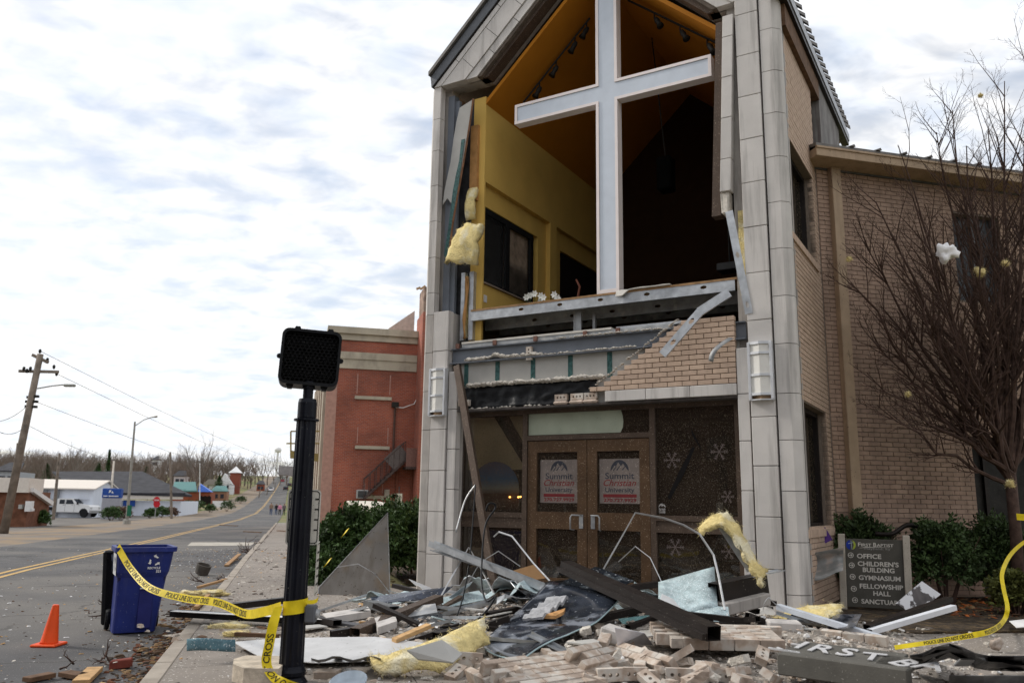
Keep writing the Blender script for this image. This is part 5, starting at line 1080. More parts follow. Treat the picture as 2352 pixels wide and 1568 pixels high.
a, b = sg(575, 460); lo = o+ex*a+lean*b; m2 = MB(); m2.place(curve2d([[(.052*math.cos(t), .06*math.sin(t)) for t in [R(95+i*10) for i in range(18)]]], 0), lo-ex*.004, ex, lean); ob('emblem', m2, M('emblem_blue', (.015, .04, .30), .5, bump=0), dg_)
m2 = MB(); m2.place(curve2d([[(.052*math.cos(t), .06*math.sin(t)) for t in [R(-75+i*10) for i in range(16)]]+[(.03, 0)]], 0), lo+ex*.004, ex, lean); ob('emblem', m2, M('emblem_green', (.33, .40, .05), .5, bump=0), dg_)
m2 = MB(); m2.place(curve2d([[(-.03, .02), (.03, .034), (.03, .028), (-.03, .012)], ], 0), lo-vdir*.001, ex, lean); m2.place(curve2d([[(.0, .055), (.006, .055), (.014, -.055), (.008, -.055)]], 0), lo-vdir*.001, ex, lean); ob('emblem_cross', m2, M('emblem_pale', (.35, .42, .5), .5, bump=0), dg_)
# ------------------------------------------------------------------ storm debris
GZ = .22
def pts3(l): return [G(*p) for p in l]
def panel(name, pts, th, mat, label, cat, parent=None):
    P = [p if isinstance(p, V) else G(*p) for p in pts]; n_ = V((0, 0, 0))
    for i in range(len(P)): n_ += (P[i]-P[0]).cross(P[(i+1) % len(P)]-P[0])
    n_ = n_.normalized()
    if n_.z < 0: n_ = -n_
    m2 = MB(); m2.prism([p-n_*th for p in P], n_*th); return ob(name, m2, mat, parent, label=label, cat=cat)
def beam(name, p0, p1, w_, h, mat, label, up=UP, th=.004, cat='metal beam', group=None):
    p0, p1 = [p if isinstance(p, V) else G(*p) for p in (p0, p1)]
    m2 = MB(); m2.hollow(p0, p1, up, w_, h, th); return ob(name, m2, mat, label=label, cat=cat, group=group)
def chan(name, p0, p1, w_, h, mat, label, up=UP, cat='metal stud', t=.003):
    p0, p1 = [p if isinstance(p, V) else G(*p) for p in (p0, p1)]
    m2 = MB(); m2.prof(p0, p1, up, [(-w_/2, -h/2), (w_/2, -h/2), (w_/2, h/2), (w_/2-t, h/2), (w_/2-t, -h/2+t), (-w_/2+t, -h/2+t), (-w_/2+t, h/2), (-w_/2, h/2)]); return ob(name, m2, mat, label=label, cat=cat)
def wire(name, pts, r, mat, label, cat='cable', n=6):
    P = [p if isinstance(p, V) else AT(*p) for p in pts]; Q = []
    for i in range(len(P)-1):
        a, b, c, d = P[max(i-1, 0)], P[i], P[i+1], P[min(i+2, len(P)-1)]
        for j in range(n):
            t = j/n; Q.append(.5*((2*b)+(c-a)*t+(2*a-5*b+4*c-d)*t*t+(3*b-a-3*c+d)*t*t*t))
    Q.append(P[-1]); m2 = MB(); m2.tube(Q, r, 6); return ob(name, m2, mat, smooth=True, label=label, cat=cat)
rn = random.Random(21)
# fine rubble mound before the doors
RUB = M('rubble_grit', (.33, .29, .25), .95, var=.3, scale=14, bump=.9, bscale=50, bdist=.03, col2=(.5, .46, .41), c2=(16, .52, .62), speck=((.09, .08, .07), 30, .63))
def mound_z(p):
    u = (p-R0).dot(U); v = -(p-R0).dot(NN)
    a = max(0, 1-((u-1.5)/3.4)**2)*max(0, 1-((v-1.9)/2.3)**2); return .19*a*(.75+.5*noise.noise(p*1.3)) if a > 0 else 0
m2 = MB(); n1_, n2_ = 80, 60
for i in range(n1_+1):
    for j in range(n2_+1):
        u = -2.2+7.4*i/n1_; v = .02+4.4*j/n2_; p = F(u, -v, 0); ed = min(1, min(i, n1_-i, n2_-j)/6)
        z = zs(p.dot(SD), p.dot(WD))-.02+mound_z(p)*ed+.03*ed*abs(noise.noise(p*5))+.02*ed*noise.noise(p*14); m2.v.append(V((p.x, p.y, z)))
for i in range(n1_):
    for j in range(n2_): a = i*(n2_+1)+j; m2.f.append([a, a+1, a+n2_+2, a+n2_+1]); m2.m.append(0)
ob('rubble_mound', m2, RUB, label='heap of fine grey rubble before the glass doors', cat='rubble', kind='stuff')
def gz(p): return zs(p.dot(SD), p.dot(WD))+mound_z(p)
# chips scattered over pavement and road
def chips(name, n, area, mats_, smin, smax, label, seed, flat=.6, zf=None, mode=0):
    r_ = random.Random(seed); m2 = MB()
    for i in range(n):
        p = area(r_)
        z = (gz(p) if zf is None else zf(p)); s_ = r_.uniform(smin, smax)*(r_.random()**1.5*1.2+.35)
        a = r_.uniform(0, 6.28); ex = V((math.cos(a), math.sin(a), r_.gauss(0, .2))).normalized(); ey = UP.cross(ex).normalized(); ez = ex.cross(ey)
        lx, ly, lz = s_*r_.uniform(.6, 1.6), s_*r_.uniform(.4, .9), s_*flat*r_.uniform(.3, 1)
        vs_ = [p+UP*(z-p.z+lz*.4)+ex*(lx*x*r_.uniform(.6, 1.2))+ey*(ly*y*r_.uniform(.6, 1.2))+ez*(lz*q*r_.uniform(.6, 1.1)) for x, y, q in ((-1, -1, -1), (1, -1, -1), (1, 1, -1), (-1, 1, -1), (-.7, -.7, 1), (.7, -.6, 1), (.6, .7, 1), (-.6, .7, 1))]
        m2.cur = r_.randrange(len(mats_)); m2.add(vs_, [(0, 3, 2, 1), (4, 5, 6, 7), (0, 1, 5, 4), (1, 2, 6, 5), (2, 3, 7, 6), (3, 0, 4, 7)])
    return ob(name, m2, mats_, label=label, cat='rubble', kind='stuff')
CH = [RUB, MORTL, DUSTB, M('grit_dark', (.12, .1, .085), .95, var=.3), WHITE, RUB, DUSTB]
def a_pile(r_): 
    p = F(r_.gauss(1.8, 1.9), -abs(r_.gauss(1.6, 1.5))-.15, 0); return p
def a_pave(r_): return S(r_.uniform(4.5, 15), r_.uniform(-.85, 5), 0)
def a_near(r_): return S(r_.uniform(5.2, 9), r_.uniform(.2, 5.5), 0)
chips('rubble_chips', 3800, a_pile, CH, .006, .032, 'broken mortar and brick chips strewn before the church doors', 4)
chips('rubble_chips', 2600, a_near, CH, .006, .028, 'small pale chips strewn over the pavement slabs', 5)
chips('rubble_chips', 1500, a_pave, CH[:5], .004, .016, 'crumbs of mortar scattered along the pavement', 6)
chips('pavement_litter', 1300, lambda r_: S(r_.uniform(8, 26), r_.uniform(-.85, 1.9), 0), [MORTL, CH[3], WOODD, DUSTB, WOOD, CH[3]], .008, .038, 'flat scraps and grit littering the pavement towards the brick building', 12, .3)
chips('road_litter', 2300, lambda r_: S(r_.uniform(4, 30), KW-.05-abs(r_.gauss(0, 2.2)), 0), [MORTL, WOODD, CH[3], WOOD, WHITE], .005, .022, 'crumbs and splinters scattered over the asphalt', 7, .3, lambda p: zt(p.dot(SD))+.002)
LITM = [M('leaf_brown', (.085, .05, .028), .9, var=.3), M('leaf_dark', (.05, .035, .025), .9, var=.3), M('leaf_tan', (.22, .14, .07), .9, var=.3), M('leaf_rust', (.12, .045, .022), .9, var=.3)]
chips('gutter_litter', 1300, lambda r_: S(r_.choice([r_.gauss(7.6, .7), r_.gauss(9.6, .6), r_.uniform(5, 14), r_.gauss(12.3, .5)]), KW-abs(r_.gauss(.02, .22)), 0), LITM, .012, .04, 'wet leaves and splinters lying in the gutter', 8, .35, lambda p: zt(p.dot(SD))+.003)
chips('bed_litter', 900, lambda r_: H(r_.uniform(.1, 4), -r_.uniform(.2, 2.1), 0), LITM+[M('orange_splinter', (.42, .12, .03), .8, var=.3)], .015, .06, 'bark splinters and leaves on the planting bed', 9, .25, lambda p: .284)
# ---- loose bricks
BROKEN = []
for sd_ in range(6):
    r_ = random.Random(sd_); cut = r_.uniform(-.03, .07); b_ = MB(); n1b, n2b = 5, 4
    for i in range(n1b+1):
        for (jy, jz) in ((-1, -1), (0, -1), (1, -1), (1, 0), (1, 1), (0, 1), (-1, 1), (-1, 0)):
            f_ = i/n1b; x = -.097+(cut+.097)*f_; rough_ = .018 if i == n1b else (.006 if r_.random() < .3 else .0015)
            b_.v.append(V((x+r_.uniform(-1, .6)*rough_*(2 if i == n1b else .3), jy*.045+r_.uniform(-1, .2)*rough_*jy, jz*.0285+r_.uniform(-1, .2)*rough_*jz*.6)))
    for i in range(n1b):
        for j in range(8): b_.f.append([i*8+j, i*8+(j+1) % 8, (i+1)*8+(j+1) % 8, (i+1)*8+j])
    b_.f += [list(range(8))[::-1], [n1b*8+j for j in range(8)]]
    me = bpy.data.meshes.new('broken_brick'); me.from_pydata(b_.v, [], b_.f); me.materials.append(DUSTB if sd_ % 3 else MORTL); BROKEN.append(me)
LB = ['loose tan brick lying in the rubble before the church doors']
def lbrick(x, y, z=None, cored=False, up=None, tilt=.3, yaw=None, half=False):
    p = G(x, y, .26)
    if z is None: z = gz(p)+.03
    p = G(x, y, z); me = CORED if cored else (BR if rn.random() < .2 else rn.choice(BROKEN))
    if yaw is None: yaw = rn.uniform(0, 6.28)
    if up is None: rt = (rn.gauss(0, tilt), rn.gauss(0, tilt), yaw)
    else: rt = up
    o = mk('loose_brick', me, None, None, p, rt); tag(o, 'loose cored tan brick lying in the rubble, holes showing' if cored else LB[0], 'brick', 'loose cored bricks in the rubble' if cored else 'loose bricks in the rubble')
    return o
for x, y, yw in ((1333, 1488, .2), (1081, 1511, .3), (1458, 1546, .1), (1669, 1551, -.2), (1753, 1526, .1), (1400, 1548, .3), (1560, 1548, -.1)):
    lbrick(x, y, .24+.045, True, (R(90)+rn.gauss(0, .12), rn.gauss(0, .12), -.12+yw+rn.gauss(0, .1)))
for x, y in ((1370, 1440), (1385, 1470), (1410, 1505), (1440, 1520), (1470, 1530), (1500, 1545), (1540, 1540), (1590, 1545), (1620, 1535), (1650, 1530), (1480, 1500), (1450, 1478), (1530, 1475), (1300, 1475), (1320, 1500), (1260, 1500), (1280, 1520), (1240, 1540), (1160, 1545), (1110, 1530), (1140, 1555), (1200, 1555), (1700, 1540), (1720, 1560), (1772, 1551), (1600, 1560), (1520, 1562), (1040, 1545), (880, 1500), (855, 1462), (900, 1520), (745, 1545), (1095, 1490), (1225, 1510), (1565, 1520), (1500, 1560), (1640, 1562), (1690, 1520), (1745, 1505), (1425, 1550), (1360, 1560), (1585, 1470), (1740, 1405), (1700, 1400), (1660, 1412), (1125, 1500)):
    lbrick(x+rn.uniform(-8, 8), y+rn.uniform(-4, 4), None, rn.random() < .3)
for x, y, k in ((1333, 1450, 0), (1395, 1452, 1), (1620, 1548, 0), (1565, 1500, 1)): lbrick(x, y, .40, bool(k))
# a squat upright brick leaning on the glass sheet
lbrick(1380, 1448, .34, False, (R(75), .2, .4))
# ---- slabs of bonded brickwork
def masonry(c, ex, ey, nu, nv, label, seed, flip=False, drop=.0, th=.09):
    r_ = random.Random(seed); ex = ex.normalized(); ey = (ey-ex*ey.dot(ex)).normalized(); ez = ex.cross(ey)
    if ez.z < 0: ey = -ey; ez = -ez
    e = empty('fallen_masonry', c, label, 'masonry', 'fallen slabs of tan brickwork'); rot = Matrix((ex, ey, ez)).transposed().to_euler()
    m2 = MB(); m2.box(c, nu*PT/2-.06, nv*CO/2-.02, th/2-.008, ex, ey, ez); ob('mortar_core', m2, M('slab_mortar', (.42, .37, .32), .95, var=.2, scale=20, bump=.4), e)
    me = bpy.data.meshes.new('brick'); b_ = MB().box((0, 0, 0), .097, .029, th/2, bev=.003); me.from_pydata(b_.v, [], b_.f); me.materials.append(DUSTB)
    for j in range(nv):
        off = (j % 2)*.5-.25
        for i in range(nu):
            edge = i in (0, nu-1) or j in (0, nv-1)
            if edge and r_.random() < drop: continue
            p = c+ex*((i-(nu-1)/2+off)*PT)+ey*((j-(nv-1)/2)*CO)+ez*r_.uniform(-.002, .002); mk('brick', me, None, e, p, rot)
    return e
def frm(a, b, c): a, b, c = G(*a), G(*b), G(*c); return (a+b)/2, b-a, c-(a+b)/2
c_, e1, e2 = frm((1530, 1482, .40), (1795, 1488, .40), (1650, 1436, .46)); masonry(G(1655, 1460, .44), e1, e2, 5, 9, 'large bonded slab of tan brick propped under the dark bronze beam', 1, drop=.25)
c_, e1, e2 = frm((1130, 1566, .27), (1390, 1530, .27), (1320, 1506, .33)); masonry(G(1285, 1545, .29), e1, e2, 5, 7, 'flat slab of tan brickwork lying face up at the pavement edge of the heap', 2, drop=.2)
c_, e1, e2 = frm((1830, 1566, .25), (1935, 1566, .25), (1850, 1530, .34)); masonry(G(1875, 1554, .28), e2, e1, 2, 5, 'small slab of brick tucked under the fallen dark name sign', 3, drop=.1)
c_, e1, e2 = frm((1405, 1492, .30), (1538, 1536, .30), (1480, 1480, .30)); masonry(G(1468, 1508, .31), e1, e2+UP*.3, 4, 2, 'narrow chunk of brick courses lying on edge among loose bricks', 4, flip=True)
c_, e1, e2 = frm((1100, 1540, .27), (1165, 1572, .27), (1160, 1530, .32)); masonry(G(1135, 1548, .28), e1, e2, 2, 4, 'small tilted slab of brick beside the yellow glass wool', 5, flip=True)
c_, e1, e2 = frm((1330, 1530, .27), (1400, 1512, .27), (1360, 1500, .32)); masonry(G(1362, 1508, .36), e1, e2, 2, 3, 'little brick slab lying on top of the flat brick slab', 6)
c_, e1, e2 = frm((1610, 1420, .35), (1700, 1415, .35), (1650, 1400, .4)); masonry(G(1975, 1465, .34), G(2000, 1474, .34)-G(1900, 1462, .34), V((-.3, 1, .1)), 3, 1, 'row of three bonded bricks behind the fallen name sign', 7)
# ---- sheets, beams and strips
panel('buckled_metal_sheet', [(535, 1473, .21), (640, 1464, .24), (860, 1461, .30), (1000, 1478, .30), (890, 1515, .22), (720, 1521, .21), (600, 1509, .21)], .006, M('pale_panel', (.55, .55, .55), .5, .2, var=.08, scale=4, bump=.2, bscale=5, bdist=.05, speck=((.3, .29, .28), 26, .68)), 'large buckled pale metal panel lying flat beside the signal post', 'metal panel')
gr = [[G(715+16*i, 1516-2*j+5*math.sin(i*1.3), .21+.03*j+.035*abs(math.sin(i*.8+j))) for j in range(4)] for i in range(11)]
m2 = MB(); m2.sheet(gr, .003); ob('buckled_edge', m2, GALVD, smooth=True, label='wrinkled lip of grey sheet metal along the pale panel', cat='metal strip')
m2 = MB(); top = [G(x, y, .30) for x, y in ((537, 1512), (565, 1504), (640, 1505), (655, 1520), (640, 1535), (560, 1533), (535, 1524))]; m2.prism([p-UP*.12 for p in top], UP*.12); ob('concrete_lump', m2, M('rough_lump', (.52, .45, .36), .95, var=.2, scale=12, bump=.6, bscale=50, bdist=.01), label='thick broken slab of pale concrete by the signal post', cat='concrete')
gr = [[G(430+22*i, 1466+7*j-2*math.sin(i), .22+.05*j*0+.02*math.sin(i*.9)+.10*(1-j/4)) for j in range(5)] for i in range(6)]
CRK = M('crazed_glass', (.40, .50, .52), .35, var=.25, scale=9, bump=.5, bscale=60, bdist=.01, speck=((.7, .76, .78), 80, .58))
m2 = MB(); m2.sheet(gr, .006); ob('glass_shard', m2, M('teal_glass', (.10, .19, .23), .2, var=.3, scale=10, bump=.3, bscale=40, speck=((.45, .52, .55), 60, .62)), smooth=True, label='curved teal shard of laminated glass on the pavement edge', cat='glass')
beam('window_frame_bar', (397, 1407, .22), (770, 1428, .23), .11, .07, M('black_white_bar', (.02, .02, .022), .4, .3, var=.2), 'long black window bar with a white top lying behind the signal post'); m2 = MB(); a, b = G(397, 1402, .26), G(770, 1422, .27); m2.box((a+b)/2, (b-a).length/2, .05, .002, (b-a).normalized(), UP.cross(b-a).normalized(), UP); ob('bar_cover', m2, WHITE, label='thin white cover strip on the long black window bar', cat='metal strip')
beam('window_frame_bar', (530, 1392, .27), (700, 1372, .30), .09, .07, ALUD, 'short black frame bar resting above the long window bar')
beam('window_frame_bar', (690, 1412, .24), (775, 1430, .26), .10, .06, ALUD, 'black frame bar poking out right of the signal post')
beam('window_frame_bar', (760, 1428, .22), (840, 1442, .22), .12, .05, M('grey_bar', (.10, .10, .11), .4, .4), 'stubby grey frame end lying before the glass triangle')
beam('window_frame_bar', (815, 1452, .25), (1008, 1374, .42), .12, .085, ALU, 'brown frame bar slanting up towards the leaning mullion')
beam('window_frame_bar', (845, 1385, .34), (905, 1400, .34), .12, .08, M('grey_bar2', (.16, .165, .17), .4, .4), 'grey square frame stub before the glass triangle')
chan('perforated_stud', (950, 1424, .26), (1148, 1376, .40), .10, .04, GALV, 'pale perforated stud lying under the leaning mullion')
for q, (a, b) in enumerate((((1150, 1385, .33), (1250, 1388, .33)), ((1060, 1372, .4), (1010, 1402, .3)))): beam('frame_offcut', a, b, .07, .06, ALU, ('short brown frame offcut at the foot of the leaning mullion', 'short brown frame offcut beside the bent silver strips')[q])
chan('crushed_stud', AT(991, 1247, 10.5), AT(1245, 1346, 9.5), .10, .07, GALV, 'crushed galvanised stud sloping down from the left pillar')
chan('crushed_stud', AT(993, 1262, 10.55), AT(1120, 1305, 10.0), .09, .012, GALVD, 'flattened stud end frayed beside the left pillar')
ST = M('silver_strip', (.5, .5, .5), .35, .8, var=.15)
wire('bent_strip', [(1047, 1222, 10.9), (1068, 1150, 11), (1092, 1113, 11)], .012, ST, 'straight silver ceiling strip leaning near the left pillar', 'metal strip')
for l_, p in (('silver strip folded to a peak left of the leaning mullion', [(1005, 1382, 10), (1040, 1320, 10.2), (1077, 1256, 10.4), (1105, 1305, 10.1), (1134, 1360, 9.8)]), ('bent silver strip arching right of the leaning mullion', [(1134, 1232, 10.3), (1146, 1221, 10.3), (1176, 1231, 10.1), (1226, 1294, 9.8), (1263, 1334, 9.5)]), ('long silver strip bent into a tall hoop before the doors', [(1386, 1306, 9.4), (1422, 1243, 9.4), (1459, 1177, 9.4), (1524, 1189, 9.2), (1570, 1205, 9.1), (1607, 1226, 9), (1639, 1274, 8.9), (1650, 1320, 8.8), (1665, 1400, 8.6)])):
    P = [AT(*q) for q in p]; m2 = MB(); m2.tube(P, .011, 4); ob('bent_strip', m2, ST, label=l_, cat='metal strip')
wire('black_cable', [(1092, 1113, 10.6), (1086, 1200, 10.4), (1079, 1280, 10.2), (1066, 1360, 9.8), (1050, 1413, 9.2)], .009, BLACK, 'straight black cable hanging left of the leaning mullion')
wire('black_cable', [(1116, 1172, 10.2), (1122, 1157, 10.2), (1134, 1156, 10.2), (1137, 1168, 10.2), (1115, 1205, 10.1), (1107, 1285, 9.9), (1107, 1345, 9.6), (1118, 1380, 9.3), (1139, 1368, 9.2), (1115, 1405, 8.8), (1080, 1430, 8.5), (1011, 1440, 8.2)], .011, BLACK, 'looping black cable twisted round the leaning mullion')
panel('cardboard_piece', [(1166, 1313, .62), (1229, 1295, .72), (1259, 1326, .55), (1200, 1335, .5)], .006, M('cardboard', (.50, .29, .14), .85, var=.08), 'brown cardboard flap behind the big glass sheet', 'cardboard')
panel('glass_strip', [(1010, 1372, .40), (1100, 1355, .45), (1118, 1375, .38), (1020, 1395, .33)], .008, CRK, 'pale blue strip of broken glass left of the leaning mullion', 'glass')
panel('glass_strip', [(850, 1370, .40), (1040, 1345, .5), (1010, 1372, .40), (860, 1385, .36)], .008, M('navy_glass', (.035, .045, .07), .15, var=.3, scale=6, bump=.1, speck=((.5, .5, .5), 30, .66)), 'long dark glass strip dusted with grit by the yew hedge', 'glass')
# big laminated sheet
def bil(c4, s_, t): return (G(*c4[0])*(1-s_)+G(*c4[1])*s_)*(1-t)+(G(*c4[3])*(1-s_)+G(*c4[2])*s_)*t
c4 = [(1098, 1484, .27), (1192, 1523, .24), (1428, 1366, .66), (1262, 1334, .70)]
gr = []; edge = []
for i in range(25):
    row = []
    for j in range(25):
        s_, t = i/24, j/24; p = bil(c4, s_, t); z = .07*math.sin(t*6.0)*s_*(1-.3*s_)-.10*math.sin(math.pi*t)*(.3+.7*s_)*.5+.02*noise.noise(p*3); row.append(p+UP*z)
    gr.append(row)
LAM = M('laminated_glass', (.022, .027, .038), .06, var=.5, scale=3, bump=.03, bscale=4, bdist=.05, speck=((.45, .47, .48), 34, .69), col2=(.24, .26, .30), c2=(2.6, .52, .60), spec=.9)  # pale blotches in the base colour stand in for sky reflections
m2 = MB(); m2.sheet(gr, -.010); lam = ob('laminated_sheet', m2, LAM, smooth=True, label='huge dark buckled sheet of laminated glass sprawled over the rubble', cat='glass')
m2 = MB(); rim = [gr[i][0] for i in range(25)]+[gr[24][j] for j in range(25)]+[gr[i][24] for i in range(24, -1, -1)]+[gr[0][j] for j in range(24, -1, -1)]; m2.tube(rim, .007, 5); ob('glass_rim', m2, M('rim_glass', (.42, .55, .57), .3, var=.15), lam)
m2 = MB(); a, b = gr[6][5], gr[18][6]; m2.tube([gr[i][6]+UP*.003 for i in range(0, 20, 2)], .0025, 4); m2.tube([gr[i][3+i//6]+UP*.003 for i in range(2, 24, 2)], .002, 4); ob('crack', m2, MATS['rim_glass'], lam)
a = [gr[7][9], gr[7][17], gr[12][19], gr[13][11]]
gr2 = [[(a[0]*(1-s_)+a[3]*s_)*(1-t)+(a[1]*(1-s_)+a[2]*s_)*t+UP*(.045+.02*math.sin(t*22)+.012*noise.noise(V((s_*9, t*9, 0)))) for t in [k/16 for k in range(17)]] for s_ in [k/6 for k in range(7)]]
m2 = MB(); m2.sheet(gr2, -.03); ob('mortar_slab', m2, M('ribbed_mortar', (.40, .40, .41), .9, var=.15, scale=16, bump=.7, bscale=50, bdist=.02), label='ribbed grey mortar slab lying on the big glass sheet', cat='mortar')
a = gr[14][13]; m2 = MB(); m2.prism([a+UP*.03+V(q) for q in ((-.1, -.03, 0), (.0, .03, .02), (.12, .1, .05), (.10, .02, .03), (.02, -.05, 0))], UP*.03); ob('wood_fragment', m2, M('orange_wood', (.5, .27, .11), .8, var=.3, scale=20), label='torn orange wood fragment on the big glass sheet', cat='wood')
# dark bronze box beam across the heap
p0, p1 = AT(1300, 1300, 9.2), AT(1640, 1454, 6.8); m2 = MB(); m2.hollow(p0, p1, UP, .13, .115, .006); bb_ = ob('bronze_beam', m2, ALUD, label='dark bronze box beam sloping down across the heap onto the brick slab', cat='metal beam'); sd_ = (p1-p0).cross(UP).normalized(); m2 = MB(); m2.prof(p0+sd_*.09, p1+sd_*.09, UP, [(-.02, -.05), (.02, -.05), (.02, .0), (-.02, .0)]); ob('glazing_lip', m2, ALUD, bb_)
panel('flange_plate', [AT(1290, 1287, 9.25), AT(1330, 1300, 9.3), AT(1315, 1325, 9.2), AT(1283, 1318, 9.2)], .01, BLACK, 'black torn plate at the raised end of the bronze beam', 'metal panel')
gr = [[AT(1512+(1640-1512)*i/8+(8*j/6 if i > 4 else 0), 1338-36*i/8+(62+6*i-5*abs(i-4))*j/6, 9.3-.6*j/6+.06*math.sin(i*.8)) for j in range(7)] for i in range(9)]
m2 = MB(); m2.sheet(gr, .01); ob('crazed_sheet', m2, CRK, smooth=True, label='pale crazed sheet of shattered safety glass standing in the heap', cat='glass')
panel('glass_shard', [(1420, 1420, .40), (1500, 1410, .42), (1545, 1430, .36), (1440, 1443, .33)], .006, M('sea_glass', (.16, .30, .30), .2, var=.2, scale=8, speck=((.5, .6, .6), 50, .64)), 'sea green glass shard under the bronze beam', 'glass')
panel('foil_sheet', [(1412, 1440, .5), (1480, 1452, .46), (1500, 1480, .33), (1418, 1482, .35)], .004, M('foil', (.62, .62, .66), .35, .6, var=.15, bump=.3, bscale=8, bdist=.03), 'crinkled silver foil panel among the loose bricks', 'metal panel')
# draped insulation and its bracket
P = [(1609, 1212, 9.15), (1632, 1192, 9.1), (1662, 1188, 9.05), (1690, 1216, 9.0), (1712, 1256, 8.95), (1735, 1300, 8.9), (1756, 1325, 8.85)]
P = [AT(*q) for q in P]; batt('draped_insulation', [[p-V((.02, .05, .075)), p+V((.0, .03, .02)), p+V((.045, .07, .06))] for p in P], .05, 'long yellow strip of glass wool draped over a bent bracket', fuzz=.012, seed=4)
chan('bent_bracket', AT(1655, 1208, 9.2), AT(1722, 1310, 9.1), .09, .05, GALVD, 'bent galvanised bracket under the draped glass wool'); chan('bent_bracket', AT(1650, 1338, 9.0), AT(1795, 1308, 9.2), .13, .012, GALV, 'galvanised plate lying over the brown box section by the right pillar')
beam('box_section', AT(1640, 1362, 8.9), AT(1752, 1338, 9.2), .16, .20, ALUD, 'short dark box section lying before the right pillar'); m2 = MB(); a, b = AT(1650, 1392, 8.8), AT(1755, 1366, 9.1); m2.box((a+b)/2-UP*.03, (b-a).length/2, .1, .06, (b-a).normalized(), UP.cross(b-a).normalized(), UP, .01); ob('stone_fragment', m2, STONED, label='buff stone fragment under the dark box section', cat='stone')
panel('stone_slab', [(1705, 1384, .46), (1770, 1392, .44), (1785, 1412, .36), (1725, 1415, .34)], .07, M('white_lump', (.58, .56, .53), .9, var=.08), 'pale broken stone slab before the right pillar', 'stone')
a = G(1640, 1398, .36); tuft('plaster_lump', a, .07, MORTL, 'crumbled white plaster lump at the foot of the silver hoop', None, 'plaster')
# right hand group
beam('light_fixture', (1787, 1392, .52), (2022, 1464, .33), .09, .05, M('fixture_white', (.62, .66, .72), .4, .1, var=.08), 'long white light fixture channel lying before the directory sign', cat='light fixture'); wire('fixture_wire', [G(1787, 1392, .52), AT(1772, 1378, 8.6), AT(1765, 1372, 8.6), AT(1755, 1385, 8.5), AT(1753, 1402, 8.3)], .005, ST, 'kinked wire sticking out of the long light fixture')
beam('window_frame_bar', (1712, 1421, .33), (1945, 1456, .30), .10, .09, ALUD, 'long black frame bar lying behind the fallen name sign')
chan('frame_channel', (1660, 1410, .40), (1745, 1432, .36), .05, .03, GALV, 'thin bright channel lying beside the bronze beam')
q2 = [[(1772, 1416, .36), (1815, 1400, .42), (1860, 1392, .45), (1930, 1386, .48)], [(1790, 1424, .34), (1830, 1412, .38), (1880, 1405, .42), (1932, 1400, .44)], [(1850, 1432, .31), (1865, 1432, .32), (1890, 1428, .34), (1915, 1418, .37)]]
batt('insulation_sheet', q_(G, q2), .04, 'flat yellow glass wool sheet before the directory sign', seed=6, fuzz=.014)
gr = [[G(1915+16*i-4*j, 1410+8*j, .38+.05*math.sin(i*1.4+j)+.02*j*0) for j in range(5)] for i in range(5)]; m2 = MB(); m2.sheet(gr, .003); ob('crumpled_sheet', m2, M('dark_foil', (.24, .25, .28), .3, .6, var=.3, bump=.3, bscale=9, bdist=.04), smooth=False, label='crumpled dark foil sheet under the light fixture', cat='metal panel')
beam('white_bar', (1998, 1450, .33), (2191, 1394, .52), .07, .05, M('bar_white', (.68, .70, .74), .45, var=.05), 'straight white metal bar lying below the directory sign'); beam('window_frame_bar', (1991, 1440, .36), (2181, 1375, .56), .08, .05, ALUD, 'dark frame bar lying parallel behind the white bar')
panel('rusted_panel', [AT(2058, 1385, 9.7), AT(2118, 1334, 10.0), AT(2161, 1364, 10.05), AT(2100, 1412, 9.75)], .012, M('flaking_paint', (.10, .09, .09), .7, var=.3, scale=6, col2=(.66, .66, .68), c2=(5, .46, .50)), 'flaking white and rusty panel leaning on the directory sign', 'metal panel')
gr = [[AT(1857+80*i/5, 1271-15*i/5+ (60+6*math.sin(i))*j/5, 10.55+.12*math.sin(j*.9)-.02*i) for j in range(6)] for i in range(6)]; m2 = MB(); m2.sheet(gr, .004); ob('curled_sheet', m2, M('grey_sheet', (.26, .26, .25), .5, .4, var=.25, scale=5, bump=.2, col2=(.4, .34, .3), c2=(5, .52, .62)), smooth=True, label='curled grey sheet caught between shrub and directory sign', cat='metal panel')
wire('bent_metal', [(2010, 1225, 11.5), (2050, 1225, 11.4), (2085, 1205, 11.4), (2130, 1215, 11.4), (2165, 1228, 11.5)], .03, ALUD, 'twisted dark metal edging in the shrub above the directory sign', 'metal strip')
m2 = MB(); c_ = AT(1888, 1232, 11.15); ex2 = V((.87, -.1, .45)).normalized(); ey2 = V((-.45, .1, .87)).normalized(); m2.box(c_, .10, .004, .09, ex2, ex2.cross(ey2), ey2); pu = ob('purple_sign', m2, M('purple', (.09, .035, .20), .6, var=.1), label='small tilted purple sign half hidden in the shrub', cat='sign'); m2 = MB(); m2.place(text('BO', .05, 0, .001, align='CENTER'), c_+ex2.cross(ey2)*-.006 if (ex2.cross(ey2)).y > 0 else c_+ex2.cross(ey2)*.006, ex2, ey2); ob('lettering', m2, WT, pu); m2 = MB(); m2.tube([AT(1866, 1225, 11.2), AT(1868, 1300, 11.2)], .012, 5); ob('stake', m2, BLACK, pu)
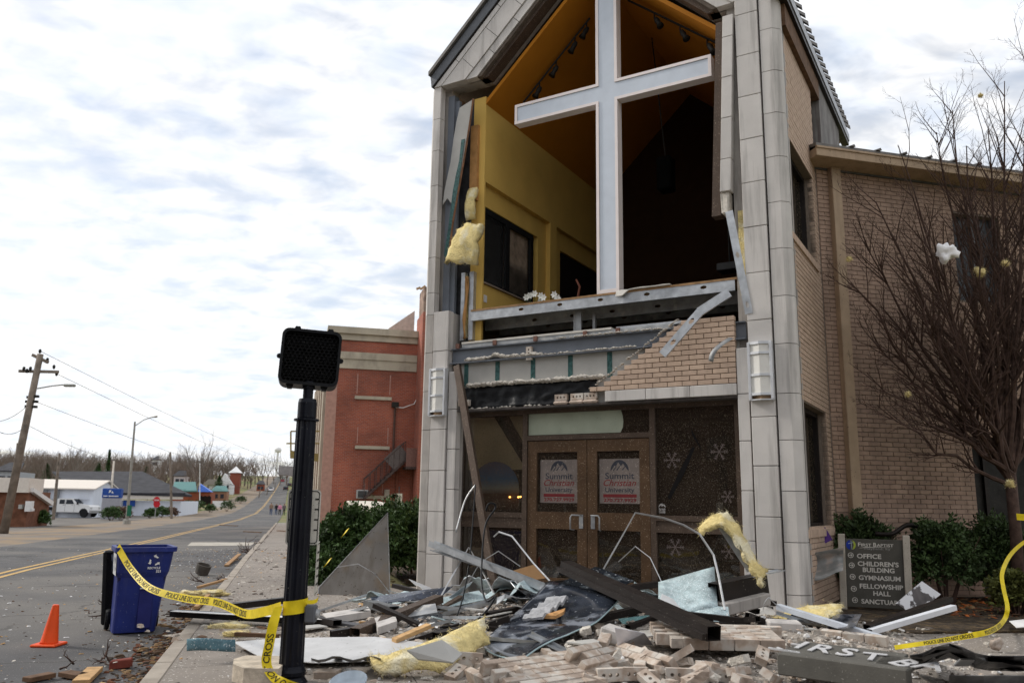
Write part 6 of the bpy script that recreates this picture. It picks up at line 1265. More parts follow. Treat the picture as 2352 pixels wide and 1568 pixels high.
# fallen name sign with white letters
A_, B2 = G(1784, 1498, .47), G(2083, 1537, .47); ex = (B2-A_).normalized(); bk_ = (UP.cross(ex)).normalized()
SGN = M('sign_stone', (.105, .10, .088), .8, var=.12, scale=5, bump=.2, speck=((.3, .29, .26), 60, .68))
ns = empty('fallen_name_sign', (A_+B2)/2-UP*.16, 'fallen dark grey name sign with white serif capitals lying on the pavement', 'sign'); Ls = (B2-A_).length
m2 = MB(); m2.box((A_+B2)/2+bk_*.05-UP*.075, Ls/2, .055, .075, ex, bk_, UP, .008); ob('front_rail', m2, SGN, ns)
up2 = (bk_+UP*.10).normalized(); nrm = ex.cross(up2); m2 = MB(); o2 = A_+bk_*.13-UP*.02; m2.box(o2+ex*(Ls*.42)+up2*.17, Ls*.44, .19, .012, ex, up2, nrm, .004); ob('face_panel', m2, SGN, ns); m2 = MB(); m2.box(o2+ex*(Ls*.86)+up2*.12+nrm*.0, Ls*.14, .14, .012, ex, up2, nrm, .004); ob('face_panel', m2, SGN, ns)
def serif(ch_, x, y, h, tilt=0):
    tv, tf = text(ch_, h/.7, .003, .003, align='CENTER'); m2 = MB(); c, s_ = math.cos(tilt), math.sin(tilt); e1_, e2_ = ex*c+up2*s_, up2*c-ex*s_
    m2.place((tv, tf), o2+ex*x+up2*y+nrm*.022, e1_, e2_); xs_ = [p[0] for p in tv]; w2 = (max(xs_)-min(xs_))/2
    feet = {'I': [(0, 0), (0, h)], 'R': [(-w2*.8, 0), (w2*.8, 0)], 'T': [(0, 0)], 'A': [(-w2*.9, 0), (w2*.9, 0)], 'B': [(-w2*.8, 0)], 'P': [(-w2*.7, 0)], 'S': []}[ch_]
    for fx2, fy2 in feet: m2.box(o2+nrm*.022+e1_*fx2+e2_*fy2, .035, .009, .0055, e1_, e2_, nrm)
    return ob('letter', m2, M('letter_white', (.62, .62, .63), .4, .2, var=.05, bump=0), ns)
for c__, x, y, h, t in (('I', .05, .11, .20, -.05), ('R', .21, .08, .20, -.06), ('S', .40, .07, .20, -.03), ('T', .60, .04, .19, .10), ('B', .77, .0, .18, -.6), ('A', .97, -.01, .20, -.12)): serif(c__, x, y, h, t)
gr = [[G(2090+30*i, 1540-34*(j/5)-(30*math.exp(-((i-3)/1.6)**2)), .26+.05*j+.16*abs(noise.noise(V((i*.55, j*.5, 3))))+(.14 if 2 < i < 6 else 0)) for j in range(6)] for i in range(11)]
m2 = MB(); m2.sheet(gr, .004); ob('crumpled_sheet', m2, M('charcoal_sheet', (.035, .036, .04), .38, .4, var=.3, scale=5, bump=.2, bscale=6, bdist=.05, speck=((.25, .25, .25), 50, .70)), label='crumpled charcoal metal sheet beside the fallen name sign', cat='metal panel')
gr = [[G(2180+40*i, 1572-7*j, .27+.03*j+.02*math.sin(i)) for j in range(4)] for i in range(6)]; m2 = MB(); m2.sheet(gr, .004); ob('grey_sheet', m2, GALVD, label='flat grey sheet edge below the crumpled charcoal metal', cat='metal panel')
panel('silver_shard', [AT(2292, 1565, 6.9), AT(2305, 1530, 7), AT(2316, 1508, 7.05), AT(2308, 1568, 6.9)], .004, M('foil2', (.6, .62, .66), .3, .5), 'pointed silver shard sticking up from the charcoal sheet', 'metal panel'); m2 = MB(); p = G(2215, 1520, .52); m2.box(p, .05, .008, .05, V((1, 0, 0)), V((0, .5, .8)).normalized(), V((0, -.8, .5)).normalized(), .004); ob('bracket_tab', m2, GALVD, label='small grey bracket tab with a hole on the charcoal sheet', cat='bracket')
panel('white_sheet', [(2318, 1425, .36), (2380, 1418, .36), (2380, 1436, .36), (2335, 1440, .34)], .006, WHITE, 'white board lying on the planting bed by the tape', 'board')
tuft('brick_lump', G(2288, 1478, .33), .05, DUSTB, 'lone pale lump of brick beside the trailing tape', None, 'brick')
# insulation on the left of the heap
q2 = [[(850, 1508, .30), (925, 1494, .37), (1000, 1468, .42), (1055, 1440, .46), (1108, 1418, .48)], [(858, 1524, .28), (935, 1512, .33), (1005, 1492, .38), (1068, 1466, .40), (1118, 1440, .43)], [(870, 1544, .23), (945, 1542, .24), (1020, 1534, .26), (1085, 1500, .30), (1118, 1466, .36)]]
batt('insulation_sheet', q_(G, q2), .06, 'long torn batt of yellow glass wool left of the big glass sheet', seed=8, fuzz=.012)
panel('plaster_board', [(935, 1492, .45), (1015, 1468, .52), (1062, 1500, .44), (1040, 1520, .40), (960, 1512, .40)], .012, BOARD, 'torn grey plasterboard lying on the long glass wool batt', 'board')
for i, (x, y, r, l_) in enumerate(((530, 1418, .12, 'clump of yellow glass wool beside the long window bar'), (548, 1438, .07, 'small tuft of yellow glass wool on the pavement'), (440, 1352, .10, 'roll of yellow glass wool lying across the kerb'), (490, 1350, .10, 'frayed end of yellow glass wool beyond the cart'), (1130, 1345, .09, 'yellow glass wool stuffed behind the leaning mullion'), (1165, 1352, .08, 'yellow glass wool under the cardboard flap'), (1345, 1448, .06, 'yellow glass wool tucked under the big glass sheet'))):
    o = tuft('insulation_clump', G(x, y, .24), r, INSUL, l_, None, 'insulation'); o.scale = (1.8, 1.2, .5)
for (a, b, w_, l_, mt) in (((905, 1470, .30), (985, 1436, .40), .09, 'rough brown plank beside the long glass wool batt', WOOD), ((185, 1566, .03), (218, 1535, .03), .13, 'short raw plank end on the asphalt near the kerb', WOOD), ((148, 1545, .03), (190, 1552, .03), .12, 'grey weathered plank beside the raw plank end', WOODD), ((540, 1455, .2), (640, 1460, .2), .04, 'thin brown batten on the pavement beside the post', WOODD), ((520, 1298, .02), (550, 1272, .05), .10, 'pale splintered plank lying in the gutter', WOOD), ((455, 1348, .1), (520, 1330, .12), .05, 'thin lath lying over the kerb beyond the cart', WOOD), ((450, 1395, .15), (480, 1365, .15), .06, 'short wooden stud end on the kerb beside the cart', WOOD), ((60, 1560, .03), (120, 1548, .03), .10, 'dark plank lying at the road edge', WOODD), ((640, 1218, .15), (690, 1222, .15), .2, 'dark flat timber lying on the far pavement', WOODD), ((505, 1205, .02), (545, 1207, .02), .1, 'thin stick lying on the far asphalt', WOODD), ((560, 1220, .02), (600, 1222, .02), .1, 'dark stick on the asphalt by the far kerb', WOODD)):
    a, b = G(*a), G(*b); m2 = MB(); m2.box((a+b)/2, (b-a).length/2, w_/2, .019, (b-a).normalized(), UP.cross(b-a).normalized(), UP, .003); ob('plank', m2, mt, label=l_, cat='plank')
m2 = MB(); a = G(278, 1523, .04); m2.box(a, .09, .05, .038, V((.9, .2, .1)).normalized(), V((-.2, .9, 0)).normalized(), UP, .008); ob('red_brick', m2, M('single_red', (.20, .05, .035), .85, var=.2), label='single red brick lying on the asphalt', cat='brick')
m2 = MB(); a = G(462, 1318, .02); m2.lathe(a, [(.10, 0), (.13, .02), (.15, .2), (.13, .2), (.11, .03)], 14, V((.3, -.1, 1))); ob('crushed_bucket', m2, M('muddy_grey', (.09, .08, .07), .7, var=.3), label='muddy crushed bucket lying in the road', cat='bucket')
def brush(x, y, n, ln, label, seed):
    r_ = random.Random(seed); m2 = MB(); c = G(x, y, .03)
    for i in range(n): d = V((r_.gauss(0, 1), r_.gauss(0, 1), abs(r_.gauss(.15, .3)))); limb(m2, c+V((r_.gauss(0, .15), r_.gauss(0, .15), 0)), d, ln*r_.uniform(.5, 1.2), .012, 1, r_, .6, .5, 3, .05, 4, .3, 4)
    ob('branch_heap', m2, BARK, label=label, cat='branches')
brush(572, 1268, 22, .5, 'tangle of broken branches against the far kerb', 2); brush(590, 1246, 5, .5, 'broken twig curling up behind the branch tangle', 3); brush(500, 1335, 8, .35, 'small heap of twigs and leaves in the gutter', 5); brush(205, 1520, 7, .25, 'twigs and bark beside the raw plank end', 6); brush(225, 1405, 4, .2, 'few twigs lying on the road beside the cart', 7)
tuft('red_scrap', G(682, 1250, .2), .1, M('red_plastic', (.5, .05, .04), .6), 'crumpled red scrap on the far pavement', None, 'scrap'); tuft('white_scrap', G(690, 1205, .2), .25, WHITE, 'crumpled white sheet on the far pavement', None, 'scrap')
m2 = MB(); m2.lathe(G(802, 1582, .16), [(.10, 0), (.13, .04), (.14, .07), (.13, .07), (.11, .04)], 20, V((-.1, -.35, 1))); ob('hubcap_tray', m2, M('silver_blue', (.4, .46, .52), .35, .4, var=.2), smooth=True, label='round silver dish lying at the foot of the heap', cat='dish')
# glass triangle against the hedge
P = [None, AT(731, 1388, 12.5), AT(896, 1368, 12.1), AT(890, 1177, 12.5)]; nq = (P[2]-P[1]).cross(P[3]-P[1]).normalized(); d_ = ray(732, 1349); P[0] = C0+d_*((P[1]-C0).dot(nq)/d_.dot(nq))
m2 = MB(); m2.prism(P, V((.02, .03, 0)).normalized()*.012); tg_ = ob('glass_triangle', m2, M('mirror_pane', (.32, .31, .29), .14, .6, var=.14, scale=1.6, bump=.03, bscale=3, bdist=.05, speck=((.12, .1, .08), 24, .67), col2=(.36, .27, .17), c2=(1.7, .52, .7), streak=((.16, .13, .09), .5, 5)), label='large mirror like triangular pane leaning on the yew hedge', cat='glass')  # warm blotches in the colour stand in for reflected sky; streaks are grime
m2 = MB(); m2.tube(P+[P[0]], .008, 4); ob('pane_edge', m2, GALVD, tg_)
for q in ((785, 1232, 14.0), (745, 1300, 13.6)): ribbon([AT(*q), AT(q[0]+7, q[1]-8, q[2]), AT(q[0]+14, q[1]-18, q[2]+.05)], [V((.6, 0, .5))]*3, .06, 4, label='scrap of yellow tape caught in the yew hedge' if q[0] > 750 else 'yellow tape end tied low in the yew hedge', name='tape_scrap')

# ---- anonymous offcuts bristling from the heap
rn = random.Random(99)
KINDS = [('frame_offcut', 'short dark metal frame offcut sticking out of the rubble heap', 'dark frame offcuts in the rubble', ALUD, 'metal offcut'), ('metal_offcut', 'bright torn metal strip lying in the rubble heap', 'bright metal strips in the rubble', GALV, 'metal strip'), ('plaster_piece', 'flat broken piece of plasterboard in the rubble heap', 'plasterboard pieces in the rubble', BOARD, 'plaster'), ('glass_shard', 'small blue green glass shard in the rubble heap', 'small glass shards in the rubble', CRK, 'glass'), ('wood_splinter', 'splintered wood lath lying in the rubble heap', 'wood laths in the rubble', WOOD, 'wood'), ('stone_fragment', 'angular pale stone fragment in the rubble heap', 'stone fragments in the rubble', STONE, 'stone')]
PXS = [(720, 1440), (760, 1395), (800, 1410), (860, 1430), (880, 1405), (900, 1392), (930, 1420), (960, 1405), (985, 1440), (1020, 1425), (1045, 1398), (1070, 1420), (1090, 1400), (1150, 1410), (1170, 1430), (1200, 1395), (1230, 1375), (1075, 1450), (1300, 1420), (1330, 1400), (1440, 1400), (1470, 1430), (1500, 1420), (1455, 1385), (1480, 1365), (1530, 1400), (1560, 1420), (1600, 1410), (1690, 1385), (1730, 1400), (1760, 1430), (1800, 1440), (1830, 1425), (1700, 1440), (1420, 1460), (1350, 1475), (1150, 1470), (980, 1460), (690, 1395), (1290, 1380), (1010, 1378), (940, 1380), (1190, 1450), (1260, 1480), (1860, 1445), (1500, 1455), (1470, 1405), (1585, 1395), (1100, 1375), (870, 1378)]
for i, (x, y) in enumerate(PXS):
    nm, lab, grp, mt, ct = KINDS[rn.choice((0, 0, 0, 1, 1, 2, 2, 3, 4, 5))]; p = G(x, y, .26); z = gz(p); p = G(x, y, z+.03); a = rn.uniform(-.9, .9)+(math.pi if rn.random() < .5 else 0); d = V((math.cos(a), math.sin(a)*.8, rn.uniform(-.05, .35))).normalized(); sd_ = UP.cross(d).normalized(); up_ = d.cross(sd_); m2 = MB()
    if nm == 'frame_offcut': m2.hollow(p-d*rn.uniform(.15, .4), p+d*rn.uniform(.15, .45), UP, rn.uniform(.05, .1), rn.uniform(.04, .07), .004)
    elif nm == 'metal_offcut': l_ = rn.uniform(.2, .5); m2.prof(p-d*l_, p+d*l_, up_, [(-.04, 0), (.04, 0), (.04, .03), (.037, .03), (.037, .003), (-.04, .003)])
    elif nm == 'wood_splinter': m2.box(p, rn.uniform(.15, .35), .02, .011, d, sd_, up_, .003)
    elif nm == 'stone_fragment': m2.box(p, rn.uniform(.07, .16), rn.uniform(.06, .12), rn.uniform(.04, .07), d, sd_, up_, .015)
    else:
        n_ = rn.randint(4, 6); r_ = rn.uniform(.10, .24); P = [p+d*(r_*rn.uniform(.6, 1.2)*math.cos(6.28*k/n_))+sd_*(r_*rn.uniform(.5, .9)*math.sin(6.28*k/n_)) for k in range(n_)]; m2.prism(P, up_*.012)
    ob(nm, m2, mt, label=lab, cat=ct, group=grp)

LAMD = M('dark_pane_sheet', (.012, .015, .02), .12, var=.4, scale=5, bump=.05, bscale=8, speck=((.4, .41, .42), 30, .66), col2=(.12, .14, .15), c2=(4, .55, .66))
for pts, l_ in (([AT(1285, 1338, 9.3), AT(1368, 1300, 9.6), AT(1455, 1332, 9.4), AT(1400, 1362, 9.05)], 'dark glass sheet tilted behind the big laminated sheet'), ([G(1440, 1385, .42), G(1560, 1372, .5), G(1640, 1400, .42), G(1520, 1415, .36)], 'dark glass sheet lying under the crazed safety glass'), ([G(1640, 1432, .33), G(1720, 1425, .36), G(1780, 1448, .30), G(1690, 1456, .28)], 'dark pane lying behind the large brick slab'), ([G(900, 1412, .30), G(1000, 1400, .36), G(1040, 1425, .30), G(930, 1440, .26)], 'dark dusty pane lying left of the perforated stud'), ([G(1160, 1360, .45), G(1240, 1348, .5), G(1262, 1372, .42), G(1190, 1385, .38)], 'dark pane wedged behind the leaning mullion foot'), ([G(1820, 1408, .4), G(1890, 1425, .36), G(1880, 1445, .32), G(1800, 1428, .33)], 'dark pane under the white light fixture')):
    panel('dark_glass_sheet', pts, .008, LAMD, l_, 'glass')
for a, b, l_ in (((1430, 1352, .55), (1512, 1340, .58), 'short dark frame lying behind the bronze beam'), ((1290, 1440, .35), (1480, 1395, .48), 'long dark frame bar passing under the big laminated sheet'), ((1000, 1460, .30), (1120, 1432, .34), 'dark frame bar beside the long glass wool batt'), ((1560, 1398, .42), (1720, 1428, .36), 'dark frame bar lying right of the bronze beam'), ((860, 1440, .27), (760, 1455, .23), 'dark frame bar lying over the pale buckled sheet'), ((1240, 1390, .42), (1120, 1412, .36), 'brown frame bar crossing below the mullion foot')):
    beam('window_frame_bar', a, b, .09, .065, ALUD, l_)
for pts, l_ in (([G(740, 1408, .30), G(845, 1392, .34), G(852, 1402, .33), G(750, 1418, .29)], 'pale stone coping fragment before the glass triangle'), ([G(860, 1418, .34), G(905, 1405, .36), G(912, 1425, .33), G(868, 1440, .3)], 'white painted block before the glass triangle'), ([G(915, 1395, .36), G(1000, 1385, .42), G(1005, 1405, .36), G(925, 1418, .3)], 'grey metal sheet edge before the left pillar')):
    panel('pale_block', pts, .07, STONE if 'metal' not in l_ else GALVD, l_, 'stone' if 'metal' not in l_ else 'metal panel')

# ---- larger tangled pieces piled against the entrance
rn = random.Random(314)
BIG = [('crazed_glass_piece', 'pale crazed safety glass piece tangled in the heap by the doors', 'crazed glass pieces in the heap', CRK, 'glass', 0), ('bent_metal_sheet', 'bent pale metal sheet tangled in the heap by the doors', 'bent metal sheets in the heap', GALV, 'metal panel', 0), ('bent_bar', 'dark metal bar poking up from the heap by the doors', 'dark bars poking from the heap', ALUD, 'metal beam', 1), ('bent_strip', 'thin silver strip springing up from the heap by the doors', 'silver strips springing from the heap', ST, 'metal strip', 2), ('plaster_sheet', 'torn white plaster sheet tangled in the heap by the doors', 'torn plaster sheets in the heap', WHITE, 'plaster', 0)]
for i in range(46):
    nm, lab, grp, mt, ct, kd = BIG[rn.choice((0, 0, 1, 1, 1, 2, 2, 2, 3, 4))]; u = rn.uniform(-.2, 4.5); v = rn.uniform(.35, 2.3); p = F(u, -v, 0); p.z = gz(p)+rn.uniform(.02, .16); a = rn.uniform(-.5, .5)+(math.pi if rn.random() < .5 else 0)
    d = (U*math.cos(a)+NN*math.sin(a)+UP*rn.uniform(0, .35)).normalized(); sd_ = (UP.cross(d)+UP*rn.uniform(-.5, .5)).normalized(); m2 = MB()
    if kd == 0:
        l_, w_ = rn.uniform(.18, .42), rn.uniform(.08, .2); bend = rn.uniform(-.12, .12); ph = rn.uniform(0, 6)
        gr = [[p+d*(l_*(x/3-1))+sd_*(w_*(y/2-1)*(1+.3*math.sin(x*2+ph)))+UP*(bend*math.sin(x*.6+y*.3)+.02*math.sin(x*1.7+ph)) for y in range(5)] for x in range(7)]; m2.sheet(gr, .006)
    elif kd == 1: m2.hollow(p-d*.2, p+d*rn.uniform(.3, .75), UP, .07, .05, .004)
    else:
        k = rn.uniform(.2, .5); m2.tube([p, p+d*.25+UP*k*.8, p+d*.5+UP*k, p+d*.8+UP*k*.4], .007, 4)
    ob(nm, m2, mt, label=lab, cat=ct, group=grp)
# ------------------------------------------------------------------ far trees
def bare_tree(name, h, seed, lev, kids, label, group, mat):
    r_ = random.Random(seed); e = empty(name, V((0, 0, 0)), label, 'tree', group); m2 = MB(); m2.tube([V((0, 0, -.3)), V((.02*h, 0, h*.15)), V((.0, .01*h, h*.32))], [h*.022, h*.017, h*.014], 6); t_ = ob('trunk', m2, mat, e)
    m2 = MB()
    for k in range(kids+2):
        an = 6.28*k/(kids+2)+r_.uniform(-.3, .3); limb(m2, V((0, 0, h*r_.uniform(.2, .34))), V((math.cos(an)*.62, math.sin(an)*.62, 1)), h*r_.uniform(.5, .68), h*.0095, lev, r_, .55, .52, kids, .16, 4, .09, 4)
    ob('crown', m2, mat, e); return e
FB = M('far_bark', (.145, .11, .09), .95, var=.2, scale=.3, bump=0); FB2 = M('far_bark_grey', (.17, .145, .125), .95, var=.2, scale=.3, bump=0)
TL = 'bare brown tree on the far hillside'; TG = 'bare trees on the far hillside'
protos = [bare_tree('far_tree', 10, 31+i, 3, 4+(i % 2), TL, TG, (FB, FB2)[i % 2]) for i in range(4)]
spots = [(30, 1035, 150), (75, 1050, 170), (110, 1045, 140), (140, 1030, 150), (165, 1040, 180), (178, 1035, 160), (255, 1050, 190), (290, 1060, 210), (335, 1055, 220), (365, 1065, 230), (385, 1060, 250), (405, 1050, 230), (430, 1045, 210), (447, 1010, 200), (462, 1020, 215), (485, 1030, 230), (515, 1035, 260), (530, 1050, 300), (548, 1055, 330), (560, 1060, 340), (590, 1055, 330), (600, 1040, 330), (612, 1045, 360), (640, 1045, 360), (655, 1050, 370), (670, 1055, 380), (690, 1060, 400), (10, 1060, 130), (55, 1060, 200), (215, 1060, 220), (310, 1070, 260), (345, 1075, 280), (420, 1065, 290), (475, 1055, 290), (500, 1065, 310), (575, 1070, 360), (625, 1070, 380), (125, 1062, 210), (90, 1068, 230), (270, 1072, 240), (725, 1050, 300), (-40, 1040, 150), (-90, 1050, 170), (200, 1050, 260), (455, 1060, 270)]
rn = random.Random(77)
for i, (x, y, d) in enumerate(spots):
    if 465 < x < 560 and d < 290: d = 305
    b = AT(x, 1150, d); gz_ = zt(b.dot(SD)); top = AT(x, y, d).z; h = max(5, top-gz_); p = V((b.x, b.y, gz_-.2))
    if i < 4: t_ = protos[i]; t_.location = p; t_.scale = (h/9.2,)*3; t_.rotation_euler.z = rn.uniform(0, 6)
    else: copy_tree(protos[i % 4], p, None, rn.uniform(0, 6.28), h/9.2*1.0)
# wood that reads as one mass
m2 = MB(); r_ = random.Random(8)
for i in range(900):
    x = r_.uniform(-150, 760) if i < 620 else r_.uniform(-1300, -150); d = r_.uniform(190, 430); b = AT(x, 1150, d); s_ = b.dot(SD); 
    if -14 < b.dot(WD) < 8 or (440 < x < 575 and d < 295): continue
    h = r_.uniform(6, 10)+d*.012; p = V((b.x, b.y, zt(s_)-.3)); m2.tube([p, p+UP*h*.5], [h*.02, h*.01], 3, cap=False)
    for k in range(9): an = r_.uniform(0, 6.28); limb(m2, p+UP*h*r_.uniform(.15, .5), V((math.cos(an)*.6, math.sin(an)*.6, .9)), h*.5, h*.009, 1, r_, .6, .5, 5, .1, 3, .12, 3)
ob('far_wood', m2, FB, label='brown winter wood covering the far hill', cat='wood', kind='stuff')
def evergreen(x, y0, d, w_, label, seed):
    r_ = random.Random(seed); b = AT(x, 1150, d); z0 = zt(b.dot(SD)); top = AT(x, y0, d).z; h = top-z0; e = empty('evergreen_tree', V((b.x, b.y, z0)), label, 'tree'); m2 = MB(); m2.tube([V((b.x, b.y, z0-.2)), V((b.x, b.y, top))], [h*.02, .02], 5); ob('trunk', m2, BARK, e)
    m2 = MB()
    for i in range(2600):
        t = r_.random()**.8; rad = w_*(1-t)*(.7+.5*noise.noise(V((t*9, seed, r_.random()*2))))*math.sqrt(r_.random()); an = r_.uniform(0, 6.28); p = V((b.x+rad*math.cos(an), b.y+rad*math.sin(an), z0+h*(.12+.88*t))); l = .35; a = V((math.cos(an), math.sin(an), -.2+r_.gauss(0, .4))); q = UP.cross(a).normalized()*l*.3; m2.v += [p-q, p+a*l, p+q]; o = len(m2.v); m2.f.append([o-3, o-2, o-1]); m2.m.append(0)
    ob('crown', m2, LEAF, e)
evergreen(240, 1032, 170, 1.6, 'slim dark evergreen rising above the black roof', 1); evergreen(218, 1062, 165, 3.8, 'broad dark evergreen behind the black roof', 2); evergreen(100, 1065, 150, 3.5, 'dark evergreen among bare trees behind the white building', 3); evergreen(330, 1070, 230, 5, 'dull evergreen behind the street light', 4); evergreen(645, 1072, 420, 5, 'dark evergreen below the water tower', 5); evergreen(500, 1092, 230, 4, 'low evergreen beside the white house', 6)
# ------------------------------------------------------------------ far buildings: boxes with real faces, aligned to the street
WM = M('white_metal_wall', (.66, .70, .78), .6, var=.05, scale=.4, bump=0, stretch=(4, 4, .3)); CRM = M('cream_trim', (.68, .62, .55), .7, var=.05, bump=0); DRK = M('dark_glass', (.03, .035, .045), .2, bump=0); SHG = M('charcoal_shingle', (.05, .05, .056), .9, var=.2, scale=1, bump=.2)
def at_w(x, y, s0):      # photo ray onto the plane across the street at distance s0
    d = ray(x, y); P = C0+d*((s0-C0.dot(SD))/d.dot(SD)); return P.dot(WD), P.z
def gbox(par, name, s0, s1, w0, w1, z0, z1, mat): return ob(name, sbox(s0, s1, w0, w1, z0, z1), mat, par)
def house(name, label, s0, x0, x1, y0, y1, depth, wall, cat='building'):
    a, z1 = at_w(x0, y0, s0); b, z0 = at_w(x1, y1, s0); z0 = min(z0, zt(s0)); e = empty(name, S(s0+depth/2, (a+b)/2, z0), label, cat); gbox(e, 'wall', s0, s0+depth, a, b, z0-.5, z1, wall); return e, a, b, z0, z1
e, a, b, z0, z1 = house('brick_shop', 'low brown brick shop with white fascia behind the leaning utility pole', 60, -60, 58, 1127, 1205, 5, M('brown_brick', (.17, .075, .045), .9, var=.25, scale=3))
gbox(e, 'fascia', 59.6, 63, a, at_w(72, 1100, 60)[0], z1-.05, at_w(0, 1096, 60)[1], CRM); m2 = MB(); m2.prism([S(60, b, z1), S(65, b, z1-.9), S(65, b, z1-.6), S(60, b, z1+.25)], WD*.25); ob('gable_trim', m2, WHITE, e)
for x0, x1, y0, y1, nm, mt in ((62, 75, 1150, 1174, 'meter_cabinet', WHITE), (46, 53, 1158, 1168, 'electric_meter', MATS['ac_grey']), (73, 78, 1167, 1173, 'junction_box', WHITE)): p, q = at_w(x0, y0, 59.9), at_w(x1, y1, 59.9); gbox(e, nm, 59.6, 60, p[0], q[0], q[1], p[1], mt)
e, a, b, z0, z1 = house('white_metal_shed', 'long white metal sided building with tan eaves behind the white pickup', 102, 40, 208, 1119, 1185, 13.5, WM)
zr = at_w(230, 1107, 109)[1]; m2 = MB(); m2.prism([S(102, b, z1), S(115.5, b, z1), S(108.7, b, zr)], WD*(a-b)); ob('gable', m2, WM, e)
for k in (0, 1):
    m2 = MB(); s0_ = 101.5 if k == 0 else 116; m2.prism([S(s0_, b+.3, z1-.1), S(108.7, b+.3, zr+.12), S(108.7, a, zr+.12), S(s0_, a, z1-.1)], UP*.12); ob('roof', m2, CRM, e)
for yy in (1120, 1145): p, q = at_w(62, yy, 101.9), at_w(206, yy+1.5, 101.9); gbox(e, 'rail_line', 101.7, 101.9, p[0], q[0], q[1], p[1], M('grey_line', (.16, .17, .18), .7))
for xx in (101, 129): p, q = at_w(xx, 1122, 101.8), at_w(xx+2, 1185, 101.8); gbox(e, 'downpipe', 101.6, 101.8, p[0], q[0], q[1], p[1], MATS['grey_line'])
e, a, b, z0, z1 = house('bank_branch', 'white walled bank with sweeping charcoal shingle roof', 118, 205, 412, 1148, 1188, 22, WM)
m2 = MB(); q = [at_w(x, y, 117.5) for x, y in ((278, 1135), (420, 1135), (420, 1146), (278, 1146))]; m2.prism([S(117.3, w_, z) for w_, z in q], SD*.6); ob('fascia', m2, CRM, e); m2 = MB(); q = [at_w(x, y, 117.5) for x, y in ((200, 1147), (237, 1134), (282, 1134), (282, 1147))]; m2.prism([S(117.2, w_, z) for w_, z in q], SD*.6); ob('fascia', m2, CRM, e)
A = [S(117.2, *at_w(180, 1133, 117.2)), S(117.2, *at_w(440, 1150, 117.2)), S(131, *at_w(327, 1086, 131)), S(131, *at_w(120, 1086, 131))]; A[1].z = A[0].z-.2; m2 = MB(); m2.prism(A, UP*.25); m2.prism([S(117.2, *at_w(280, 1135, 117.2)), S(117.2, *at_w(425, 1135, 117.2)), S(131, *at_w(327, 1086, 131)), S(131, *at_w(200, 1086, 131))], UP*.2); m2.prism([S(117.2, *at_w(425, 1135, 117.2)), S(145, *at_w(440, 1140, 145)), S(131, *at_w(327, 1086, 131))], UP*.2); ob('roof', m2, SHG, e)
for x0, x1, y0, y1, nm, mt in ((205, 217, 1149, 1180, 'door', M('grey_door', (.14, .12, .12), .6)), (284, 310, 1148, 1162, 'blue_sign_board', M('bank_blue', (.02, .07, .30), .5, bump=0))): p, q = at_w(x0, y0, 117.8), at_w(x1, y1, 117.8); gbox(e, nm, 117.6, 117.8, p[0], q[0], q[1], p[1], mt)
e, a, b, z0, z1 = house('arched_brick_hall', 'orange brick building with arches and green roof further up the street', 190, 396, 480, 1128, 1152, 14, M('orange_brick', (.26, .075, .04), .9, var=.15, scale=1))
m2 = MB(); m2.prism([S(189.5, *at_w(395, 1129, 189.5)), S(189.5, *at_w(452, 1129, 189.5)), S(196, *at_w(449, 1109, 196)), S(196, *at_w(400, 1109, 196))], UP*.3); ob('roof', m2, M('teal_roof', (.10, .22, .21), .6, var=.1), e); m2 = MB(); p = [S(189.3, *at_w(x, y, 189.3)) for x, y in ((455, 1129), (486, 1129), (458, 1110))]; m2.prism(p, SD*4); ob('tarp', m2, M('blue_tarp', (.10, .22, .75), .5, var=.1), e)
for x in (462, 471, 480): m2 = MB(); w_, z_ = at_w(x, 1144, 189.8); m2.place(curve2d([[(-.45, -1.2), (.45, -1.2), (.45, .1)]+[(.45*math.cos(R(t)), .1+.45*math.sin(R(t))) for t in range(15, 180, 15)]+[(-.45, .1)]], .02), S(189.7, w_, z_), WD, UP); ob('arch', m2, DARK, e)
e, a, b, z0, z1 = house('white_house', 'white gabled house on the slope beyond the arched building', 262, 480, 534, 1112, 1140, 14, M('white_siding', (.72, .72, .72), .7, bump=0))
m2 = MB(); m2.prism([S(261.9, *at_w(x, y, 261.9)) for x, y in ((502, 1112), (534, 1112), (516, 1086))], SD*12); ob('gable', m2, MATS['white_siding'], e); m2 = MB(); m2.prism([S(261, *at_w(x, y, 261)) for x, y in ((466, 1113), (505, 1113), (500, 1100), (478, 1100))], SD*4); ob('roof', m2, M('roof_grey', (.3, .27, .24), .8), e)
for x, y in ((523, 1117), (523, 1130), (495, 1128), (512, 1130)): p, q = at_w(x-2, y-3, 261.8), at_w(x+2, y+4, 261.8); gbox(e, 'window', 261.6, 261.8, p[0], q[0], q[1], p[1], DRK)
e, a, b, z0, z1 = house('brick_tower', 'square red brick tower with white pyramid roof beside the white house', 268, 529, 548, 1085, 1140, 5, M('tower_brick', (.23, .07, .045), .9, var=.15)); m2 = MB(); c_ = [S(267.5, a-.5, z1), S(267.5, b+.5, z1), S(273.5, b+.5, z1), S(273.5, a-.5, z1)]; m2.add(c_+[S(270.5, (a+b)/2, at_w(538, 1070, 270)[1])], [(0, 1, 4), (1, 2, 4), (2, 3, 4), (3, 0, 4), (3, 2, 1, 0)]); ob('roof', m2, WHITE, e)
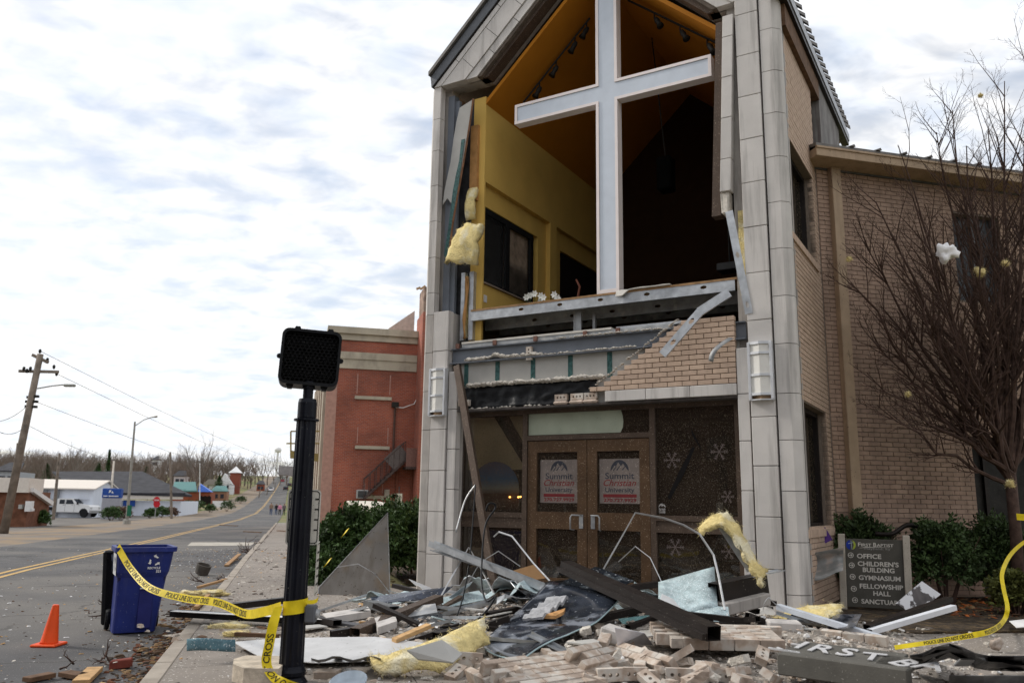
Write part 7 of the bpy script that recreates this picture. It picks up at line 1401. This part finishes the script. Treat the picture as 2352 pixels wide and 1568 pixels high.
for lab, s0, x0, x1, y0, y1, mt, rf in (('small teal roofed house beyond the arches', 215, 487, 520, 1128, 1142, M('tan_wall', (.3, .16, .1), .9), MATS['teal_roof']), ('red brick house low on the rising street', 300, 590, 606, 1112, 1130, MATS['orange_brick'], SHG), ('pale house half hidden in the wood above the black roof', 210, 400, 425, 1093, 1112, M('pale_wall', (.55, .5, .5), .8), SHG), ('white cupola house on the skyline behind the street light', 280, 350, 362, 1056, 1075, WHITE, SHG), ('grey roofed house behind the leaning utility pole', 130, -10, 40, 1082, 1100, M('grey_wall', (.35, .36, .37), .8), SHG)):
    e, a, b, z0, z1 = house('far_house', lab, s0, x0, x1, y0, y1, 8, mt, 'house'); m2 = MB(); m2.prism([S(s0-.3, a-.3, z1), S(s0-.3, b+.3, z1), S(s0+4, b-.5, z1+1.3), S(s0+4, a+.5, z1+1.3)], UP*.15); ob('roof', m2, rf, e)
    for k in (.3, .7): gbox(e, 'window', s0-.06, s0, a+(b-a)*k-.4, a+(b-a)*k+.4, z1-1.6, z1-.6, DRK)
# water tower
wt = AT(634, 1100, 720); e = empty('water_tower', V((wt.x, wt.y, 20)), 'white water tower on the horizon above the street', 'water tower'); zc2 = AT(634, 1033, 720).z; r2 = 3.1; m2 = MB(); m2.lathe(V((wt.x, wt.y, zc2)), [(.1, -r2*.8), (r2*.7, -r2*.6), (r2, 0), (r2*.75, r2*.6), (.1, r2*.8)], 18); ob('tank', m2, WHITE, e, smooth=True); m2 = MB(); m2.tube([V((wt.x, wt.y, 18)), V((wt.x, wt.y, zc2))], .7, 8)
for k in range(4): m2.tube([V((wt.x+3*math.cos(k*1.57), wt.y+3*math.sin(k*1.57), 18)), V((wt.x+2.4*math.cos(k*1.57), wt.y+2.4*math.sin(k*1.57), zc2))], .25, 5)
ob('legs', m2, WHITE, e)
# ------------------------------------------------------------------ poles, wires, signs
GW = M('grey_wood_pole', (.19, .155, .125), .9, var=.25, scale=3, bump=.3)
ub = AT(17, 1150, 41); ub.z = zt(41); ut = AT(93, 813, 41)
e = empty('utility_pole', ub, 'leaning grey wooden utility pole with two crossarms by the brick shop', 'utility pole'); m2 = MB(); m2.tube([ub-UP*.3, ub.lerp(ut, .5), ut], [.21, .18, .15], 10); ob('pole', m2, GW, e, smooth=True)
for (x0, y0, x1, y1) in ((44, 852, 134, 854), (75, 815, 110, 832)): m2 = MB(); a, b = AT(x0, y0, 41.2), AT(x1, y1, 40.9); m2.prof(a, b, UP, [(-.06, -.07), (.06, -.07), (.06, .07), (-.06, .07)]); ob('crossarm', m2, GW, e)
for x, y in ((55, 846), (70, 846), (124, 842), (109, 826), (92, 806), (62, 851), (130, 858)): m2 = MB(); m2.lathe(AT(x, y, 41), [(.03, -.12), (.07, -.05), (.07, .05), (.03, .1)], 8); ob('insulator', m2, TXT, e)
for x, y in ((67, 912), (84, 910), (64, 922), (82, 922), (63, 933), (80, 934)): m2 = MB(); m2.box(AT(x, y, 41), .1, .08, .06); ob('cable_clamp', m2, TXT, e)
m2 = MB(); m2.tube([AT(86, 892, 41), AT(120, 886, 41), AT(150, 883, 41)], .035, 5); m2.box(AT(160, 885, 41), .28, .1, .07, bev=.04); ob('street_light_arm', m2, M('lamp_grey', (.3, .3, .27), .5, .3), e)
lb = AT(296, 1150, 64); lb.z = zt(64); ltp = AT(310, 968, 64); e = empty('street_light', lb, 'slim grey street light with curved arm beyond the bank sign', 'street light'); m2 = MB(); m2.tube([lb, ltp], [.13, .07], 8); ob('pole', m2, M('pole_grey', (.30, .29, .26), .6, .3, var=.15), e); m2 = MB(); m2.tube([AT(311, 977, 64), AT(330, 964, 64), AT(348, 958, 64), AT(361, 956, 64)], [.035, .035, .04, .09], 6); ob('arm', m2, MATS['pole_grey'], e); m2 = MB(); m2.box(AT(297, 1172, 63.8), .16, .02, .4); ob('green_plate', m2, M('green_plate', (.02, .14, .08), .6), e); m2 = MB(); m2.lathe(lb, [(.3, 0), (.26, .3), (.15, .35)], 10); ob('base', m2, MATS['pole_grey'], e)
for x0, y0, x1, y1, d, l_ in ((391, 1038, 398, 1195, 95, 'thin brown utility pole before the bank'), (137, 1040, 127, 1190, 80, 'thin dark pole standing before the white metal shed'), (41, 1017, 32, 1140, 70, 'dark thin pole close behind the leaning utility pole'), (262, 1058, 254, 1130, 100, 'pale square pole rising behind the bank sign'), (616, 1115, 612, 1150, 250, 'far utility pole beside the rising street'), (599, 1118, 594, 1152, 230, 'far leaning utility pole by the verge'), (632, 1108, 630, 1140, 300, 'distant utility pole near the white car')):
    a = AT(x1, 1150, d); a.z = zt(a.dot(SD)); b = AT(x0, y0, d); m2 = MB(); m2.tube([a, b], [.16, .10], 7); ob('utility_pole', m2, GW if 'pale' not in l_ else CRM, label=l_, cat='utility pole')
fp = AT(460, 1150, 170); fp.z = zt(170); m2 = MB(); m2.tube([fp, AT(459, 1066, 170)], [.12, .06], 6); m2.lathe(AT(459, 1065, 170), [(.02, -.15), (.15, 0), (.02, .15)], 8); ob('flagpole', m2, WHITE, label='white flagpole before the arched brick building', cat='flagpole')
def sag(a, b, s_, n=14): return [a.lerp(b, i/n)-UP*(4*s_*(i/n)*(1-i/n)) for i in range(n+1)]
wires = [((130, 858, 41), (760, 1075, 260), 3, 'thin power line running from the crossarm down the street'), ((92, 806, 41), (800, 1060, 300), 4, 'top power line running from the leaning pole down the street'), ((82, 922, 41), (740, 1085, 250), 3, 'sagging telephone line below the crossarms'), ((62, 975, 41), (394, 1050, 95), 1.2, 'heavy cable strung from the leaning pole to the thin brown pole'), ((-60, 945, 20), (62, 975, 41), .5, 'heavy cable coming in to the leaning pole'), ((-60, 962, 30), (64, 930, 41), .4, 'service line coming in to the leaning pole'), ((120, 1098, 120), (720, 1080, 330), 4, 'black cable crossing the charcoal roof'), ((120, 1106, 120), (740, 1102, 330), 4, 'lower black cable crossing the street'), ((394, 1050, 95), (700, 1120, 280), 3, 'cable running on from the thin brown pole')]
for a, b, s_, l_ in wires: a, b = AT(*a), AT(*b); k = max(a.y, b.y); m2 = MB(); P = sag(a, b, s_); m2.tube(P, [max(.012, .00014*p.y) for p in P], 4); ob('overhead_wire', m2, TXT, label=l_, cat='wire')
# bank sign
b0 = AT(257, 1150, 84); b0.z = zt(84); e = empty('bank_sign', b0, 'tall grey pylon sign with blue head beside the bank', 'sign'); ex_, ey_ = V((1, .05, 0)).normalized(), V((-.05, 1, 0)).normalized(); zt1, zt2 = AT(257, 1121, 84).z, AT(257, 1143, 84).z
m2 = MB(); m2.box(V((b0.x, b0.y, (b0.z+zt2)/2)), .88, .25, (zt2-b0.z)/2, ex_, ey_, UP, .04); ob('pylon', m2, M('pylon_grey', (.33, .33, .37), .6, var=.05), e); m2 = MB(); m2.box(V((b0.x, b0.y, (zt1+zt2)/2)), .92, .3, (zt1-zt2)/2, ex_, ey_, UP, .06); ob('head', m2, MATS['bank_blue'], e); m2 = MB(); [m2.box(V((b0.x, b0.y-.32, zt2+.18))+ex_*(-.68+.105*k_), .035+.012*(k_ % 3), .004, .05+.02*(k_ in (0, 5)), ex_, ey_, UP) for k_ in range(14) if k_ != 4]; m2.place(curve2d([[(-.25, .0), (-.05, .12), (-.02, .3), (-.2, .28)], [(0, .02), (.25, -.05), (.1, .2)]], 0), V((b0.x, b0.y-.32, zt2+.48)), ex_, UP); ob('lettering', m2, WHITE, e)
# stop sign
b0 = AT(359, 1150, 92); b0.z = zt(92); e = empty('stop_sign', b0, 'red stop sign on a thin post before the bank wall', 'sign'); m2 = MB(); m2.tube([b0, AT(360, 1146, 92)], .04, 5); ob('post', m2, GALVD, e)
for y in (1148, 1157): m2 = MB(); c_ = AT(360, y, 91.9); m2.place(curve2d([circ(0, 0, .38, 8)], .01), c_, V((1, 0, 0)), UP); pl3 = ob('plate', m2, M('sign_red', (.5, .02, .03), .5, bump=0), e)
m2 = MB(); m2.place(text('STOP', .22, 0, .006, align='CENTER'), AT(360, 1148, 91.85)-UP*.08, V((1, 0, 0)), UP); ob('lettering', m2, WHITE, e)
e = ob('church_notice', MB().box(AT(505, 1157, 150), 1.3, .1, .55), WHITE, label='white notice board on the verge before the arched building', cat='sign')
for x, y, d, r_, l_ in ((30, 1192, 57, .8, 'low dark shrub against the brown brick shop'), (60, 1192, 57, .8, 'second low shrub against the brown brick shop wall end'), (85, 1193, 57, .7, 'dark shrub between the brick shop and pickup'), (256, 1188, 80, .9, 'round green shrub at the foot of the bank sign'), (278, 1187, 82, .9, 'brown leafless shrub beside the bank sign'), (370, 1183, 100, .9, 'low green shrub before the bank wall'), (392, 1181, 102, .8, 'green shrub beside the thin brown pole'), (345, 1186, 96, .7, 'small green shrub by the stop sign'), (433, 1160, 150, 1.2, 'rounded green shrub by the arched building'), (455, 1163, 148, 1.2, 'green shrub near the white flagpole'), (440, 1168, 140, 1.1, 'trimmed green shrub on the verge before the flagpole'), (522, 1163, 146, 1.3, 'dark green shrub right of the notice board'), (553, 1155, 190, 1.2, 'yellow green shrub up the verge'), (484, 1170, 140, .9, 'small round shrub below the notice board')):
    b = AT(x, y, d); b.z = zt(b.dot(SD))+r_*.7; bush('street_shrub', b, r_*1.3, r_, r_*.8, 900, .22, LEAF if 'brown' not in l_ else TWIG, l_, 'shrub')
# ------------------------------------------------------------------ vehicles
CARW = M('white_car_paint', (.72, .72, .72), .3, var=.03, bump=0); TYRE = M('tyre', (.015, .015, .016), .8, bump=0); RIM = M('rim', (.35, .35, .36), .35, .7, bump=0)
def wheel(par, c, r, wd, ax): 
    m2 = MB(); m2.lathe(c, [(r*.55, -wd/2), (r*.93, -wd/2), (r, -wd*.3), (r, wd*.3), (r*.93, wd/2), (r*.55, wd/2)], 18, ax); w_ = ob('wheel', m2, TYRE, par, smooth=False); m2 = MB(); m2.lathe(c, [(.02, -wd*.42), (r*.56, -wd*.42), (r*.56, wd*.42), (.02, wd*.42)], 14, ax); ob('rim', m2, RIM, w_)
tk = AT(158, 1150, 93); tk.z = zt(93); fx2 = V((1, -.10, 0)).normalized(); fy2 = V((.10, 1, 0)).normalized()
e = empty('pickup_truck', tk, 'white crew cab pickup with black flatbed parked by the shed', 'pickup truck')
def tp3(x, y, z): return tk+fx2*x+fy2*y+UP*z
prof_ = [(-.75, .55), (-.75, 1.95), (-.55, 2.02), (1.0, 2.02), (1.55, 1.45), (2.95, 1.30), (3.15, 1.15), (3.2, .75), (3.1, .55)]
m2 = MB(); m2.prism([tp3(x, -.95, z) for x, z in prof_], fy2*1.9); ob('body', m2, CARW, e)
for a, b in ((-.45, .18), (.32, 1.28)):
    m2 = MB(); m2.prism([tp3(x, -.962, z) for x, z in ((a, 1.42), (b, 1.42), (min(b, 1.0), 1.88), (a+.05, 1.88))], fy2*.02); ob('side_window', m2, DRK, e)
m2 = MB(); m2.prism([tp3(x, -.8, z) for x, z in ((1.06, 1.97), (1.52, 1.5), (1.56, 1.5), (1.1, 1.97))], fy2*1.6); ob('windscreen', m2, DRK, e)
for a in (.25, 1.32): m2 = MB(); m2.prism([tp3(x, -.956, z) for x, z in ((a, .6), (a+.025, .6), (a+.025, 1.95 if a < 1 else 1.4), (a, 1.95 if a < 1 else 1.4))], fy2*.01); ob('door_gap', m2, MATS['grey_line'], e)
for a in (.08, 1.1): m2 = MB(); m2.box(tp3(a, -.965, 1.3), .1, .015, .025, fx2, fy2, UP); ob('door_handle', m2, RIM, e)
m2 = MB(); m2.prism([tp3(2.45+.52*math.cos(R(t)), -.97, .45+.52*math.sin(R(t))) for t in range(0, 181, 20)], fy2*.05); ob('wheel_arch', m2, TYRE, e)
m2 = MB(); m2.box(tp3(3.17, 0, .62), .12, .96, .17, fx2, fy2, UP, .04); ob('bumper', m2, RIM, e)
for s_ in (-.75, .75): m2 = MB(); m2.box(tp3(3.16, s_, 1.0), .05, .17, .12, fx2, fy2, UP, .02); ob('headlight', m2, M('lamp_glass', (.5, .5, .5), .2), e)
m2 = MB(); m2.box(tp3(-1.95, 0, .92), 1.15, 1.05, .16, fx2, fy2, UP); m2.box(tp3(-.84, 0, 1.5), .04, .95, .5, fx2, fy2, UP); m2.box(tp3(-2.3, 0, .5), .7, .9, .3, fx2, fy2, UP); ob('flatbed', m2, BLACK, e); m2 = MB(); m2.box(tp3(1.75, -1.08, 1.5), .06, .1, .13, fx2, fy2, UP, .02); ob('mirror', m2, BLACK, e)
for x in (2.45, -2.1):
    for y in (-.82, .82): wheel(e, tp3(x, y, .43), .43, .28, fy2)
def car(x, y, d, mat, label, rear=True):
    b = AT(x, y, d); b.z = zt(b.dot(SD)); e = empty('parked_car', b, label, 'car')
    def C(a, l_, z): return b+WD*a+SD*l_+UP*z
    pf = [(0, .35), (0, .85), (.5, .95), (1.0, 1.42), (2.5, 1.42), (3.2, .95), (4.2, .8), (4.3, .35)]; m2 = MB(); m2.prism([C(-.88, l_, z) for l_, z in pf], WD*1.76); ob('body', m2, mat, e); m2 = MB(); m2.prism([C(-.7, l_, z) for l_, z in ((.47, .97), (.95, 1.38), (.9, 1.4), (.42, .99))], WD*1.4); ob('rear_window', m2, DRK, e)
    for s_ in (-.7, .7):
        m2 = MB(); m2.box(C(s_, -.02, .72), .15, .03, .07, WD, SD, UP); ob('tail_light', m2, M('tail_red', (.5, .02, .02), .4, bump=0), e)
        for l_ in (.75, 3.5): wheel(e, C(s_*1.15, l_, .32), .32, .2, WD)
car(475*0+621, 1133, 285, CARW, 'white car parked on the verge of the rising street'); car(655.5, 1131, 300, M('black_car', (.015, .016, .018), .3, bump=0), 'black car driving up the rising street'); car(664, 1126, 350, M('dark_car', (.03, .03, .035), .3, bump=0), 'dark car ahead of the black car on the hill'); car(648, 1113, 410, M('red_car', (.45, .03, .05), .3, bump=0), 'red car near the top of the rising street')
# ------------------------------------------------------------------ people walking down the street
SKIN = M('skin', (.45, .27, .2), .6, bump=0)
def person(x, y, d, hgt, top, legs, hair, label, swing=1, arm=0):
    b = AT(x, y, d); b.z = zt(b.dot(SD)); k = hgt/1.75
    vs_ = [(0, 0, .95), (0, 0, 1.2), (0, 0, 1.42), (0, .01, 1.55), (0, -.01, 1.66), (0, 0, 1.76),
           (-.1, 0, .9), (-.11, .12*swing, .5), (-.12, .05*swing, .08), (-.13, -.08+.05*swing, .04), (.1, 0, .9), (.11, -.12*swing, .5), (.12, -.2*swing, .08), (.13, -.3*swing, .05),
           (-.2, 0, 1.42), (-.26, .06, 1.15), (-.27, -.06+arm, .92), (.2, 0, 1.42), (.26, -.06, 1.15), (.27, -.1-arm, .92), (-.27, -.08+arm, .84), (.27, -.12-arm, .84)]
    es = [(0, 1), (1, 2), (2, 3), (3, 4), (4, 5), (0, 6), (6, 7), (7, 8), (8, 9), (0, 10), (10, 11), (11, 12), (12, 13), (2, 14), (14, 15), (15, 16), (2, 17), (17, 18), (18, 19), (16, 20), (19, 21)]
    rad = [.15, .15, .14, .06, .1, .075, .1, .075, .05, .05, .1, .075, .05, .05, .075, .055, .042, .075, .055, .042, .04, .04]
    me = bpy.data.meshes.new('person'); me.from_pydata(vs_, es, []); o = bpy.data.objects.new('person_tmp', me); COL.objects.link(o); md = o.modifiers.new('s', 'SKIN'); ss_ = o.modifiers.new('d', 'SUBSURF'); ss_.levels = 1; ss_.render_levels = 1
    for i, sv in enumerate(me.skin_vertices[0].data): sv.radius = (rad[i], rad[i]); sv.use_root = (i == 0)
    me2 = bpy.data.meshes.new_from_object(o.evaluated_get(bpy.context.evaluated_depsgraph_get())); bpy.data.objects.remove(o); bpy.data.meshes.remove(me); me2.name = 'person'; me2.materials.clear()
    for m_ in (top, legs, hair, SKIN): me2.materials.append(m_)
    for p in me2.polygons:
        c = p.center; ax_ = abs(c.x)
        p.material_index = (2 if (c.z > 1.68 or (c.z > 1.5 and c.y > .03)) else 3) if c.z > 1.52 else (3 if (ax_ > .22 and c.z < .93) else (0 if c.z > .92 or ax_ > .22 else 1)); p.use_smooth = True
    q = mk('person', me2, None, None, b, (0, 0, TS)); q.scale = (k, k, k); tag(q, label, 'person'); return q
JN = M('jeans', (.05, .08, .16), .8, bump=0); BK = M('black_cloth', (.02, .02, .022), .8, bump=0); HR = M('brown_hair', (.06, .035, .02), .7, bump=0)
person(622, 1180, 125, 1.8, M('tan_jacket', (.25, .17, .12), .8, bump=0), JN, HR, 'person in tan jacket and jeans walking apart on the road', 1); person(634, 1180, 128, 1.68, BK, JN, HR, 'person in dark jacket walking beside the one in pink', -1, .05); person(642, 1180, 126, 1.68, M('pink_top', (.65, .25, .36), .8, bump=0), BK, HR, 'person in long pink top walking in the middle of the road', 1); person(652, 1179, 127, 1.7, M('grey_top', (.14, .12, .12), .8, bump=0), BK, HR, 'person in grey brown top beside the one in pink', -1)
# ------------------------------------------------------------------ unseen buildings and trees added behind the camera to darken window reflections and fill
for lab, s0, w0, w1, h, dp, mt in (('unseen added brown brick shop block across the junction behind the viewpoint', -34, -8, 16, 7.5, 10, MATS['brown_brick']), ('unseen added red brick block across the side street behind the viewpoint', -22, 19, 34, 9, 12, MATS['orange_brick']), ('unseen added tall brown brick block across the street left of the viewpoint', 9, -30, -14.5, 11, 36, M('block_brick', (.10, .055, .04), .9, var=.25, scale=2))):
    e = empty('unseen_block', S(s0, (w0+w1)/2, 0), lab, 'building'); gbox(e, 'wall', s0-dp, s0, w0, w1, -.2, h, mt)
    for k in range(4):
        a = w0+(w1-w0)*(k+.3)/4.2
        for z in (1.0, 4.2): gbox(e, 'window', s0, s0+.06, a, a+1.6, z, z+2, DRK)
for k, (s_, w_, h) in enumerate(((-14, 12, 9), (-18, 4, 8), (-6, -12, 8))): c_ = copy_tree(protos[k], S(s_, w_, 0), None, k*1.0, h/9.2); c_['label'] = ('unseen added bare tree across the side street behind the viewpoint', 'unseen added bare tree before the brown shop block behind the viewpoint', 'unseen added bare tree over the road behind the viewpoint')[k]; c_['group'] = 'unseen added bare street trees'
